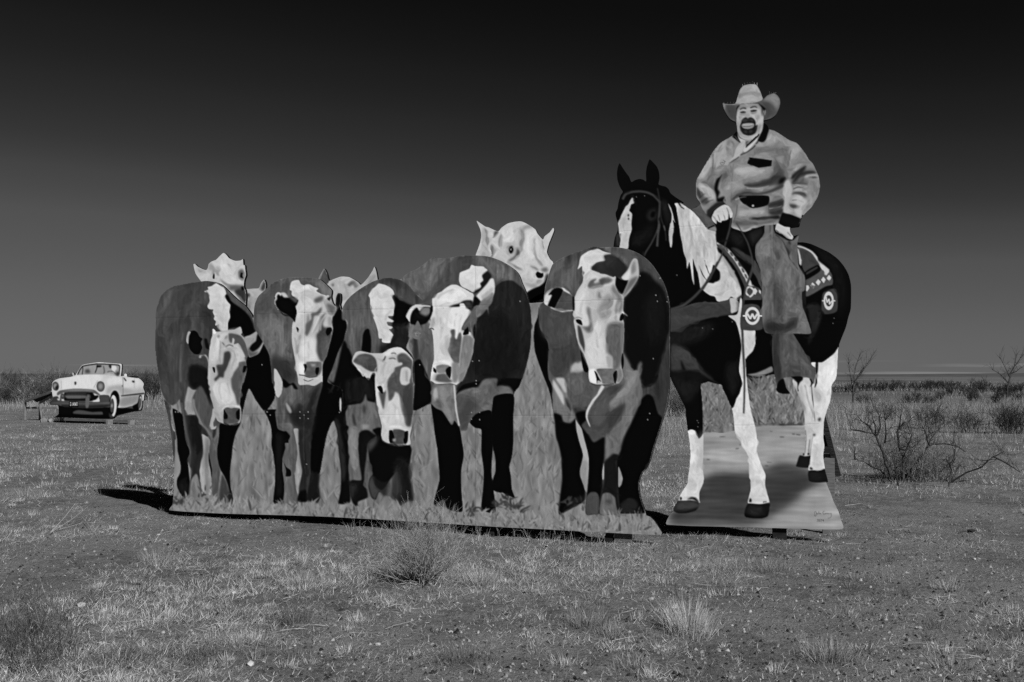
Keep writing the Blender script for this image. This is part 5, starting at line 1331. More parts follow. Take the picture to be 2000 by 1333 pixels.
f L 74 p=chaps t=s10: 1100,170 1160,165 1280,150 1320,200 1400,330 1480,470 1515,500 1500,650 1465,600 1390,575 1280,580 1200,595 1160,640 1140,680 1120,600 1100,450 1090,300
f L 86 b5 k=chaps a.8 t=s10: 1180,180 1270,170 1330,270 1400,400 1460,490 1400,520 1260,480 1200,420
f L 40 b4 k=chaps: 1100,170 1150,180 1150,360 1190,560 1150,640 1115,560 1095,400
s L 44 w12 b1.5 k=chaps a.7: 1215,220 1230,380 1290,520 1320,570
s L 100 w12 b2 k=chaps a.7: 1290,220 1380,420 1440,520
f L 7 p=boot b.8: 1135,680 1150,630 1200,600 1230,690 1265,745 1200,750 1150,735 1130,710
f K 7 p=saddle b1: 500,160 640,150 700,140 800,170 960,110 965,180 880,300 860,420 940,560 940,720 890,640 850,690 830,640 790,560 700,440 620,340 500,262
f K 28 b5 k=saddle a.9: 640,170 730,180 760,300 700,300 640,230
f K 34 b5 k=saddle a.9: 820,170 950,130 940,200 870,290 820,240
f K 52 b1.5 k=saddle: 640,325 700,330 800,400 850,430 840,490 760,440 690,390
s K 16 w6 b.8 k=saddle: 650,330 740,410 840,490
f K 70 b1 k=saddle: 870,440 910,520 935,640 935,780 900,640 860,560 860,480
f I 84 p=saddle_horn t=b4 b.8: 850,545 900,525 945,495 985,570 1050,640 1095,730 1085,760 1010,735 960,670 900,600
f I 8 b.6: 1000,735 1070,700 1078,712 1015,745
f I 120 b.8 k=saddle_horn: 1010,745 1075,715 1100,750 1085,765
f K 7 p=saddle_horn: 525,80 600,60 640,30 630,150 520,160
f K 26 p=saddle_strap b.8: 1310,500 1365,620 1368,960 1340,900 1330,760 1350,640
# ---- rider
f I 96 p=chaps t=s9: 1570,700 1650,690 1660,760 1700,800 1760,850 1830,880 1880,860 1890,1000 1900,1100 1950,1180 1965,1250 1960,1333 @K 1330,760 1340,900 1370,980 1415,1120 1420,1155 1390,1165 1280,1160 1180,1160 1060,1165 980,1150 955,1100 940,980 945,830 940,720 930,560 880,420 880,300 940,220 965,180
f I 100 p=chaps b.8: 1690,790 1790,850 1850,845 1902,795 1890,870 1800,885 1720,840
f K 128 b8 k=chaps a.9 t=s9: 960,270 1010,260 1040,340 1040,430 980,460 930,400 930,330
f K 52 b6 k=chaps a.9: 985,420 1020,410 1010,520 990,540
f K 46 b4 k=chaps a.9: 1070,330 1110,370 1110,440 1070,520 1090,430
f K 108 b7 k=chaps a.8 t=s10: 1110,480 1200,470 1260,640 1300,820 1350,1000 1400,1120 1340,1120 1270,900 1200,700
f K 100 b6 k=chaps a.7 t=s10: 970,560 1040,580 1050,800 1040,960 980,960 960,800
f K 56 b6 k=chaps a.8 t=s10: 1060,640 1110,660 1140,860 1160,1000 1080,1010 1060,860
f K 34 b5 k=chaps a.95: 960,1080 1030,1030 1130,1080 1200,1040 1290,990 1300,1040 1260,1100 1160,1150 1060,1160 980,1145
f K 110 b4 k=chaps a.9: 1330,1000 1380,1010 1415,1130 1400,1155 1340,1140 1310,1080
f K 40 b1.5 k=chaps: 1210,250 1230,330 1200,400 1180,310
s K 36 w7 b.8 k=chaps: 1075,195 1140,250 1180,330 1210,430 1270,500 1290,540
f K 90 b2 k=chaps: 1130,230 1210,290 1280,270 1300,200 1292,300 1300,480 1250,440 1210,350
s K 110 w7 b.8 k=chaps: 1240,500 1300,560 1330,640 1325,740
f I 124 p=jacket t=b5: 1050,0 1020,60 980,120 940,190 905,250 895,300 895,380 900,430 930,478 970,560 1010,600 1060,560 1170,490 1240,560 1250,660 1240,720 1300,745 1370,765 1450,740 1560,705 1720,685 1740,600 1800,700 1905,690 1920,640 @P 1567,420 1578,425 1586,404 1597,386 1602,366 1600,350 @J 1725,1290 1690,1210 1650,1130 1600,1080 1560,1010 1500,930 1440,865 1330,820 1250,765 1150,705 1080,685 1000,660 900,760 780,830 700,800 610,765 560,795 450,860 370,950 300,1050 230,1180 150,1320
# jacket light and folds
f J 150 b6 k=jacket a.8: 330,1010 450,870 560,800 620,830 640,900 600,960 520,1040 420,1120 370,1200 350,1100
f J 128 b6 k=jacket a.9: 760,860 1000,800 1100,720 1250,790 1330,850 1280,1000 1260,1200 1150,1040 820,1040 700,1080 640,1140 700,1000
f J 84 b5 k=jacket a.8: 900,900 1040,930 1200,930 1280,960 1240,1010 1080,1000 900,980
f J 122 b8 k=jacket a.9: 1350,900 1440,880 1520,980 1600,1100 1650,1180 1560,1160 1450,1180 1360,1240 1320,1120
f J 150 b4 k=jacket a.8: 1340,890 1430,870 1480,930 1400,960 1350,1030
f J 58 b3 k=jacket a.9: 1320,900 1335,900 1300,1060 1290,1200 1310,1300 1280,1240 1275,1100
f J 150 b4 k=jacket a.8: 220,1200 300,1060 340,1010 340,1140 340,1250 310,1240 300,1100 250,1200 180,1320
f J 64 b3 k=jacket a.9: 330,1020 350,1000 350,1100 345,1250 325,1250 330,1120
f J 60 b2.5 k=jacket a.9: 430,960 460,920 450,1000 410,1090 400,1060
f J 60 b3 k=jacket a.9: 545,840 570,820 550,900 540,980 520,940
s J 50 w10-4 b1.5 k=jacket: 590,840 620,880 620,920
f I 70 b3 k=jacket a.9: 920,260 960,265 1060,310 1080,350 1000,310 930,290
f I 160 b3 k=jacket a.8: 930,200 1000,120 1050,60 1050,200 1020,270 960,250 910,280
f I 92 b4 k=jacket a.8: 990,180 1060,90 1080,260 1060,310 1000,280
f I 66 b2.5 k=jacket a.9: 905,400 930,370 945,375 920,420 930,450 980,390 1000,385 960,450 1010,430 1040,420 1000,490 960,500
s I 60 w12-5 b1.5 k=jacket: 970,320 1040,330 1070,360
f I 140 b3 k=jacket a.7: 940,300 1010,320 1060,370 1080,440 1030,400 960,360
f I 6 b1.5 k=jacket: 1145,195 1150,205 1120,290 1110,350 1130,380 1110,440 1170,420 1180,470 1105,475 1090,400 1075,350 1090,270
f I 64 b4 k=jacket a.8: 1160,200 1220,160 1200,240 1150,320 1150,260
f I 130 b6 k=jacket a.9: 1260,130 1400,130 1560,170 1620,170 1560,240 1400,260 1300,320 1260,380 1180,420 1150,360 1220,240
f I 60 b5 k=jacket a.9: 1640,200 1700,150 1750,180 1780,240 1740,300 1640,330 1520,350 1420,370 1350,380 1420,330 1530,310 1600,260
f I 10 b2.5 k=jacket: 1720,240 1780,235 1755,290 1700,300
f I 58 b4 k=jacket a.9: 1650,60 1690,90 1740,170 1760,230 1710,190 1660,120
f I 74 b4 k=jacket a.8: 1270,400 1380,360 1500,380 1620,370 1540,405 1400,400 1300,420 1230,470
f I 40 b3 k=jacket a.9: 1380,285 1480,290 1600,250 1560,290 1440,310
f I 56 b4 k=jacket a.9: 1600,500 1750,440 1760,480 1740,590 1660,600 1600,590
f I 96 b4 k=jacket a.8: 1240,440 1320,420 1320,480 1280,540 1250,520
f I 130 b5 k=jacket a.8: 1300,530 1580,530 1580,600 1440,620 1300,640
f I 16 b2 k=jacket: 1410,640 1480,625 1600,620 1700,605 1720,640 1600,640 1500,650
f I 70 b3 k=jacket a.9: 1260,660 1400,670 1560,660 1700,650 1640,680 1450,700 1300,700
f I 170 b2 k=jacket: 1240,715 1320,730 1380,745 1480,710 1700,680 1640,695 1500,715 1370,768 1290,745
f J 12 b2 k=jacket: 1380,1290 1450,1230 1540,1170 1565,1165 1500,1250 1400,1333 1370,1333
f J 60 b3 k=jacket a.9: 1420,1310 1480,1250 1600,1220 1690,1240 1680,1270 1560,1290 1480,1300
f I 160 b3 p=jacket: 1760,300 1795,255 1830,310 1835,350 1830,430 1800,500 1850,560 1750,580 1755,450
f I 150 b5 k=jacket a.9: 1840,360 1920,330 1997,330 1997,470 1960,520 1940,560 1920,640 1830,570 1800,480
f I 70 b3 k=jacket a.9: 1830,400 1880,375 1960,390 1980,420 1940,440 1920,410 1870,400
f I 70 b3 k=jacket a.9: 1810,500 1860,500 1910,520 1880,540 1830,530
f I 84 b4 k=jacket a.9: 1830,270 1900,200 1980,160 1997,200 1940,250 1997,270 1997,310 1900,310 1840,320
f I 20 b2 k=jacket a.9: 1830,300 1880,220 1970,130 1930,200 1870,270
s I 70 w4 b.8 k=jacket a.8: 1262,100 1245,300 1240,480
s I 64 w5 b.8 k=jacket: 1300,500 1290,590 1260,680
s I 130 w4 b.8 k=jacket: 1598,490 1592,610
f I 6 h p=jacket/pocket.1: 1412,38 1640,68 1632,125 1510,143 1398,100
f I 6 b.6 p=jacket/pocket.2: 1315,418 1330,412 1600,415 1602,500 1510,530 1440,535 1370,500 1330,460
f I 150 b.5: 1442,508 1455,500 1466,510 1456,524 1443,518
f I 12 b.8 p=jacket/cuff.1: 1740,580 1800,590 1880,620 1918,640 1905,690 1880,718 1820,725 1760,715 1705,680 1715,640
f I 34 b1.5 p=jacket/cuff.2: 1000,600 1010,550 1060,510 1100,480 1170,470 1190,490 1120,520 1070,560 1055,610 1060,640 1020,620
f I 180 p=hand.1 t=b3: 1060,600 1080,560 1130,520 1180,500 1220,520 1245,560 1255,590 1250,625 1230,630 1220,590 1210,640 1180,655 1150,660 1140,675 1110,665 1100,650 1095,690 1060,660 1050,630
s I 100 w6 b.8 k=hand.1: 1110,600 1125,640 1130,665
s I 100 w6 b.8 k=hand.1: 1155,560 1175,620 1180,650
s I 90 w6 b.8 k=hand.1: 1195,530 1215,580 1212,630
s I 110 w7 b1 k=hand.1: 1060,610 1085,640 1095,680
f I 172 p=hand.2 t=b3: 1680,695 1700,685 1760,715 1815,725 1820,770 1845,810 1835,840 1790,830 1740,790 1690,770 1670,745
s I 100 w6 b1 k=hand.2: 1700,765 1760,800 1800,830
s I 90 w6 b1 k=hand.2: 1790,770 1825,810
s K 20 w14-8 b1: 1065,170 1110,200 1180,240
f I 158 b2 k=jacket a.75: 1270,150 1390,130 1480,150 1400,190 1300,200
f I 150 b2.5 k=jacket a.7: 1180,330 1260,300 1380,330 1300,350 1210,380
f I 158 b2 k=jacket a.8: 1320,560 1440,550 1570,560 1540,590 1400,600 1320,610
f I 48 b1.6 k=jacket a.85: 1360,300 1460,305 1560,280 1650,230 1720,225 1640,290 1540,320 1420,325
f I 52 b1.6 k=jacket a.85: 1280,410 1390,375 1500,392 1640,350 1740,300 1750,330 1620,385 1480,410 1330,410 1240,470
f I 150 b2 k=jacket a.7: 1420,345 1560,335 1680,310 1620,345 1500,365
f I 40 b1.6 k=jacket a.9: 1600,500 1700,470 1760,455 1750,520 1680,510 1610,520
f I 38 b1.6 k=jacket a.8: 1610,575 1680,565 1745,540 1735,590 1650,600
f I 164 b1.6 k=jacket a.9: 1760,310 1795,262 1828,312 1832,400 1795,470 1800,520 1840,555 1830,585 1755,575 1760,450
f I 160 b2 k=jacket a.85: 1850,330 1920,345 1985,340 1990,380 1920,365 1860,372
f I 168 b2 k=jacket a.85: 1840,430 1900,420 1960,450 1985,470 1940,540 1925,620 1880,600 1850,540 1880,500 1840,480
f I 56 b1.5 k=jacket a.85: 1828,400 1870,378 1950,385 1975,420 1935,400 1880,396
f I 60 b1.5 k=jacket a.85: 1805,500 1860,505 1915,515 1890,540 1835,530
f J 36 b1.5 k=jacket a.85: 1480,1262 1560,1235 1660,1235 1690,1255 1600,1262 1500,1290
f J 168 b1.5 k=jacket a.8: 1560,1285 1660,1270 1710,1290 1720,1330 1620,1310 1540,1320
f J 40 b1.5 k=jacket a.8: 1590,1310 1680,1300 1720,1318 1660,1325
f J 164 b3 k=jacket a.7: 1380,960 1450,920 1500,960 1440,1010 1380,1100 1360,1050
f J 160 b3 k=jacket a.7: 400,960 470,870 540,820 520,900 500,1010 430,1060 400,1130 375,1120
f J 158 b3 k=jacket a.75: 190,1270 270,1120 320,1050 320,1130 290,1240 230,1310
f I 158 b2 k=jacket a.8: 925,270 960,300 1040,330 1070,380 1090,450 1040,480 1010,440 960,400 920,350
f I 50 b1.5 k=jacket a.9: 905,330 930,360 950,420 930,440 905,390
s I 48 w12-5 b1.2 k=jacket: 930,440 970,400 1010,390
s I 48 w12-5 b1.2 k=jacket: 950,480 1000,440 1050,425
s I 48 w10-5 b1.2 k=jacket: 990,490 1030,465 1070,455
s I 46 w9-4 b.8 k=jacket a.8: 1370,310 1450,318 1540,296 1620,262
s I 52 w8-3 b.8 k=jacket a.8: 1300,420 1400,385 1520,398
s I 172 w10-4 b.8 k=jacket a.7: 1390,340 1500,345 1610,318
s I 170 w10-4 b.8 k=jacket a.7: 1280,455 1340,430 1390,425
s I 44 w10-4 b.8 k=jacket a.8: 1615,490 1690,470 1750,440
s I 168 w8-4 b.8 k=jacket a.7: 1610,540 1690,530 1740,510
s I 50 w8-3 b.8 k=jacket a.8: 1850,300 1920,290 1985,300
s I 50 w9-3 b.8 k=jacket a.8: 1845,350 1900,330 1975,350
s I 175 w9-4 b.8 k=jacket a.7: 1850,325 1920,312 1985,325
s I 56 w8-3 b.8 k=jacket a.8: 1835,460 1890,455 1950,480
s J 50 w9-3 b.8 k=jacket a.8: 420,980 440,930 470,890
s J 52 w9-3 b.8 k=jacket a.8: 355,1010 350,1100 342,1200
s J 170 w12-5 b.8 k=jacket a.7: 380,1000 375,1080 365,1180
s J 46 w12-4 b.8 k=jacket a.8: 1400,1320 1460,1245 1560,1170
s J 60 w8-3 b.8 k=jacket a.8: 1370,960 1340,1060 1320,1180
s J 172 w10-4 b.8 k=jacket a.7: 1400,940 1370,1040 1350,1160
s J 64 w7-3 b.8 k=jacket a.7: 1150,1060 1200,1140 1240,1230
f J 172 b2.5 k=jacket a.6: 300,1090 340,1020 345,1080 320,1180 270,1260 200,1310
f I 172 b2.5 k=jacket a.55: 930,290 1000,320 1060,370 1080,430 1030,440 970,380
f I 170 b3 k=jacket a.5: 1270,160 1420,140 1580,170 1480,215 1330,225
f I 172 b2 k=jacket a.6: 1850,400 1930,420 1975,470 1940,540 1900,600 1860,560 1890,500
f J 165 b3 k=jacket a.5: 800,900 960,850 1090,760 1200,800 1120,880 940,920
# reins
s I 58 w14-16-18 b1 p=reins: 1240,640 1225,740 1190,860 1150,990 1090,1110 1020,1230 960,1333
s K 58 w18-22-26-22 b1 p=reins: 510,460 440,590 380,690 280,800 180,880 100,910 45,925
s I 62 w10-14-16 b1 p=reins: 1290,680 1340,760 1400,870 1440,1000 1450,1100 1420,1200 1390,1290
s K 58 w16-18-14 b1 p=reins: 850,440 855,520 820,620 780,720 765,820 750,960 745,1120
# scarf, collar, head
f J 150 p=jacket b.8 t=b5: 390,1130 430,1050 520,1030 600,1040 560,1110 540,1160 450,1180 390,1200
s J 60 w5 b.7: 395,1195 450,1170 530,1162
s J 60 w4 b.6: 450,1100 470,1085 500,1100 495,1140 465,1152 447,1130 452,1100
s J 60 w4 b.5: 436,1125 460,1118
s J 60 w4 b.5: 495,1115 518,1105
s J 60 w4 b.5: 462,1110 472,1128 480,1112 490,1128
f J 8 p=collar.2 b.8: 600,780 650,730 670,700 690,780 740,860 720,870 670,840 620,800
s J 110 w8 b.8 k=collar.2: 640,780 690,850
s J 90 w6 b.8 k=collar.2: 610,790 640,770
f J 7 p=collar b.8: 1005,590 1060,640 1080,690 1060,760 1040,820 1010,860 960,850 930,830 960,760 990,680
f J 160 p=face b.8 t=b3: 655,620 650,480 655,400 700,365 850,350 960,360 1000,400 1010,450 1040,430 1040,480 1015,540 1005,600 1000,660 970,740 900,800 780,830 700,790 670,720
f J 178 b4 k=face a.8: 680,500 760,490 850,480 940,450 990,520 990,600 930,620 900,560 740,560 690,600
f J 130 b3 k=face a.8: 660,420 700,380 820,370 960,380 1000,420 940,400 840,385 720,410
f J 44 b.8 k=face: 700,420 740,400 780,405 780,425 740,418 705,435
f J 44 b.8 k=face: 835,400 870,385 910,385 930,410 890,400 840,415
f J 38 b.8 k=face: 700,465 740,450 780,460 770,475 720,478
f J 38 b.8 k=face: 835,445 880,432 925,440 900,458 850,462
f J 130 b3 k=face a.9: 790,430 810,430 820,500 860,530 780,540 770,500 790,480
s J 100 w6 b1 k=face: 770,530 800,545 840,535 855,515
f J 24 b.9 p=face/beard: 716,598 724,568 752,540 780,532 802,550 830,534 868,540 896,570 908,606 903,640 930,630 926,690 902,738 856,764 800,770 742,748 708,702 698,650
f J 66 b1.2 k=face/beard: 740,568 775,552 800,566 790,580 745,590
f J 66 b1.2 k=face/beard: 830,556 866,560 884,584 850,578
f J 50 b1.5 k=face/beard: 752,706 790,700 796,740 762,736
f J 50 b1.5 k=face/beard: 820,700 862,696 866,724 830,742
f J 132 b.7 k=face: 722,630 750,612 800,606 850,604 884,614 886,640 862,670 806,684 754,676 728,656
f J 152 b.6 k=face: 738,624 800,616 868,618 858,634 800,640 748,640
s J 70 w5 b.5 k=face: 736,648 800,652 872,640
s J 30 w6 b1 k=face: 730,605 800,595 885,600
f J 112 b3 k=face a.8: 655,560 690,600 700,700 740,780 690,760 665,680
f J 118 b3 k=face a.8: 930,640 990,620 980,700 920,770 930,700
f J 84 b1.5 k=face a.9: 690,485 740,488 780,480 770,496 720,502
f J 84 b1.5 k=face a.9: 835,470 890,470 930,460 910,482 860,488
f J 44 b2 k=face a.8: 735,560 790,552 850,548 880,570 830,575 780,590 740,590
f J 112 b3 k=face a.75: 656,400 700,368 850,352 960,362 1000,402 1000,430 900,392 780,398 690,430 660,470
f J 124 b2 k=face a.7: 690,505 740,520 730,560 700,580
f J 124 b2 k=face a.7: 900,500 960,500 950,560 910,560
s J 110 w5 b.8 k=face a.8: 690,520 705,560 700,600
s J 110 w5 b.8 k=face a.8: 905,520 925,560 925,600
f J 14 b1.5 k=face: 985,410 1010,400 1000,450 992,520 985,480
s J 120 w7 b1 k=face: 1020,440 1030,480 1010,540
f J 172 p=scarf b.8 t=b3: 670,740 700,800 780,830 860,820 950,740 960,760 900,860 780,990 740,960 770,870 720,870 680,800
f J 8 b.8 k=scarf: 800,880 880,800 945,735 950,770 880,840 800,910 775,930 790,880
f J 60 b2 k=scarf: 770,850 830,830 800,870 775,900
f J 160 p=scarf b.8 t=b3: 745,830 770,850 760,930 730,980 700,1020 690,1060 620,1080 550,1135 580,1070 620,1040 640,960 680,890
s J 12 w12-8 b1: 940,840 880,920 800,980 710,1020
s J 12 w10-4 b1: 690,1045 640,1080 560,1130
# hat
f J 150 p=hat b.8 t=b4: 635,355 670,260 700,170 750,115 830,100 900,100 930,125 970,200 1002,290 950,330 800,350
f J 158 b6 k=hat a.8: 720,200 800,150 900,140 940,240 880,300 720,320
f J 118 b5 k=hat a.8: 640,350 680,250 720,140 740,160 700,260 690,340
s J 84 w8 b1.2 k=hat a.7: 690,245 780,215 900,205 970,225
s J 90 w8 b1.2 k=hat a.6: 685,270 800,240 900,232 975,250
s J 95 w6 b1 k=hat a.6: 690,258 800,226 900,218 975,238
f J 90 p=hat b.8 t=b4: 475,350 490,335 510,355 640,358 760,358 900,340 1000,300 1050,250 1100,225 1150,220 1190,245 1220,290 1228,350 1210,420 1170,500 1100,550 1012,572 1030,500 1042,430 1000,400 960,360 850,345 700,365 655,400 648,480 650,560 640,590 580,560 530,500 490,420
f J 128 b3 k=hat a.8: 1000,310 1060,255 1140,228 1200,270 1210,350 1170,420 1120,340 1040,320
f J 62 b4 k=hat a.9: 960,350 1040,340 1120,380 1150,440 1100,520 1040,540 1040,430 1000,390
f J 60 b3 k=hat a.8: 510,370 620,370 650,400 645,560 580,540 530,470
f J 140 b2 k=hat: 480,350 495,340 505,370 500,440 488,410
s J 165 w7 b.8 k=hat: 510,358 640,360 800,352 900,336 990,300
f J 10 b1 k=face: 650,430 665,390 700,370 690,390 665,430 655,520
f J 8 b1: 940,352 990,380 1040,425 1010,430 975,395
"""
# circle-W emblem on the leather corner patches and on the chest
def emblem(cv, cx, cy, rx, ry, v_ring, v_bg, w, rot=0.0):
    t = np.linspace(0, 2 * math.pi, 40)
    def el(k): 
        x = rx * k * np.cos(t); y = ry * k * np.sin(t)
        return np.stack([cx + x, cy + y], 1)
    cv.put(el(1.0)[:-1], v_ring, 0.5); cv.put(el(1 - w)[:-1], v_bg, 0.5)
    def W(pts, wd):
        P = np.array(pts) * [rx * (1 - w), ry * (1 - w)] + [cx, cy]
        for a, b in zip(P[:-1], P[1:]):
            d = (b - a) / np.linalg.norm(b - a); n = np.array([-d[1], d[0]]) * wd / 2
            a2 = a - d * wd * .3; b2 = b + d * wd * .3
            cv.put(np.array([a2 + n, b2 + n, b2 - n, a2 - n]), v_ring, 0.4)
    c, s = math.cos(rot), math.sin(rot)
    Wp = [(-.95, -.28), (-.42, .42), (0, -.28), (.42, .42), (.95, -.28)]
    W([(x * c - y * s, x * s + y * c) for x, y in Wp], rx * 0.27)
    # side bars
    for sx in (-1, 1):
        cv.put(np.array([[cx + sx * rx * .9, cy - ry * .08], [cx + sx * rx * 1.28, cy - ry * .08], [cx + sx * rx * 1.28, cy + ry * .08], [cx + sx * rx * .9, cy + ry * .08]]), v_ring, 0.4)

horse_outline = catmull(parse_pts(HORSE_OUT.replace('\n', ' '), 'M'), True, 3)
rc = Canvas(1195, 150, 1672, 1042, 8, 9)
rc.put(horse_outline, 8, 0.5, 'horse')
rc.run(HORSE)
gpoly = parse_pts("400,640 600,670 700,890 720,1060 400,1150", 'L')
gpoly2 = parse_pts("860,640 1120,600 1150,740 1300,700 1400,1040 930,1060", 'L')
for gpq, sd in ((gpoly, 3), (gpoly2, 4)):
    for lo, hi in ((50, 80), (128, 150), (95, 112)):
        rc.blades(gpq, 150, lo, hi, 10, 28, sd * 10 + lo, clip='painted_ground', w=(2, 5), lean=0.5, alpha=0.7)
rc.brushwork(2400, 12, amp=0.09, thr=14, skip=('painted_ground',))
emblem(rc, 1469.5, 617.5, 14.5, 17.5, 185, 62, 0.32)
emblem(rc, 1618.5, 588.0, 10.0, 18.0, 180, 60, 0.38, 0.35)
# signature in the corner of the painted ground
def pen(cv, x0, y0, sc, strokes, v=70, w=0.75):
    for st in strokes:
        P = np.array(st, float) * sc + [x0, y0]
        C = catmull(P, False, 4) if len(P) > 2 else P
        d = np.gradient(C, axis=0); d /= np.linalg.norm(d, axis=1)[:, None] + 1e-9
        nn = np.stack([-d[:, 1], d[:, 0]], 1) * w / 2
        cv.put(np.vstack([C + nn, (C - nn)[::-1]]), v, 0.35, None, None, 0.9)
SIG = [  # in units of the enlarged crop (19.04 px per photo pixel)
 [(575, 440), (590, 395), (625, 375), (655, 410), (655, 480), (630, 540), (605, 545), (585, 510), (600, 460)],
 [(675, 460), (685, 440), (705, 440), (708, 465), (690, 475), (675, 460)],
 [(755, 365), (745, 420), (735, 470), (750, 435), (765, 440), (768, 470)],
 [(785, 470), (790, 440), (810, 435), (825, 450), (835, 470)],
 [(965, 360), (930, 355), (905, 400), (910, 450), (930, 475), (955, 470)],
 [(965, 455), (985, 450), (985, 435), (968, 445), (972, 470), (1000, 465)],
 [(1005, 470), (1010, 440), (1030, 440)], [(1040, 470), (1045, 440), (1065, 440), (1075, 470)],
 [(1085, 455), (1105, 450), (1105, 435), (1088, 445), (1095, 470), (1120, 465)],
 [(1140, 440), (1150, 465), (1170, 460), (1205, 435), (1215, 480), (1200, 560), (1150, 610), (1080, 620)],
 [(680, 670), (705, 655), (715, 680), (690, 735), (675, 745), (710, 740)], [(745, 670), (765, 660), (780, 700), (765, 740), (745, 735), (740, 690), (750, 665)],
 [(805, 670), (830, 655), (845, 680), (820, 735), (805, 745), (845, 740)], [(905, 660), (880, 710), (930, 710)], [(915, 660), (920, 745)]]
pen(rc, 1560, 980, 1 / 19.04, SIG)
for (x, y) in [(1364, 826), (1363, 834), (1372, 641), (1430, 629), (1322, 538), (1627, 632), (1629, 622), (1259, 383), (1243, 385), (1392, 643), (1362, 822)]:
    t = np.linspace(0, 2 * math.pi, 9)[:-1]
    rc.put(np.stack([x + 1.0 * np.cos(t), y + 1.0 * np.sin(t)], 1), 130, 0.4, None, None, 0.9)
HORSE_PLANE = Plane((1302, 1025.5), (1645, 1034.5), 0.12)
PAINT_GAIN_R = paint_gain(HORSE_PLANE)
horse = empty('horse_rider_cutout', HORSE_PLANE.hit(np.array(1480.0), np.array(1030.0)))
horse.location.z = 0
tag(horse, 'tall painted plywood cutout of a cowboy riding a black and white horse', 'cutout')
SEAMS_R = [((1200, 453), (1320, 448)), ((1326, 444), (1382, 440)), ((1510, 435), (1511, 740)), ((1565, 629), (1655, 627)), ((1300, 831), (1380, 829)), ((1430, 831), (1600, 829))]
_horse = board(rc, horse_outline, HORSE_PLANE, horse, PAINT_GAIN_R, step=1.3, seams=SEAMS_R, base_part='horse',
    names={'horse': 'painted black and white paint horse', 'hat': 'pale straw cowboy hat', 'jacket': 'pale canvas jacket with dark collar, cuffs and pocket flaps'})
# spikes along the hat that keep birds off
spk = []
for (x0, y0, x1, y1, n) in [(1451, 167, 1479, 164, 7), (1504, 184, 1517, 184, 5), (1421, 204, 1432, 204, 3)]:
    for i in range(n):
        x = x0 + (x1 - x0) * i / (n - 1); y = y0 + (y1 - y0) * i / (n - 1)
        a = HORSE_PLANE.hit(np.array(x), np.array(y + 3.0)); b = HORSE_PLANE.hit(np.array(x + random.uniform(-1.5, 1.5)), np.array(y - random.uniform(3, 6)))
        a = Vector(a) - HORSE_PLANE.n * 0.02; b = Vector(b) - HORSE_PLANE.n * random.uniform(-0.02, .05)
        r = 0.0022; d = (b - a).normalized(); u = d.cross(Vector((0, 1, 0))).normalized() * r; w = d.cross(u).normalized() * r
        V = [a + u, a - .5 * u + .87 * w, a - .5 * u - .87 * w, b + u, b - .5 * u + .87 * w, b - .5 * u - .87 * w]
        o = link_mesh('bird_spike', V, [(0, 1, 4, 3), (1, 2, 5, 4), (2, 0, 3, 5), (3, 4, 5), (2, 1, 0)], M_TIMBER_LT, horse)
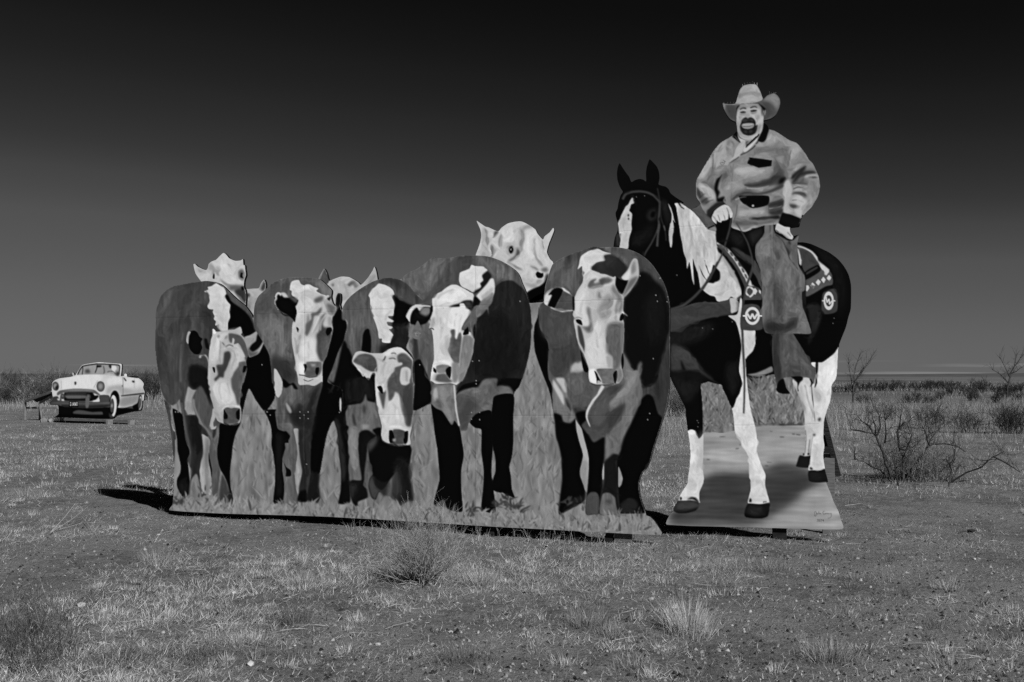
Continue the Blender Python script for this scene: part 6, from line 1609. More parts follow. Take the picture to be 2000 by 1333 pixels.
# ------------------------------------------------------------------ painted convertible cutout, far left
CAR_OUT = """350,650 345,560 355,480 400,440 470,412 600,395 690,378 675,340 690,312 705,340 715,368 735,352 790,262 840,196 960,170 1100,150 1200,155 1400,170 1482,183 1480,280 1470,375 1520,370 1522,345 1545,335 1570,350 1572,382 1650,372 1722,376 1752,405 1800,440 1842,500 1830,560 1858,640 1852,665 1842,720 1836,772 1816,785 1816,850 1792,935 1740,948 1640,960 1400,1022 1330,1072 1000,1072 500,1048 385,1047 450,1000 456,930 440,850 320,848 305,800 340,762 362,722"""
CAR = """
f O 66 p=painted_ground t=h8: 385,1047 440,850 1300,850 1480,900 1660,860 1792,935 1740,948 1640,960 1400,1022 1330,1072 1000,1072 500,1048
f O 7 b1: 440,860 680,880 1180,880 1300,900 1480,890 1660,905 1740,948 1640,962 1400,1022 1330,1072 1000,1072 500,1048 385,1047 450,1000
f O 70 b1 k=painted_ground: 690,960 760,930 860,935 1000,960 1160,955 1180,1000 900,1000 700,985
f O 176 p=body: 350,650 345,560 355,480 400,440 470,412 600,395 720,372 1000,358 1200,350 1460,372 1520,370 1650,380 1752,405 1800,440 1842,500 1830,560 1858,640 1852,665 1842,720 1836,772 1816,785 1816,700 1780,680 1760,760 1750,820 1600,850 1450,885 1420,880 1450,800 1440,680 1400,615 1350,610 1310,660 1280,780 1270,690 1130,680 800,640 440,650 420,680
f O 196 b3 k=body: 520,420 760,375 1100,365 1180,400 1080,470 1020,560 760,585 500,580 500,470
f O 205 b4 k=body a.7: 760,390 1000,372 1140,385 1060,440 900,470 760,450
f O 190 b2.5 k=body: 1210,420 1350,395 1470,400 1500,440 1500,520 1400,520 1280,540 1230,480
f O 148 b3 k=body: 1260,560 1500,530 1500,680 1455,690 1420,610 1350,600 1290,660 1240,680
f O 150 b3 k=body: 1500,560 1680,600 1840,580 1850,640 1480,680
f O 128 b3 k=body: 1480,720 1840,680 1760,760 1750,820 1460,880
f O 186 b2 k=body: 1510,420 1680,410 1760,430 1830,510 1690,540 1510,560
s O 90 w6 b.8 k=body: 1500,390 1505,560 1500,700
s O 110 w5 b.8 k=body: 1690,400 1690,580
f O 54 b.8 k=body: 1470,690 1850,645 1852,668 1475,705
s O 120 w6 b.8 k=body: 500,450 500,590
s O 120 w6 b.8 k=body: 1090,440 1030,560
f O 20 b.8: 1510,400 1530,410 1560,450 1545,455
f O 30 b1: 1650,450 1690,455 1685,480 1660,475
f O 30 b1: 1488,525 1500,525 1498,550 1490,545
f O 30 b1 p=emblem: 712,475 735,465 745,490 735,515 720,520
f O 10 p=seat_back: 1570,382 1650,370 1722,376 1752,405 1700,402 1620,392
f O 190 p=wing_mirror: 1522,345 1545,335 1570,350 1568,378 1530,376
f O 160 p=wing_mirror.2: 675,340 690,312 705,340 715,368 690,372
f O 140 p=windshield: 735,352 790,262 840,196 960,170 1100,150 1200,155 1400,170 1482,183 1480,280 1466,375 1380,370 1200,350 1000,348 860,350
s O 196 w20 b.8 p=windshield_frame: 738,355 790,265 842,200 960,176 1100,158 1200,162 1400,176 1475,190
s O 200 w30-22 b.8 p=windshield_frame: 1462,190 1462,280 1452,372
s O 14 w16 b.8 p=windshield_frame: 765,350 800,275 850,215 960,192 1090,175
s O 14 w14 b.8 p=windshield_frame: 1090,178 1250,182 1440,200 1445,280 1440,350
s O 14 w10 b.8: 840,210 850,260 840,350
s O 14 w12 b.8: 1090,190 1070,270 1050,320
f O 12 b1: 1075,205 1145,200 1150,225 1080,232
s O 40 w10 b1: 1185,210 1200,290 1190,340
f O 70 b2 k=windshield: 890,270 950,265 970,320 890,325
f O 186 b1 p=windshield: 1310,215 1385,210 1400,260 1380,280 1360,330 1330,290
f O 12 b1: 1270,200 1310,195 1310,240 1295,250
f O 50 b1.5: 1390,320 1425,300 1440,360 1400,370
s O 40 w8 b.8: 1250,310 1280,295 1340,300 1390,350
f O 170 b1 k=windshield: 1180,340 1300,335 1380,368 1200,350
f O 70 p=headlight.1 b.8: 352,530 365,485 405,465 445,490 462,545 445,600 410,615 370,590
f O 130 b1.5 k=headlight.1: 370,520 400,490 430,520 420,570 380,570
f O 30 b1 k=headlight.1: 400,560 440,520 450,580 420,600
f O 76 p=headlight.2 b.8: 1078,540 1095,480 1140,465 1185,490 1200,550 1180,605 1140,625 1095,600
f O 130 b2 k=headlight.2: 1100,510 1150,490 1180,540 1150,590 1110,580
s O 40 w8 b.7: 1078,540 1095,480 1140,465 1185,490 1200,550 1180,605 1140,625 1095,600 1078,540
f O 84 p=grille b.8: 430,650 480,610 700,580 900,585 1030,600 1090,640 1130,680 1120,690 1000,650 560,640 440,690
f O 130 b1.5 k=grille: 520,610 700,588 960,595 1040,620 900,612 640,612
f O 14 p=grille b.8: 560,640 1000,640 1040,690 1100,690 1100,720 1020,780 560,780 540,700
f O 46 b1.5 k=grille t=h10: 570,650 900,645 910,680 580,690
f O 90 b1 k=grille: 560,690 900,690 900,735 600,740
f O 50 p=fog_light b.8: 485,690 510,655 550,680 555,730 520,750 490,730
f O 120 b1.5 k=fog_light: 500,690 525,675 535,710 510,715
f O 50 p=fog_light.1 b.8: 905,700 930,665 970,680 980,730 950,750 910,740
f O 120 b1.5 k=fog_light.1: 920,695 950,685 955,715 930,715
f O 54 p=bumper t=h8 b.8: 340,762 365,715 440,705 470,760 500,780 880,780 960,790 1120,790 1120,690 1270,690 1300,780 1295,860 1200,885 900,895 560,880 440,850 320,848 305,800
f O 66 b1.5 k=bumper: 1020,700 1260,700 1270,780 1120,780 1020,720
f O 180 b1: 1020,770 1110,765 1115,788 1010,790
f O 180 b1: 435,740 470,745 475,775 440,765
f O 88 b1.5 k=bumper t=h8: 330,800 600,805 900,810 1290,800 1285,830 900,835 560,830 330,825
f O 26 b1.5 k=bumper: 330,835 600,850 900,865 1290,845 1200,882 900,892 560,878 440,848
f O 70 p=bumper_guard b.8: 480,720 500,700 500,860 470,860 475,780
f O 90 p=bumper_guard.1 b.8: 895,720 930,700 960,760 940,885 895,885
f O 6 p=number_plate h: 628,790 772,785 776,880 622,872
f O 8 p=wheel.1 b.8: 440,855 560,880 680,885 670,960 640,1020 500,1045 400,1040 460,990
f O 8 p=wheel.2 b.8: 1180,890 1290,880 1300,740 1340,680 1390,720 1405,830 1390,960 1370,1050 1320,1070 1230,1060 1180,1000
f O 10 b.8: 1285,790 1310,670 1350,615 1400,620 1440,690 1445,800 1420,880 1405,880 1400,760 1360,690 1320,700 1300,780
f O 182 k=wheel.2 b.8: 1295,830 1310,730 1340,682 1375,700 1398,770 1402,860 1390,950 1365,1020 1340,1038 1320,1010 1345,970 1355,880 1350,790 1330,740 1310,780
f O 66 k=wheel.2 b.8: 1298,850 1310,770 1332,742 1352,800 1356,880 1340,960 1315,970 1300,930
f O 150 k=wheel.2 b1.5: 1312,840 1330,820 1338,860 1325,890 1310,880
f O 60 k=wheel.2 b1.5: 1280,970 1310,1010 1345,1040 1310,1062 1285,1030
f O 8 p=wheel.3 b.8: 1660,860 1740,810 1770,690 1800,690 1816,760 1812,850 1792,935 1740,945 1680,930
f O 176 k=wheel.3 b.8: 1762,790 1775,720 1798,700 1812,760 1808,850 1785,920 1760,925 1790,860 1795,780 1785,730
f O 80 k=wheel.3 b.8: 1752,850 1765,770 1782,740 1792,790 1785,860 1762,910
f O 190 b.8 k=body: 1822,690 1836,690 1834,770 1822,775
"""
LET = {'G': [[(.9, .2), (.5, 0), (.1, .3), (.1, .7), (.5, 1), (.9, .8), (.9, .55), (.55, .55)]], 'I': [[(.5, 0), (.5, 1)]],
       'A': [[(0.05, 1), (.5, 0), (.95, 1)], [(.25, .65), (.75, .65)]], 'N': [[(.1, 1), (.1, 0), (.9, 1), (.9, 0)]], 'T': [[(0, 0), (1, 0)], [(.5, 0), (.5, 1)]]}
car_outline = catmull(parse_pts(CAR_OUT, 'O'), True, 3)
cc = Canvas(90, 700, 290, 825, 170, 21)
cc.put(car_outline, 170, 0.3, 'body')
cc.run(CAR)
for i_, ch in enumerate('GIANT'):
    x0 = 60 + (640 + i_ * 26) / 8.333; y0 = 690 + 802 / 8.333
    for st in LET[ch]:
        P = np.array(st) * [20 / 8.333, 55 / 8.333] + [x0, y0]
        for a, b in zip(P[:-1], P[1:]):
            d = (b - a) / (np.linalg.norm(b - a) + 1e-9); n = np.array([-d[1], d[0]]) * 0.42
            cc.put(np.array([a + n, b + n, b - n, a - n]), 205, 0.2)
CAR_PLANE = Plane((106, 816), (225, 819), 0.20)
car = empty('car_cutout', CAR_PLANE.hit(np.array(165.0), np.array(818.0)))
car.location.z = 0
tag(car, 'small far painted cutout of a white convertible with number plate at the left', 'cutout')
_car = board(cc, car_outline, CAR_PLANE, car, paint_gain(CAR_PLANE), step=0.7, thick=0.05, base_part='body', off=0.004)
def on_car(px, py, off=0.0): return Vector(CAR_PLANE.hit(np.array(float(px)), np.array(float(py)))) + CAR_PLANE.n * off
# ------------------------------------------------------------------ supports behind and under the boards
from mathutils import Matrix
def off_pt(pl, px, py, back):
    """point behind the board by `back` metres along its normal, seen at that pixel"""
    rx, ry, rz = rays(float(px), float(py))
    a = pl.a - pl.n * back
    tt = (pl.n.x * a.x + pl.n.y * a.y) / (pl.n.x * rx + pl.n.y * 1.0)
    return Vector((float(rx * tt), float(tt), float(EYE + rz * tt)))
def beam(name, a, b, w, d, mat, parent, side=None):
    a, b = Vector(a), Vector(b); ax = (b - a); L = ax.length; ax.normalize()
    s = Vector(side) if side is not None else Vector((1, 0, 0))
    s = (s - ax * s.dot(ax)).normalized(); q = ax.cross(s).normalized()
    return box(name, (a + b) / 2, s * (w / 2), q * (d / 2), ax * (L / 2), mat, parent, 0.004)
# herd: feet and back stays
def foot(px0, px1, pl, root, back, mat, zt=0.30):
    a = off_pt(pl, px0, 1000, back); b_ = off_pt(pl, px1, 1000, back)
    c = (a + b_) / 2; g = gz(c.x, c.y)
    return box('foot', (c.x, c.y, (zt + g - .05) / 2), pl.u * ((b_ - a).length / 2), pl.n * 0.018, (0, 0, (zt - g + .05) / 2), mat, root, 0.004)
foot(1200, 1234, HERD_PLANE, herd, 0.066, M_TIMBER)
foot(880, 905, HERD_PLANE, herd, 0.066, M_TIMBER_DK)
foot(560, 585, HERD_PLANE, herd, 0.066, M_TIMBER_DK)
foot(345, 365, HERD_PLANE, herd, 0.066, M_TIMBER_DK)
for px in (400, 690, 960, 1190):
    tp = off_pt(HERD_PLANE, px, 640, 0.09); bt = off_pt(HERD_PLANE, px, 980, 1.5); bt.z = gz(bt.x, bt.y) - .03
    beam('back_stay', tp, bt, 0.09, 0.09, M_TIMBER_DK, herd, HERD_PLANE.u)
    up = off_pt(HERD_PLANE, px, 980, 0.09); up.z = gz(up.x, up.y) - .03
    beam('upright', up, (tp.x, tp.y, tp.z + .35), 0.09, 0.09, M_TIMBER_DK, herd, HERD_PLANE.u)
# horse
foot(1508, 1536, HORSE_PLANE, horse, 0.066, M_TIMBER_DK)
for px in (1361, 1470):
    tp = off_pt(HORSE_PLANE, px, 700, 0.09); bt = off_pt(HORSE_PLANE, px, 980, 1.6); bt.z = gz(bt.x, bt.y) - .03
    beam('back_stay', tp, bt, 0.09, 0.09, M_TIMBER_DK, horse, HORSE_PLANE.u)
    up = off_pt(HORSE_PLANE, px, 960, 0.09); up.z = 0.2
    beam('upright', up, (tp.x, tp.y, tp.z + (1.6 if px > 1400 else .2)), 0.09, 0.09, M_TIMBER_DK, horse, HORSE_PLANE.u)
# visible stay on the right: slanting beam, cross bar and upright plank
tp = off_pt(HORSE_PLANE, 1596, 770, 0.30); bt = off_pt(HORSE_PLANE, 1637, 926, 1.05)
beam('back_stay', tp, bt, 0.07, 0.10, M_TIMBER, horse, HORSE_PLANE.u)
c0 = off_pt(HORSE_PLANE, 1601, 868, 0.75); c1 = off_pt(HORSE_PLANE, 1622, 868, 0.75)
beam('cross_bar', c0, c1, 0.22, 0.06, M_TIMBER_DK, horse, (0, 0, 1))  # dark timber tone puts the bar's shade into its colour
p0 = off_pt(HORSE_PLANE, 1617, 887, 0.85); g0 = gz(p0.x, p0.y)
box('upright_plank', (p0.x, p0.y, (p0.z + g0 - .05) / 2), HORSE_PLANE.u * 0.075, HORSE_PLANE.n * 0.02, (0, 0, (p0.z - g0 + .05) / 2), M_TIMBER, horse, 0.003)
# car: sill board, two pale blocks and the trestle behind it
a = on_car(128, 822, 0.05); b_ = on_car(262, 824, 0.05); a.z = b_.z = 0.14
beam('sill_board', a, b_, 0.10, 0.05, M_TIMBER, car, (0, 0, 1))
for px in (222.5, 265):
    c = on_car(px, 826, 0.22); c.z = 0.09
    box('wood_block', c, CAR_PLANE.u * 0.06, CAR_PLANE.n * 0.12, (0, 0, 0.09), M_TIMBER_MID, car, 0.006)
def cp(px, py, back): return off_pt(CAR_PLANE, px, py, back)
beam('trestle_rail', cp(50, 784, 1.2), cp(101, 766, 0.3), 0.10, 0.06, M_TIMBER_MID, car, (0, 0, 1))
beam('trestle_rail', cp(78, 787, 1.0), cp(104, 773, 0.2), 0.09, 0.06, M_TIMBER_MID, car, (0, 0, 1))
beam('trestle_rail', cp(50, 797, 1.3), cp(112, 797, 1.3), 0.08, 0.06, M_TIMBER_MID, car, (0, 0, 1))
for px in (49, 79):
    p = cp(px, 783, 1.25); g = gz(p.x, p.y)
    beam('trestle_leg', (p.x, p.y, g - .05), p, 0.09, 0.09, M_TIMBER_MID, car, CAR_PLANE.u)
q0, q1 = cp(60, 779, 1.15), cp(103, 763, 0.35); q2, q3 = cp(103, 774, 0.35), cp(72, 786, 1.15)
dn = CAR_PLANE.n * 0.02
V = [q0, q1, q2, q3, q0 - dn, q1 - dn, q2 - dn, q3 - dn]
link_mesh('weighted_sheet', V, [(0, 1, 2, 3), (7, 6, 5, 4), (0, 4, 5, 1), (1, 5, 6, 2), (2, 6, 7, 3), (3, 7, 4, 0)], M_TIMBER_DK, car)
bpy.context.view_layer.update()
for root in [o for o in list(COL.objects) if o.type == 'EMPTY']:
    inv = Matrix.Translation(-root.location)
    for ch in root.children: ch.matrix_parent_inverse = inv
# ------------------------------------------------------------------ vegetation and litter
M_DRY = attr_mat('dry_grass', 'tone', rough=0.9, spec=0.05, nscale=40, namp=0.15)
M_TWIG = attr_mat('bare_twigs', 'tone', rough=0.9, spec=0.05, nscale=25, namp=0.2)
M_STONE = noise_mat('pale_limestone', 0.22, 0.48, 9.0, rough=0.9, bump=0.4)
M_ROCK = noise_mat('grey_lumpy_rock', 0.10, 0.26, 7.0, rough=0.95, bump=0.8)
M_STONE_DK = noise_mat('dark_stone', 0.02, 0.06, 9.0, rough=0.9, bump=0.4)

def blade_mesh(P, ang, lean, L, W, bend, face=None):
    """flat bent grass blades: base points P (n,3). 5 vertices, one quad-pair + tip"""
    n_ = len(P)
    dx, dy = np.cos(ang), np.sin(ang)
    if face is None: face = RNG.uniform(0, 2 * np.pi, n_)
    sx, sy = np.cos(face) * W / 2, np.sin(face) * W / 2
    def along(tt):
        # angle from vertical grows with tt
        th = lean + bend * tt
        return np.sin(th), np.cos(th)
    s1, c1 = along(0.35); s2, c2 = along(1.0)
    m1 = P + np.stack([dx * s1, dy * s1, c1], 1) * (L * 0.5)[:, None]
    tip = m1 + np.stack([dx * s2, dy * s2, c2], 1) * (L * 0.5)[:, None]
    tip[:, 2] = np.maximum(tip[:, 2], P[:, 2] + 0.004)
    side = np.stack([sx, sy, 0 * sx], 1)
    V = np.empty((n_, 5, 3))
    V[:, 0] = P - side; V[:, 1] = P + side; V[:, 2] = m1 + side * 0.8; V[:, 3] = m1 - side * 0.8; V[:, 4] = tip
    base = (np.arange(n_) * 5)[:, None]
    T = np.concatenate([base + np.array([[0, 1, 2]]), base + np.array([[0, 2, 3]]), base + np.array([[3, 2, 4]])])
    return V.reshape(-1, 3), T

def add_blades(name, P, ang, lean, L, W, bend, tone, parent=None, mat=None, face=None):
    V, T = blade_mesh(P, ang, lean, L, W, bend, face)
    o = np_mesh(name, V, T, mat or M_DRY, parent)
    point_attr(o.data, 'tone', np.repeat(tone, 5))
    return o

def in_view(x, y, pad=0.06):
    return np.abs(x) < (0.515 + pad) * y + 0.3

def scatter(n_, y0, y1, dens, k=0, power=1.0):
    """points on the ground, evenly per screen area, thinned by a patchy density"""
    out = []
    got = 0
    while got < n_:
        u = RNG.uniform(0, 1, n_)
        y = 1 / (1 / y0 + (1 / y1 - 1 / y0) * u) if power == 1 else y0 * (y1 / y0) ** u
        x = RNG.uniform(-0.57, 0.57, n_) * y
        d = dens(x, y)
        ok = RNG.uniform(0, 1, n_) < d
        out.append(np.stack([x[ok], y[ok]], 1)); got += ok.sum()
    q = np.concatenate(out)[:n_]
    return q

def patchy(x, y):
    a = fbm(x, y, 2.3, 4, 5); b = fbm(x, y, 0.5, 3, 6)
    # barer, darker gravel on the right of the foreground
    bare = np.clip((x - 1.5) / 3.0, 0, 1) * np.clip((11 - y) / 5, 0, 1) * 0.30
    belt = 0.22 * np.exp(-((y - 10.2) / 1.7) ** 2) - 0.12 * np.clip((6.6 - y) / 1.5, 0, 1)   # thicker grass along the boards, thinned near the camera to imitate lens darkening
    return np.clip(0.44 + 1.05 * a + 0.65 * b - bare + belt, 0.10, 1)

# short dry grass, near: mostly flattened, in small clumps
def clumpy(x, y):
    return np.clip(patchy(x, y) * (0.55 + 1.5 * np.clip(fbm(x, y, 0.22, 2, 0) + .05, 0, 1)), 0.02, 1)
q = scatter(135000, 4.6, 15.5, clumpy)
x, y = q.T; nb = len(x)
tone = np.clip(RNG.lognormal(math.log(0.36), 0.42, nb), 0.06, 0.75)
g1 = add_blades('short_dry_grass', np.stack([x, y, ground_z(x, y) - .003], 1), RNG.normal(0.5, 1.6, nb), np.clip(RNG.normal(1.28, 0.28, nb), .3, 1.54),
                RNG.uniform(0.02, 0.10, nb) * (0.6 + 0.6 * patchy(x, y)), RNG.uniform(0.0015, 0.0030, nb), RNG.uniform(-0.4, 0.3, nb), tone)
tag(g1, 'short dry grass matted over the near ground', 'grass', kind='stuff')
q = scatter(70000, 15.5, 50.0, lambda x, y: np.clip(0.45 + 0.9 * fbm(x, y, 4, 4, 5) + .5 * fbm(x, y, .8, 2, 3), 0.05, 1))
x, y = q.T; nb = len(x)
tone = np.clip(RNG.lognormal(math.log(0.38), 0.35, nb), 0.06, 0.75)
g2 = add_blades('mid_dry_grass', np.stack([x, y, ground_z(x, y) - .006], 1), RNG.uniform(0, 2 * np.pi, nb), np.clip(RNG.normal(1.0, .4, nb), .1, 1.5),
                RNG.uniform(0.03, 0.11, nb), RNG.uniform(0.003, 0.006, nb) , RNG.uniform(-0.4, 0.4, nb), tone)
tag(g2, 'dry grass between the cutouts and the brush', 'grass', kind='stuff')
# small tussocks, some pale, some grey-green, each throwing a little shadow
def tussocks(name, n_t, y0, y1, per, hmin, hmax, seed, lw):
    rg = np.random.default_rng(seed)
    c = scatter(n_t, y0, y1, lambda x, y: np.clip(0.35 + 1.1 * fbm(x, y, 2.3, 3, 5), 0.06, 1))
    k = rg.integers(int(per * .5), int(per * 1.5), len(c)); idx = np.repeat(np.arange(len(c)), k); n_ = len(idx)
    h = rg.uniform(hmin, hmax, len(c)) ; rad = h * rg.uniform(.5, 1.3, len(c)); tn = rg.choice([.10, .14, .2, .34, .42], len(c), p=[.2, .2, .2, .22, .18])
    off = rg.normal(0, 1, (n_, 2)) * (rad[idx] * .45)[:, None]
    x = c[idx, 0] + off[:, 0]; y = c[idx, 1] + off[:, 1]
    ang = np.arctan2(off[:, 1], off[:, 0]) + rg.normal(0, .6, n_)
    o = add_blades(name, np.stack([x, y, ground_z(x, y) - .004], 1), ang, np.abs(rg.normal(.15, .55, n_)), h[idx] * rg.uniform(.4, 1.15, n_),
                   lw * rg.uniform(.6, 1.4, n_), rg.uniform(0, .7, n_), np.clip(tn[idx] * np.exp(rg.normal(0, .35, n_)), .04, .6))
    tag(o, 'small dry tussocks dotted over the ' + ('near' if y0 < 10 else 'middle') + ' ground', 'grass', kind='stuff'); return o
tussocks('small_tussocks', 1350, 4.8, 14.5, 55, .03, .10, 3, .0024)
tussocks('small_tussocks', 900, 14.5, 46, 30, .06, .17, 4, .0045)
# taller grass towards the brush
def tall_d(x, y):
    return np.clip(0.35 + 1.2 * fbm(x, y, 14, 4, 2), 0.0, 1) * np.where(x > 0, 1.0, np.clip((y - 48) / 8, 0, 1))
q = scatter(75000, 27.0, 320.0, tall_d, power=2)
x, y = q.T; nb = len(x)
tone = np.clip(RNG.lognormal(math.log(0.24), 0.35, nb), 0.05, 0.45)
g3 = add_blades('tall_dry_grass', np.stack([x, y, ground_z(x, y) - .02], 1), RNG.uniform(0, 2 * np.pi, nb), np.abs(RNG.normal(0.0, 0.45, nb)),
                RNG.uniform(0.2, 0.6, nb), RNG.uniform(0.006, 0.011, nb) * np.clip(y / 50, .6, 5), RNG.uniform(0.0, 0.4, nb), tone)
tag(g3, 'pale tall grass in front of and among the far brush', 'grass', kind='stuff')

# gravel
def pebbles(name, n_, y0, y1, r0, r1, lo, hi):
    q = scatter(n_, y0, y1, lambda x, y: np.clip(0.5 - 0.5 * fbm(x, y, 2.3, 3, 5) + 0.25 * np.clip(x / 4, 0, 1), 0.1, 1))
    x, y = q.T; n1 = len(x)
    c = np.stack([x, y, ground_z(x, y)], 1); r = r0 * (r1 / r0) ** (RNG.uniform(0, 1, n1) ** 2.2)
    base = np.array([[1, 0, 0], [-.5, .87, 0], [-.5, -.87, 0], [.3, .1, .8], [-.35, -.2, .75]])
    Fx = np.array([[0, 1, 3], [1, 4, 3], [1, 2, 4], [2, 0, 4], [0, 3, 4]])
    V = base[None] * r[:, None, None] * RNG.uniform(0.55, 1.25, (n1, 5, 3))
    a = RNG.uniform(0, 6.28, n1); ca, sa = np.cos(a)[:, None], np.sin(a)[:, None]
    V = np.stack([V[..., 0] * ca - V[..., 1] * sa, V[..., 0] * sa + V[..., 1] * ca, V[..., 2]], -1) + c[:, None]
    T = (np.arange(n1) * 5)[:, None, None] + Fx[None]
    o = np_mesh(name, V.reshape(-1, 3), T.reshape(-1, 3), M_TWIG)
    point_attr(o.data, 'tone', np.repeat(np.exp(RNG.uniform(math.log(lo), math.log(hi), n1)), 5))
    return o
tag(pebbles('gravel', 26000, 4.6, 14, 0.003, 0.024, 0.015, 0.32), 'fine gravel scattered over the dirt', 'gravel', kind='stuff')

# twig builder: three-sided tapering tubes
def tubes(segs):
    S = np.asarray(segs, float)       # n x 8: p0 p1 r0 r1
    p0, p1, r0, r1 = S[:, :3], S[:, 3:6], S[:, 6:7], S[:, 7:8]
    d = p1 - p0; d /= np.linalg.norm(d, axis=1)[:, None] + 1e-9
    ref = np.where(np.abs(d[:, 2:3]) > 0.9, [[1., 0, 0]], [[0, 0, 1.]])
    u = np.cross(d, ref); u /= np.linalg.norm(u, axis=1)[:, None]; w = np.cross(d, u)
    V = np.empty((len(S), 6, 3))
    for k in range(3):
        a = 2 * math.pi * k / 3
        e = u * math.cos(a) + w * math.sin(a)
        V[:, k] = p0 + e * r0; V[:, 3 + k] = p1 + e * r1
    b_ = (np.arange(len(S)) * 6)[:, None]
    Fq = np.concatenate([b_ + np.array([[k, (k + 1) % 3, 3 + (k + 1) % 3, 3 + k]]) for k in range(3)])
    return V.reshape(-1, 3), Fq

def grow(p, d, L, r, lev, rg, segs, wob=0.35, kids=(2, 4), up=0.1, shrink=0.62, tmin=0.25):
    """one limb of a few crooked segments, then side twigs"""
    n_ = 3 if lev > 0 else 2
    pts = [p]; dirs = []
    for i in range(n_):
        d = (d + Vector((rg.normal(0, wob), rg.normal(0, wob), rg.normal(0, wob) + up)) * 0.5).normalized()
        q = pts[-1] + d * (L / n_)
        ra = r * (1 - 0.6 * i / n_); rb = r * (1 - 0.6 * (i + 1) / n_)
        segs.append((*pts[-1], *q, ra, rb)); pts.append(q); dirs.append(d.copy())
    if lev <= 0: return
    for k in range(int(rg.integers(kids[0], kids[1] + 1))):
        t_ = rg.uniform(tmin, 1.0) * n_; i = min(int(t_), n_ - 1); f = t_ - i
        s = pts[i] + (pts[i + 1] - pts[i]) * f
        side = Vector((rg.normal(0, 1), rg.normal(0, 1), rg.normal(0.25, .7))).normalized()
        dd = (dirs[i] * 0.75 + side * 0.75).normalized()
        grow(s, dd, L * rg.uniform(0.45, 0.8) * (shrink / .62), r * rg.uniform(0.4, 0.62), lev - 1, rg, segs, wob, kids, up, shrink, tmin)

def shrub_segs(base, h, spread, n_main, lev, r, seed, wob=0.35, kids=(2, 4), up=0.12, tilt=(0.1, 0.9)):
    rg = np.random.default_rng(seed); segs = []
    for i in range(n_main):
        a = rg.uniform(0, 2 * math.pi); th = rg.uniform(*tilt) * spread
        d = Vector((math.cos(a) * math.sin(th), math.sin(a) * math.sin(th), math.cos(th)))
        b_ = Vector(base) + Vector((math.cos(a), math.sin(a), 0)) * rg.uniform(0, 0.06) * h
        grow(b_, d, h * rg.uniform(0.45, 0.75), r * rg.uniform(.6, 1.1), lev, rg, segs, wob, kids, up)
    return segs

def plant(name, segs, tone, label, cat, group=None, part='stems', jitter=0.3, base=None, split=None, limbs=()):
    """an Empty at the foot with its woody parts; segs with radius above split become the trunk part"""
    S = np.asarray(segs, float)
    b0 = Vector(base if base is not None else S[S[:, 2].argmin(), :3])
    root = empty(name, b0); tag(root, label, cat, group)
    groups = [('trunk' if i == 0 else 'limb', np.asarray(l_, float)) for i, l_ in enumerate(limbs)] + [(part, S)]
    for nm, ss in groups:
        if not len(ss): continue
        V, Fq = tubes(ss); V = V - np.array(b0)
        o = np_mesh(nm, V, Fq, M_TWIG, root)
        if nm == part: o['kind'] = 'stuff'
        tn = tone * np.exp(RNG.normal(0, jitter, len(ss)))
        point_attr(o.data, 'tone', np.repeat(np.clip(tn, .006, .6), 6))
    return root

def gpt(px, py):
    p = on_ground(float(px), float(py), 0.0); z = gz(p[0], p[1])
    p = on_ground(float(px), float(py), z)
    return Vector((p[0], p[1], gz(p[0], p[1])))

# --- the round shrub in front of the herd
B = gpt(828, 1143)
rg = np.random.default_rng(31); segs = []
for i in range(95):
    a = rg.uniform(0, 2 * math.pi); th = abs(rg.normal(0, .85)) + .05
    d = Vector((math.cos(a) * math.sin(th), math.sin(a) * math.sin(th) * .8, math.cos(th)))
    grow(B + Vector((rg.normal(0, .03), rg.normal(0, .03), 0)), d, rg.uniform(.27, .48), rg.uniform(.003, .005), 2, rg, segs, .20, (3, 5), .10)
bush = plant('low_shrub', segs, 0.23, 'round twiggy grey shrub standing in front of the cattle cutout', 'shrub', part='twigs', base=B)
ws = []
for (x0, y0, x1, y1) in [(830, 1142, 868, 1106), (868, 1106, 884, 1088), (826, 1140, 812, 1122), (832, 1138, 836, 1118), (824, 1146, 800, 1138), (843, 1130, 846, 1115)]:
    a = at_dist(x0, y0, B.y + 0.0); b_ = at_dist(x1, y1, B.y - 0.03)
    ws.append((*a, *b_, .007, .005))
V, Fq = tubes(ws); V = V - np.array(B); o = np_mesh('dead_branch', V, Fq, M_TWIG, bush); point_attr(o.data, 'tone', np.full(len(V), .33))

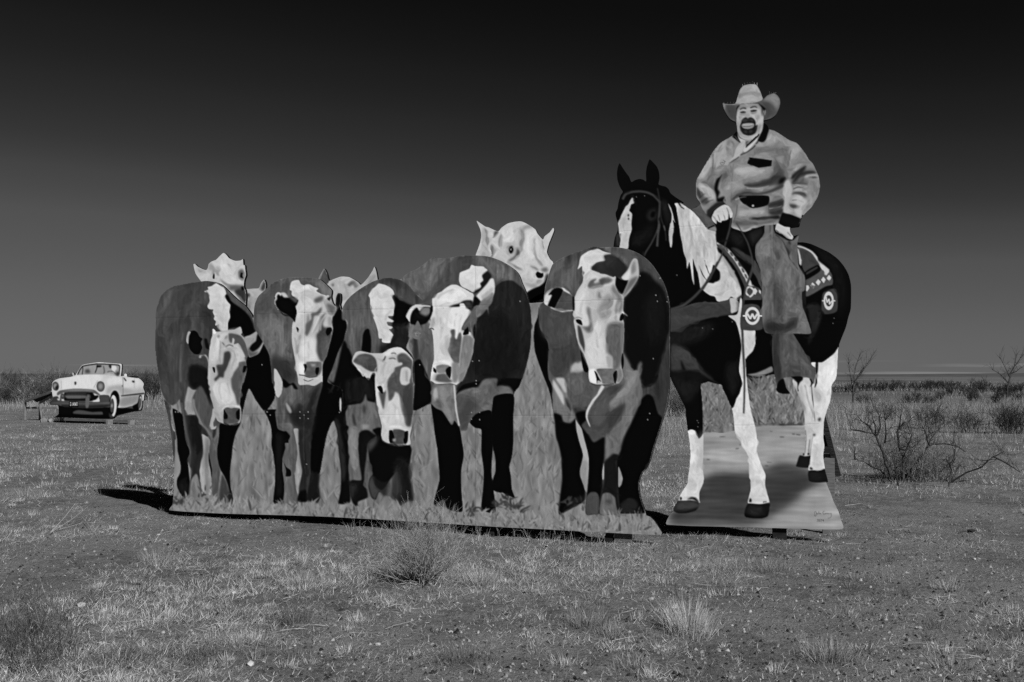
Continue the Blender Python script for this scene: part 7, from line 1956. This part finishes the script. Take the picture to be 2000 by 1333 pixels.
# --- bare black shrub on the right, limbs traced, twigs grown on them
D0 = 17.6
Zs = 4.165
def zp(x, y, dd=0.0): return at_dist(1600 + x / Zs, 640 + y / Zs, D0 + dd)
limbs = [[(670, 1235), (690, 1120), (680, 1040), (652, 985), (640, 900), (632, 850), (655, 790), (662, 710)],
         [(655, 830), (690, 780), (735, 760), (755, 735)], [(652, 985), (700, 1000), (760, 975), (810, 955)],
         [(600, 1180), (560, 1150), (535, 1095), (520, 1020), (490, 960), (462, 885), (440, 860), (370, 850), (320, 838), (262, 830), (250, 815)],
         [(440, 860), (405, 800), (350, 765), (300, 705)], [(462, 885), (455, 800), (430, 730)], [(470, 880), (500, 800), (490, 720)],
         [(535, 940), (545, 860), (535, 760), (560, 690)], [(580, 1180), (500, 1160), (420, 1130), (370, 1095), (290, 1075)], [(290, 1075), (285, 1030), (297, 970)],
         [(700, 1230), (760, 1150), (830, 1060), (880, 975), (930, 950), (1020, 945), (1120, 965), (1190, 1010)],
         [(880, 975), (900, 920), (940, 870), (990, 805)], [(880, 900), (860, 840), (830, 790)], [(900, 960), (870, 900), (925, 850)],
         [(1050, 1240), (1075, 1160), (1055, 1110), (1030, 1070), (980, 1080)], [(1055, 1110), (1100, 1080), (1100, 1020)],
         [(1075, 1180), (1140, 1120), (1180, 1140)], [(1080, 1230), (1200, 1180), (1320, 1140), (1380, 1080), (1420, 1050), (1510, 1010)],
         [(1420, 1050), (1500, 1090), (1580, 1140), (1640, 1180)], [(680, 1060), (730, 940), (750, 880), (720, 800)], [(640, 1200), (610, 1100), (590, 1040)]]
segs = []; lsegs = []; rg = np.random.default_rng(44)
for li, lb in enumerate(limbs):
    mine = []; lsegs.append(mine)
    dd = rg.normal(0, .35); dd1 = dd + rg.normal(0, .25); n_ = len(lb)
    P = [zp(px, py, dd + (dd1 - dd) * i / n_) for i, (px, py) in enumerate(lb)]
    if lb[0][1] > 1170: 
        for i_ in range(1): P[0].z = min(P[0].z, gz(P[0].x, P[0].y) + .02)
    r0 = (.042 if li == 0 else .034) if li in (0, 3, 10) else .019
    for i in range(n_ - 1):
        f = i / (n_ - 1); mine.append((*P[i], *P[i + 1], r0 * (1 - .75 * f), r0 * (1 - .75 * (i + 1) / (n_ - 1))))
        for k in range(int(rg.integers(2, 5))):
            s = P[i] + (P[i + 1] - P[i]) * rg.uniform(0, 1)
            grow(s, Vector((rg.normal(0, .7), rg.normal(0, .7), rg.normal(.7, .5))).normalized(), rg.uniform(.14, .42), .005, 1, rg, segs, .4, (2, 4), .1)
BS = gpt(1762, 934)
bare = plant('bare_shrub', segs, 0.032, 'black leafless shrub with crooked limbs right of the horse cutout', 'shrub', part='twigs', base=BS, limbs=lsegs)
segs = []
for i in range(380):
    px = rg.normal(830, 150); py = rg.uniform(1150, 1250)
    s = zp(px, py, rg.uniform(.15, 1.1)); s.z = gz(s.x, s.y)
    grow(s, Vector((rg.normal(0, .4), rg.normal(0, .4), 1)).normalized(), rg.uniform(.2, .75), .0042, 1, rg, segs, .25, (2, 5), .1)
V, Fq = tubes(segs); V = V - np.array(BS); o = np_mesh('fine_twigs', V, Fq, M_TWIG, bare); o['kind'] = 'stuff'
point_attr(o.data, 'tone', np.repeat(np.clip(.12 * np.exp(RNG.normal(0, .5, len(segs))), .03, .3), 6))

# --- two bare trees on the right skyline
def bare_tree(px, py, top, limbs_px, label, seed, r0):
    b_ = gpt(px, py); d = b_.y; rg = np.random.default_rng(seed); segs = []; lsegs = []
    for li, lb in enumerate(limbs_px):
        mine = []; lsegs.append(mine)
        dd = rg.normal(0, .25); n_ = len(lb)
        P = [at_dist(x_, y_, d + (0 if i == 0 else dd)) for i, (x_, y_) in enumerate(lb)]
        rr0 = r0 if li == 0 else r0 * .5
        for i in range(n_ - 1):
            mine.append((*P[i], *P[i + 1], rr0 * (1 - .7 * i / (n_ - 1)), rr0 * (1 - .7 * (i + 1) / (n_ - 1))))
            for k in range(int(rg.integers(3, 6)) if (i > 0 or li > 0) else 1):
                s = P[i] + (P[i + 1] - P[i]) * rg.uniform(.2, 1)
                dr = ((P[i + 1] - P[i]).normalized() * .7 + Vector((rg.normal(0, .5), rg.normal(0, .5), rg.normal(.3, .3)))).normalized()
                grow(s, dr, rg.uniform(.35, .9), .013, 1, rg, segs, .25, (2, 4), .15)
    return plant('bare_tree', segs, 0.045, label, 'tree', 'bare trees on the right', part='crown', base=b_, limbs=lsegs)
bare_tree(1665.5, 787, 700, [[(1665.5, 788), (1666, 765), (1668, 750), (1675, 735), (1685, 722)], [(1666, 765), (1663, 745), (1659, 722), (1657, 705)],
     [(1668, 752), (1668, 735), (1671, 715), (1677, 700)], [(1672, 742), (1682, 730), (1694, 712), (1703, 698)]],
     'thin leafless tree beside the horse rump on the right skyline', 61, .08)
bare_tree(1967, 779, 690, [[(1966, 780), (1967, 760), (1970, 745), (1974, 730), (1980, 718), (1984, 700), (1987, 690)], [(1972, 737), (1965, 722), (1958, 708), (1953, 698)],
     [(1969, 748), (1960, 738), (1949, 728), (1938, 722)], [(1978, 722), (1988, 708), (1996, 695), (2004, 690)], [(1974, 730), (1985, 726), (1997, 716)]],
     'leafless branching tree at the right edge of the skyline', 62, .10)

# --- brush behind, each clump a shrub of its own
def brush(px, py, hpx, wpx, label, group, seed, tone, n_main=26, lev=2, kids=(2, 4), r=None, name='brush_shrub'):
    b_ = gpt(px, py); k = b_.y / F_PX; h = hpx * k; w = wpx * k
    rg = np.random.default_rng(seed); segs = []
    r = r or max(.004, .00055 * b_.y * .6)
    for i in range(n_main):
        bb = b_ + Vector((rg.uniform(-.5, .5) * w * .6, rg.uniform(-.3, .3) * w * .6, 0)); bb.z = gz(bb.x, bb.y) - .02
        th = rg.normal(0, .4); a = rg.uniform(0, 6.28)
        d = Vector((math.cos(a) * math.sin(th), math.sin(a) * math.sin(th), math.cos(th)))
        grow(bb, d, h * rg.uniform(.4, .68), r, lev, rg, segs, .34, kids, .06)
    return plant(name, segs, tone, label, 'shrub', group, part='twigs', base=b_, jitter=.45)
brush(1824, 838, 62, 95, 'fan shaped twiggy shrub behind the black leafless shrub', None, 71, .045, 34, 2, (3, 5))
brush(1895, 846, 60, 60, 'grey bushy shrub left of the dark clump at the right edge', None, 72, .055, 40, 2, (3, 5))
brush(1972, 848, 72, 90, 'dark dense shrub at the right edge of the dirt', None, 73, .03, 60, 2, (3, 6))
brush(1720, 822, 42, 90, 'thin grey shrub just behind the left limb of the black shrub', None, 74, .06, 22, 2, (3, 5))
brush(1325, 815, 70, 60, 'grey grassy shrub seen between the right cow and the horse leg', None, 75, .07, 40, 2, (3, 5))
rb = np.random.default_rng(5)
for i in range(15):
    px = rb.uniform(1655, 2015); py = rb.uniform(768, 792)
    brush(px, py, rb.uniform(16, 34), rb.uniform(25, 55), 'low dark brush in the grassland behind the black shrub', 'low brush in the right grassland', 200 + i, rb.uniform(.02, .05), 18, 2, (3, 4))
segs = []
for i in range(26):
    px = 1635 + 385 * (i + rb.uniform(0, 1)) / 26; b_ = gpt(px, rb.uniform(756, 767)); k = b_.y / F_PX; h = rb.uniform(10, 17) * k; w = rb.uniform(35, 60) * k
    for j in range(18):
        bb = b_ + Vector((rb.uniform(-.4, .4) * w, rb.uniform(-.3, .3) * w, 0)); bb.z = gz(bb.x, bb.y) - .02
        grow(bb, Vector((rb.normal(0, .4), rb.normal(0, .4), 1)).normalized(), h * rb.uniform(.5, .85), .00035 * b_.y, 2, rb, segs, .28, (3, 4), .12)
V, Fq = tubes(segs); o = np_mesh('far_brush', V, Fq, M_TWIG); point_attr(o.data, 'tone', np.repeat(np.clip(.022 * np.exp(RNG.normal(0, .4, len(segs))), .008, .1), 6))
tag(o, 'band of distant dark brush below the right horizon', 'brush', kind='stuff')
for i in range(34):
    px = -15 + 330 * (i + rb.uniform(0, 1)) / 34; py = rb.uniform(776, 790) - (8 if 230 < px else 0)
    brush(px, py, rb.uniform(48, 74) * (0.95 if px < 150 else .85), rb.uniform(36, 60), 'tall grey brush in the hedge behind the convertible', 'brush row behind the convertible', 400 + i, rb.choice([.025, .045, .08, .14, .2]), 24, 2, (3, 5))

# --- tufts
def tuft(px, py, hpx, n_, label, seed, tone=.26, spread=.5, wpx=None, name='grass_tuft', cat='grass tuft', group=None, lw=.0035):
    b_ = gpt(px, py); k = b_.y / F_PX; h = hpx * k; w = (wpx or hpx * .35) * k
    rg = np.random.default_rng(seed)
    P = np.stack([rg.normal(0, w * .35, n_), rg.normal(0, w * .35, n_), np.zeros(n_)], 1)
    P[:, 2] = ground_z(b_.x + P[:, 0], b_.y + P[:, 1]) - b_.z - .006
    root = empty(name, b_); tag(root, label, cat, group)
    ang = np.arctan2(P[:, 1], P[:, 0]) + rg.normal(0, .7, n_)
    o = add_blades('blades', P, ang, np.abs(rg.normal(0, spread, n_)), h * rg.uniform(.3, 1.15, n_), rg.uniform(.6, 1.3, n_) * lw, rg.uniform(0, .5, n_),
                   np.clip(tone * np.exp(rg.normal(0, .4, n_)), .03, .5), root)
    o['kind'] = 'stuff'
    return root
T = [(1345, 1243, 72, 420, 'tall pale bunch grass at the front, right of centre', .42, .34, 56),
     (1622, 1290, 46, 420, 'dense round dry tuft at the front right', .24, .6, 66),
     (1852, 1152, 34, 130, 'spiky pale tuft on the bare dirt at the right', .30, .7, 36),
     (1862, 1305, 42, 120, 'loose curling dry tuft in the bottom right corner', .26, .75, 50),
     (940, 1142, 42, 240, 'pale tuft just right of the round shrub', .27, .55, 50),
     (1145, 1220, 42, 220, 'dry tuft leaning right on the middle foreground', .20, .6, 60),
     (1195, 1245, 30, 160, 'short tuft in front of the leaning tuft', .18, .6, 40),
     (585, 1147, 42, 200, 'fan of pale grass below the second cow', .25, .6, 50),
     (310, 1098, 36, 170, 'pale tuft lying left in front of the left cow', .24, .7, 50),
     (592, 1108, 40, 46, 'thin upright pale stalks below the left cows', .36, .12, 8),
     (630, 1130, 34, 24, 'single upright straw stalk beside a grass fan', .36, .1, 4),
     (470, 1255, 30, 220, 'wide low tuft at the bottom left of centre', .22, .75, 90),
     (575, 1210, 40, 260, 'bushy weed tuft left of centre in the foreground', .12, .6, 60),
     (420, 1275, 38, 300, 'low dark weed patch at the bottom left', .10, .7, 110),
     (240, 1290, 36, 320, 'dark flattened weed patch near the bottom left', .07, .8, 90),
     (900, 1290, 40, 260, 'green grey tuft at the bottom middle', .11, .6, 70),
     (700, 1215, 26, 120, 'small pale fan tuft left of the white stone', .30, .65, 36),
     (1400, 1110, 26, 220, 'low pale tuft under the horse cutout', .2, .7, 60),
     (1500, 1115, 26, 200, 'second low pale tuft under the horse cutout', .2, .7, 60),
     (1420, 1036, 20, 200, 'small dry mound tuft touching the horse board', .22, .8, 50),
     (55, 970, 30, 80, 'thin dry tuft at the left edge beyond the shadow', .2, .5, 30),
     (205, 962, 34, 60, 'dry stalks at the tip of the herd shadow', .22, .6, 30),
     (1240, 1305, 30, 200, 'dry tuft at the bottom right of centre', .2, .7, 60),
     (130, 823, 22, 160, 'grey tuft in front of the convertible bumper', .10, .5, 30)]
for i, (px, py, hp, n_, lb, tn, sp, wp) in enumerate(T):
    tuft(px, py, hp, int(n_ * 2.3), lb, 500 + i, tn, sp, wp, lw=.0023 if py > 900 else .008)
# dark weed clump in the left corner
segs = []; rg = np.random.default_rng(77)
WB = gpt(55, 1288)
for i in range(230):
    px = rg.normal(50, 62); py = rg.uniform(1225, 1325)
    s = gpt(px, py)
    grow(s, Vector((rg.normal(0, .5), rg.normal(0, .5), 1)).normalized(), rg.uniform(.12, .42), .0020, 1, rg, segs, .35, (2, 5), .1)
plant('weed_clump', segs, 0.075, 'dark tangled weed clump filling the bottom left corner', 'weeds', part='stems', base=WB, jitter=.6)
# weeds growing up in front of the gap under the herd board
segs = []
for i in range(150):
    px = rg.uniform(680, 1185); py = float(bottom_y(px)) + rg.uniform(22, 34)
    s = gpt(px, py)
    grow(s, Vector((rg.normal(0, .35), rg.normal(0, .25), 1)).normalized(), rg.uniform(.05, .17), .0017, 1, rg, segs, .35, (1, 3), .1)
plant('weed_row', segs, 0.30, 'pale weeds sprouting along the bottom edge of the cattle cutout', 'weeds', part='stems', jitter=.3)
# dead stalks lying about
segs = []
for i in range(700):
    u = rg.uniform(0, 1); y0 = 1 / (1 / 4.9 + (1 / 15 - 1 / 4.9) * u); x0 = rg.uniform(-.55, .5) * y0
    if fbm(np.array(x0), np.array(y0), 2.3, 3, 5) < -.25: continue
    a = rg.uniform(0, 6.28); L = rg.uniform(.06, .3); p = Vector((x0, y0, gz(x0, y0) + .008))
    for j in range(3):
        a += rg.normal(0, .4); q = p + Vector((math.cos(a), math.sin(a), 0)) * L / 3; q.z = gz(q.x, q.y) + rg.uniform(.006, .03)
        segs.append((*p, *q, .0022, .0018)); p = q
V, Fq = tubes(segs); o = np_mesh('straw_litter', V, Fq, M_TWIG)
point_attr(o.data, 'tone', np.repeat(np.clip(.3 * np.exp(RNG.normal(0, .3, len(segs))), .1, .5), 6))
tag(o, 'pale broken straw lying over the near ground', 'straw', kind='stuff')
# long dead branches at the left
def sticks(lines, label, tone, r=.004, name='dead_branch', lift=.05):
    segs = []
    for ln in lines:
        P = []
        for i, (px, py, hh) in enumerate(ln):
            p = on_ground(float(px), float(py), hh); P.append(Vector(p))
        for i in range(len(P) - 1): segs.append((*P[i], *P[i + 1], r * (1 - .25 * i), r * (1 - .25 * (i + 1))))
    b_ = Vector(segs[0][:3]); root = empty(name, b_); tag(root, label, 'branch')
    V, Fq = tubes(segs); V = V - np.array(b_)
    o = np_mesh('sticks', V, Fq, M_TWIG, root); point_attr(o.data, 'tone', np.repeat(np.full(len(segs), tone), 6))
sticks([[(98, 1041, .08), (125, 1012, .2), (146, 985, .34)], [(98, 1041, .08), (140, 1015, .16), (172, 990, .24)], [(115, 1035, .08), (160, 1022, .1), (205, 1020, .1)],
        [(160, 1010, .12), (185, 1040, .08), (195, 1065, .06)], [(105, 1048, .07), (125, 1055, .06), (140, 1060, .05)], [(130, 1040, .08), (150, 1048, .07)]],
       'pale forked dead branch lying in the grass at the left', .30)
sticks([[(935, 1145, .03), (915, 1128, .05), (890, 1132, .04), (872, 1125, .06)], [(960, 1152, .03), (940, 1146, .03)]], 'pale fallen stick right of the round shrub', .3, .004)
sticks([[(1195, 1252, .03), (1222, 1246, .03), (1245, 1243, .03)], [(1222, 1246, .03), (1212, 1236, .06)]], 'small forked pale twig in the middle foreground', .33, .003)
sticks([[(1650, 988, .05), (1680, 984, .07), (1722, 997, .04)]], 'curved pale stick on the grass right of the horse board', .3, .006)

# --- stones
def stone(px, py, wpx, seed, mat, label, group=None, name='stone', flat=.65):
    b_ = gpt(px, py); r = wpx * b_.y / F_PX / 2
    bm = bmesh.new(); bmesh.ops.create_icosphere(bm, subdivisions=1, radius=1.0)
    rg = np.random.default_rng(seed); sx = rg.uniform(.8, 1.2)
    ofs = rg.uniform(0, 50, 2)
    for v in bm.verts:
        c = v.co
        f = 1 + .7 * float(fbm(np.array(c.x * 1.3 + ofs[0] + c.z), np.array(c.y * 1.3 + ofs[1] - c.z), 1.0, 2, 1))
        v.co = Vector((c.x * sx * f, c.y * f, c.z * flat * f)) * r
    me = bpy.data.meshes.new(name); bm.to_mesh(me); bm.free(); me.materials.append(mat)
    o = bpy.data.objects.new(name, me); COL.objects.link(o)
    o.location = (b_.x, b_.y, b_.z + r * flat * .35); o.rotation_euler = (0, 0, rg.uniform(0, 6.28))
    tag(o, label, 'stone', group); return o
stone(739, 1259, 11, 1, M_STONE, 'round white stone in the left middle foreground')
stone(489, 1300, 17, 2, M_STONE, 'jagged white stone at the bottom left of centre')
stone(318, 1237, 11, 3, M_STONE, 'white stone beside a dark clod at the left foreground')
stone(457, 1162, 10, 4, M_STONE, 'white stone left of the pale grass fan')
stone(158, 1178, 16, 5, M_STONE, 'flat pale stone in the left foreground')
stone(198, 1258, 14, 6, M_STONE, 'pale stone right of the corner weeds')
stone(310, 1047, 7, 7, M_STONE, 'small white stone below the left cow')
stone(880, 1238, 9, 8, M_STONE, 'pale pebble below the round shrub')
stone(1186, 1273, 8, 9, M_STONE, 'pale pebble right of the middle foreground')
stone(1628, 1120, 6, 10, M_STONE, 'white pebble below the horse board')
stone(1903, 1092, 8, 11, M_STONE, 'white pebble on the dirt at the right')
stone(1796, 1247, 8, 12, M_STONE, 'white pebble at the lower right')
stone(1898, 1040, 16, 13, M_STONE_DK, 'dark clod on the bare dirt at the right', flat=.8)
stone(100, 825, 12, 14, M_ROCK, 'pale lumpy rock at the right of a pair by the convertible', flat=.9)
stone(86, 825, 14, 15, M_ROCK, 'pale lumpy rock at the left of a pair by the convertible', flat=1.0)
rs = np.random.default_rng(9)
protos = []
for i in range(70):
    u = rs.uniform(0, 1); py = 880 + 440 * u; px = rs.uniform(5, 1995)
    if 320 < px < 1660 and py < 1060: continue
    if i < 6 or not protos:
        o = stone(px, py, rs.uniform(3.5, 6), 100 + i, M_STONE, 'tiny white pebble among the scattered pebbles on the ground', 'tiny white pebbles', 'pebble'); protos.append((o, gpt(px, py).y))
    else:
        src, sy = protos[i % len(protos)]; c = src.copy(); COL.objects.link(c); p = gpt(px, py)
        k = p.y / sy * rs.uniform(.7, 1.1); c.scale = (k, k, k); c.location = (p.x, p.y, p.z + .005); c.rotation_euler = (0, 0, rs.uniform(0, 6.28))
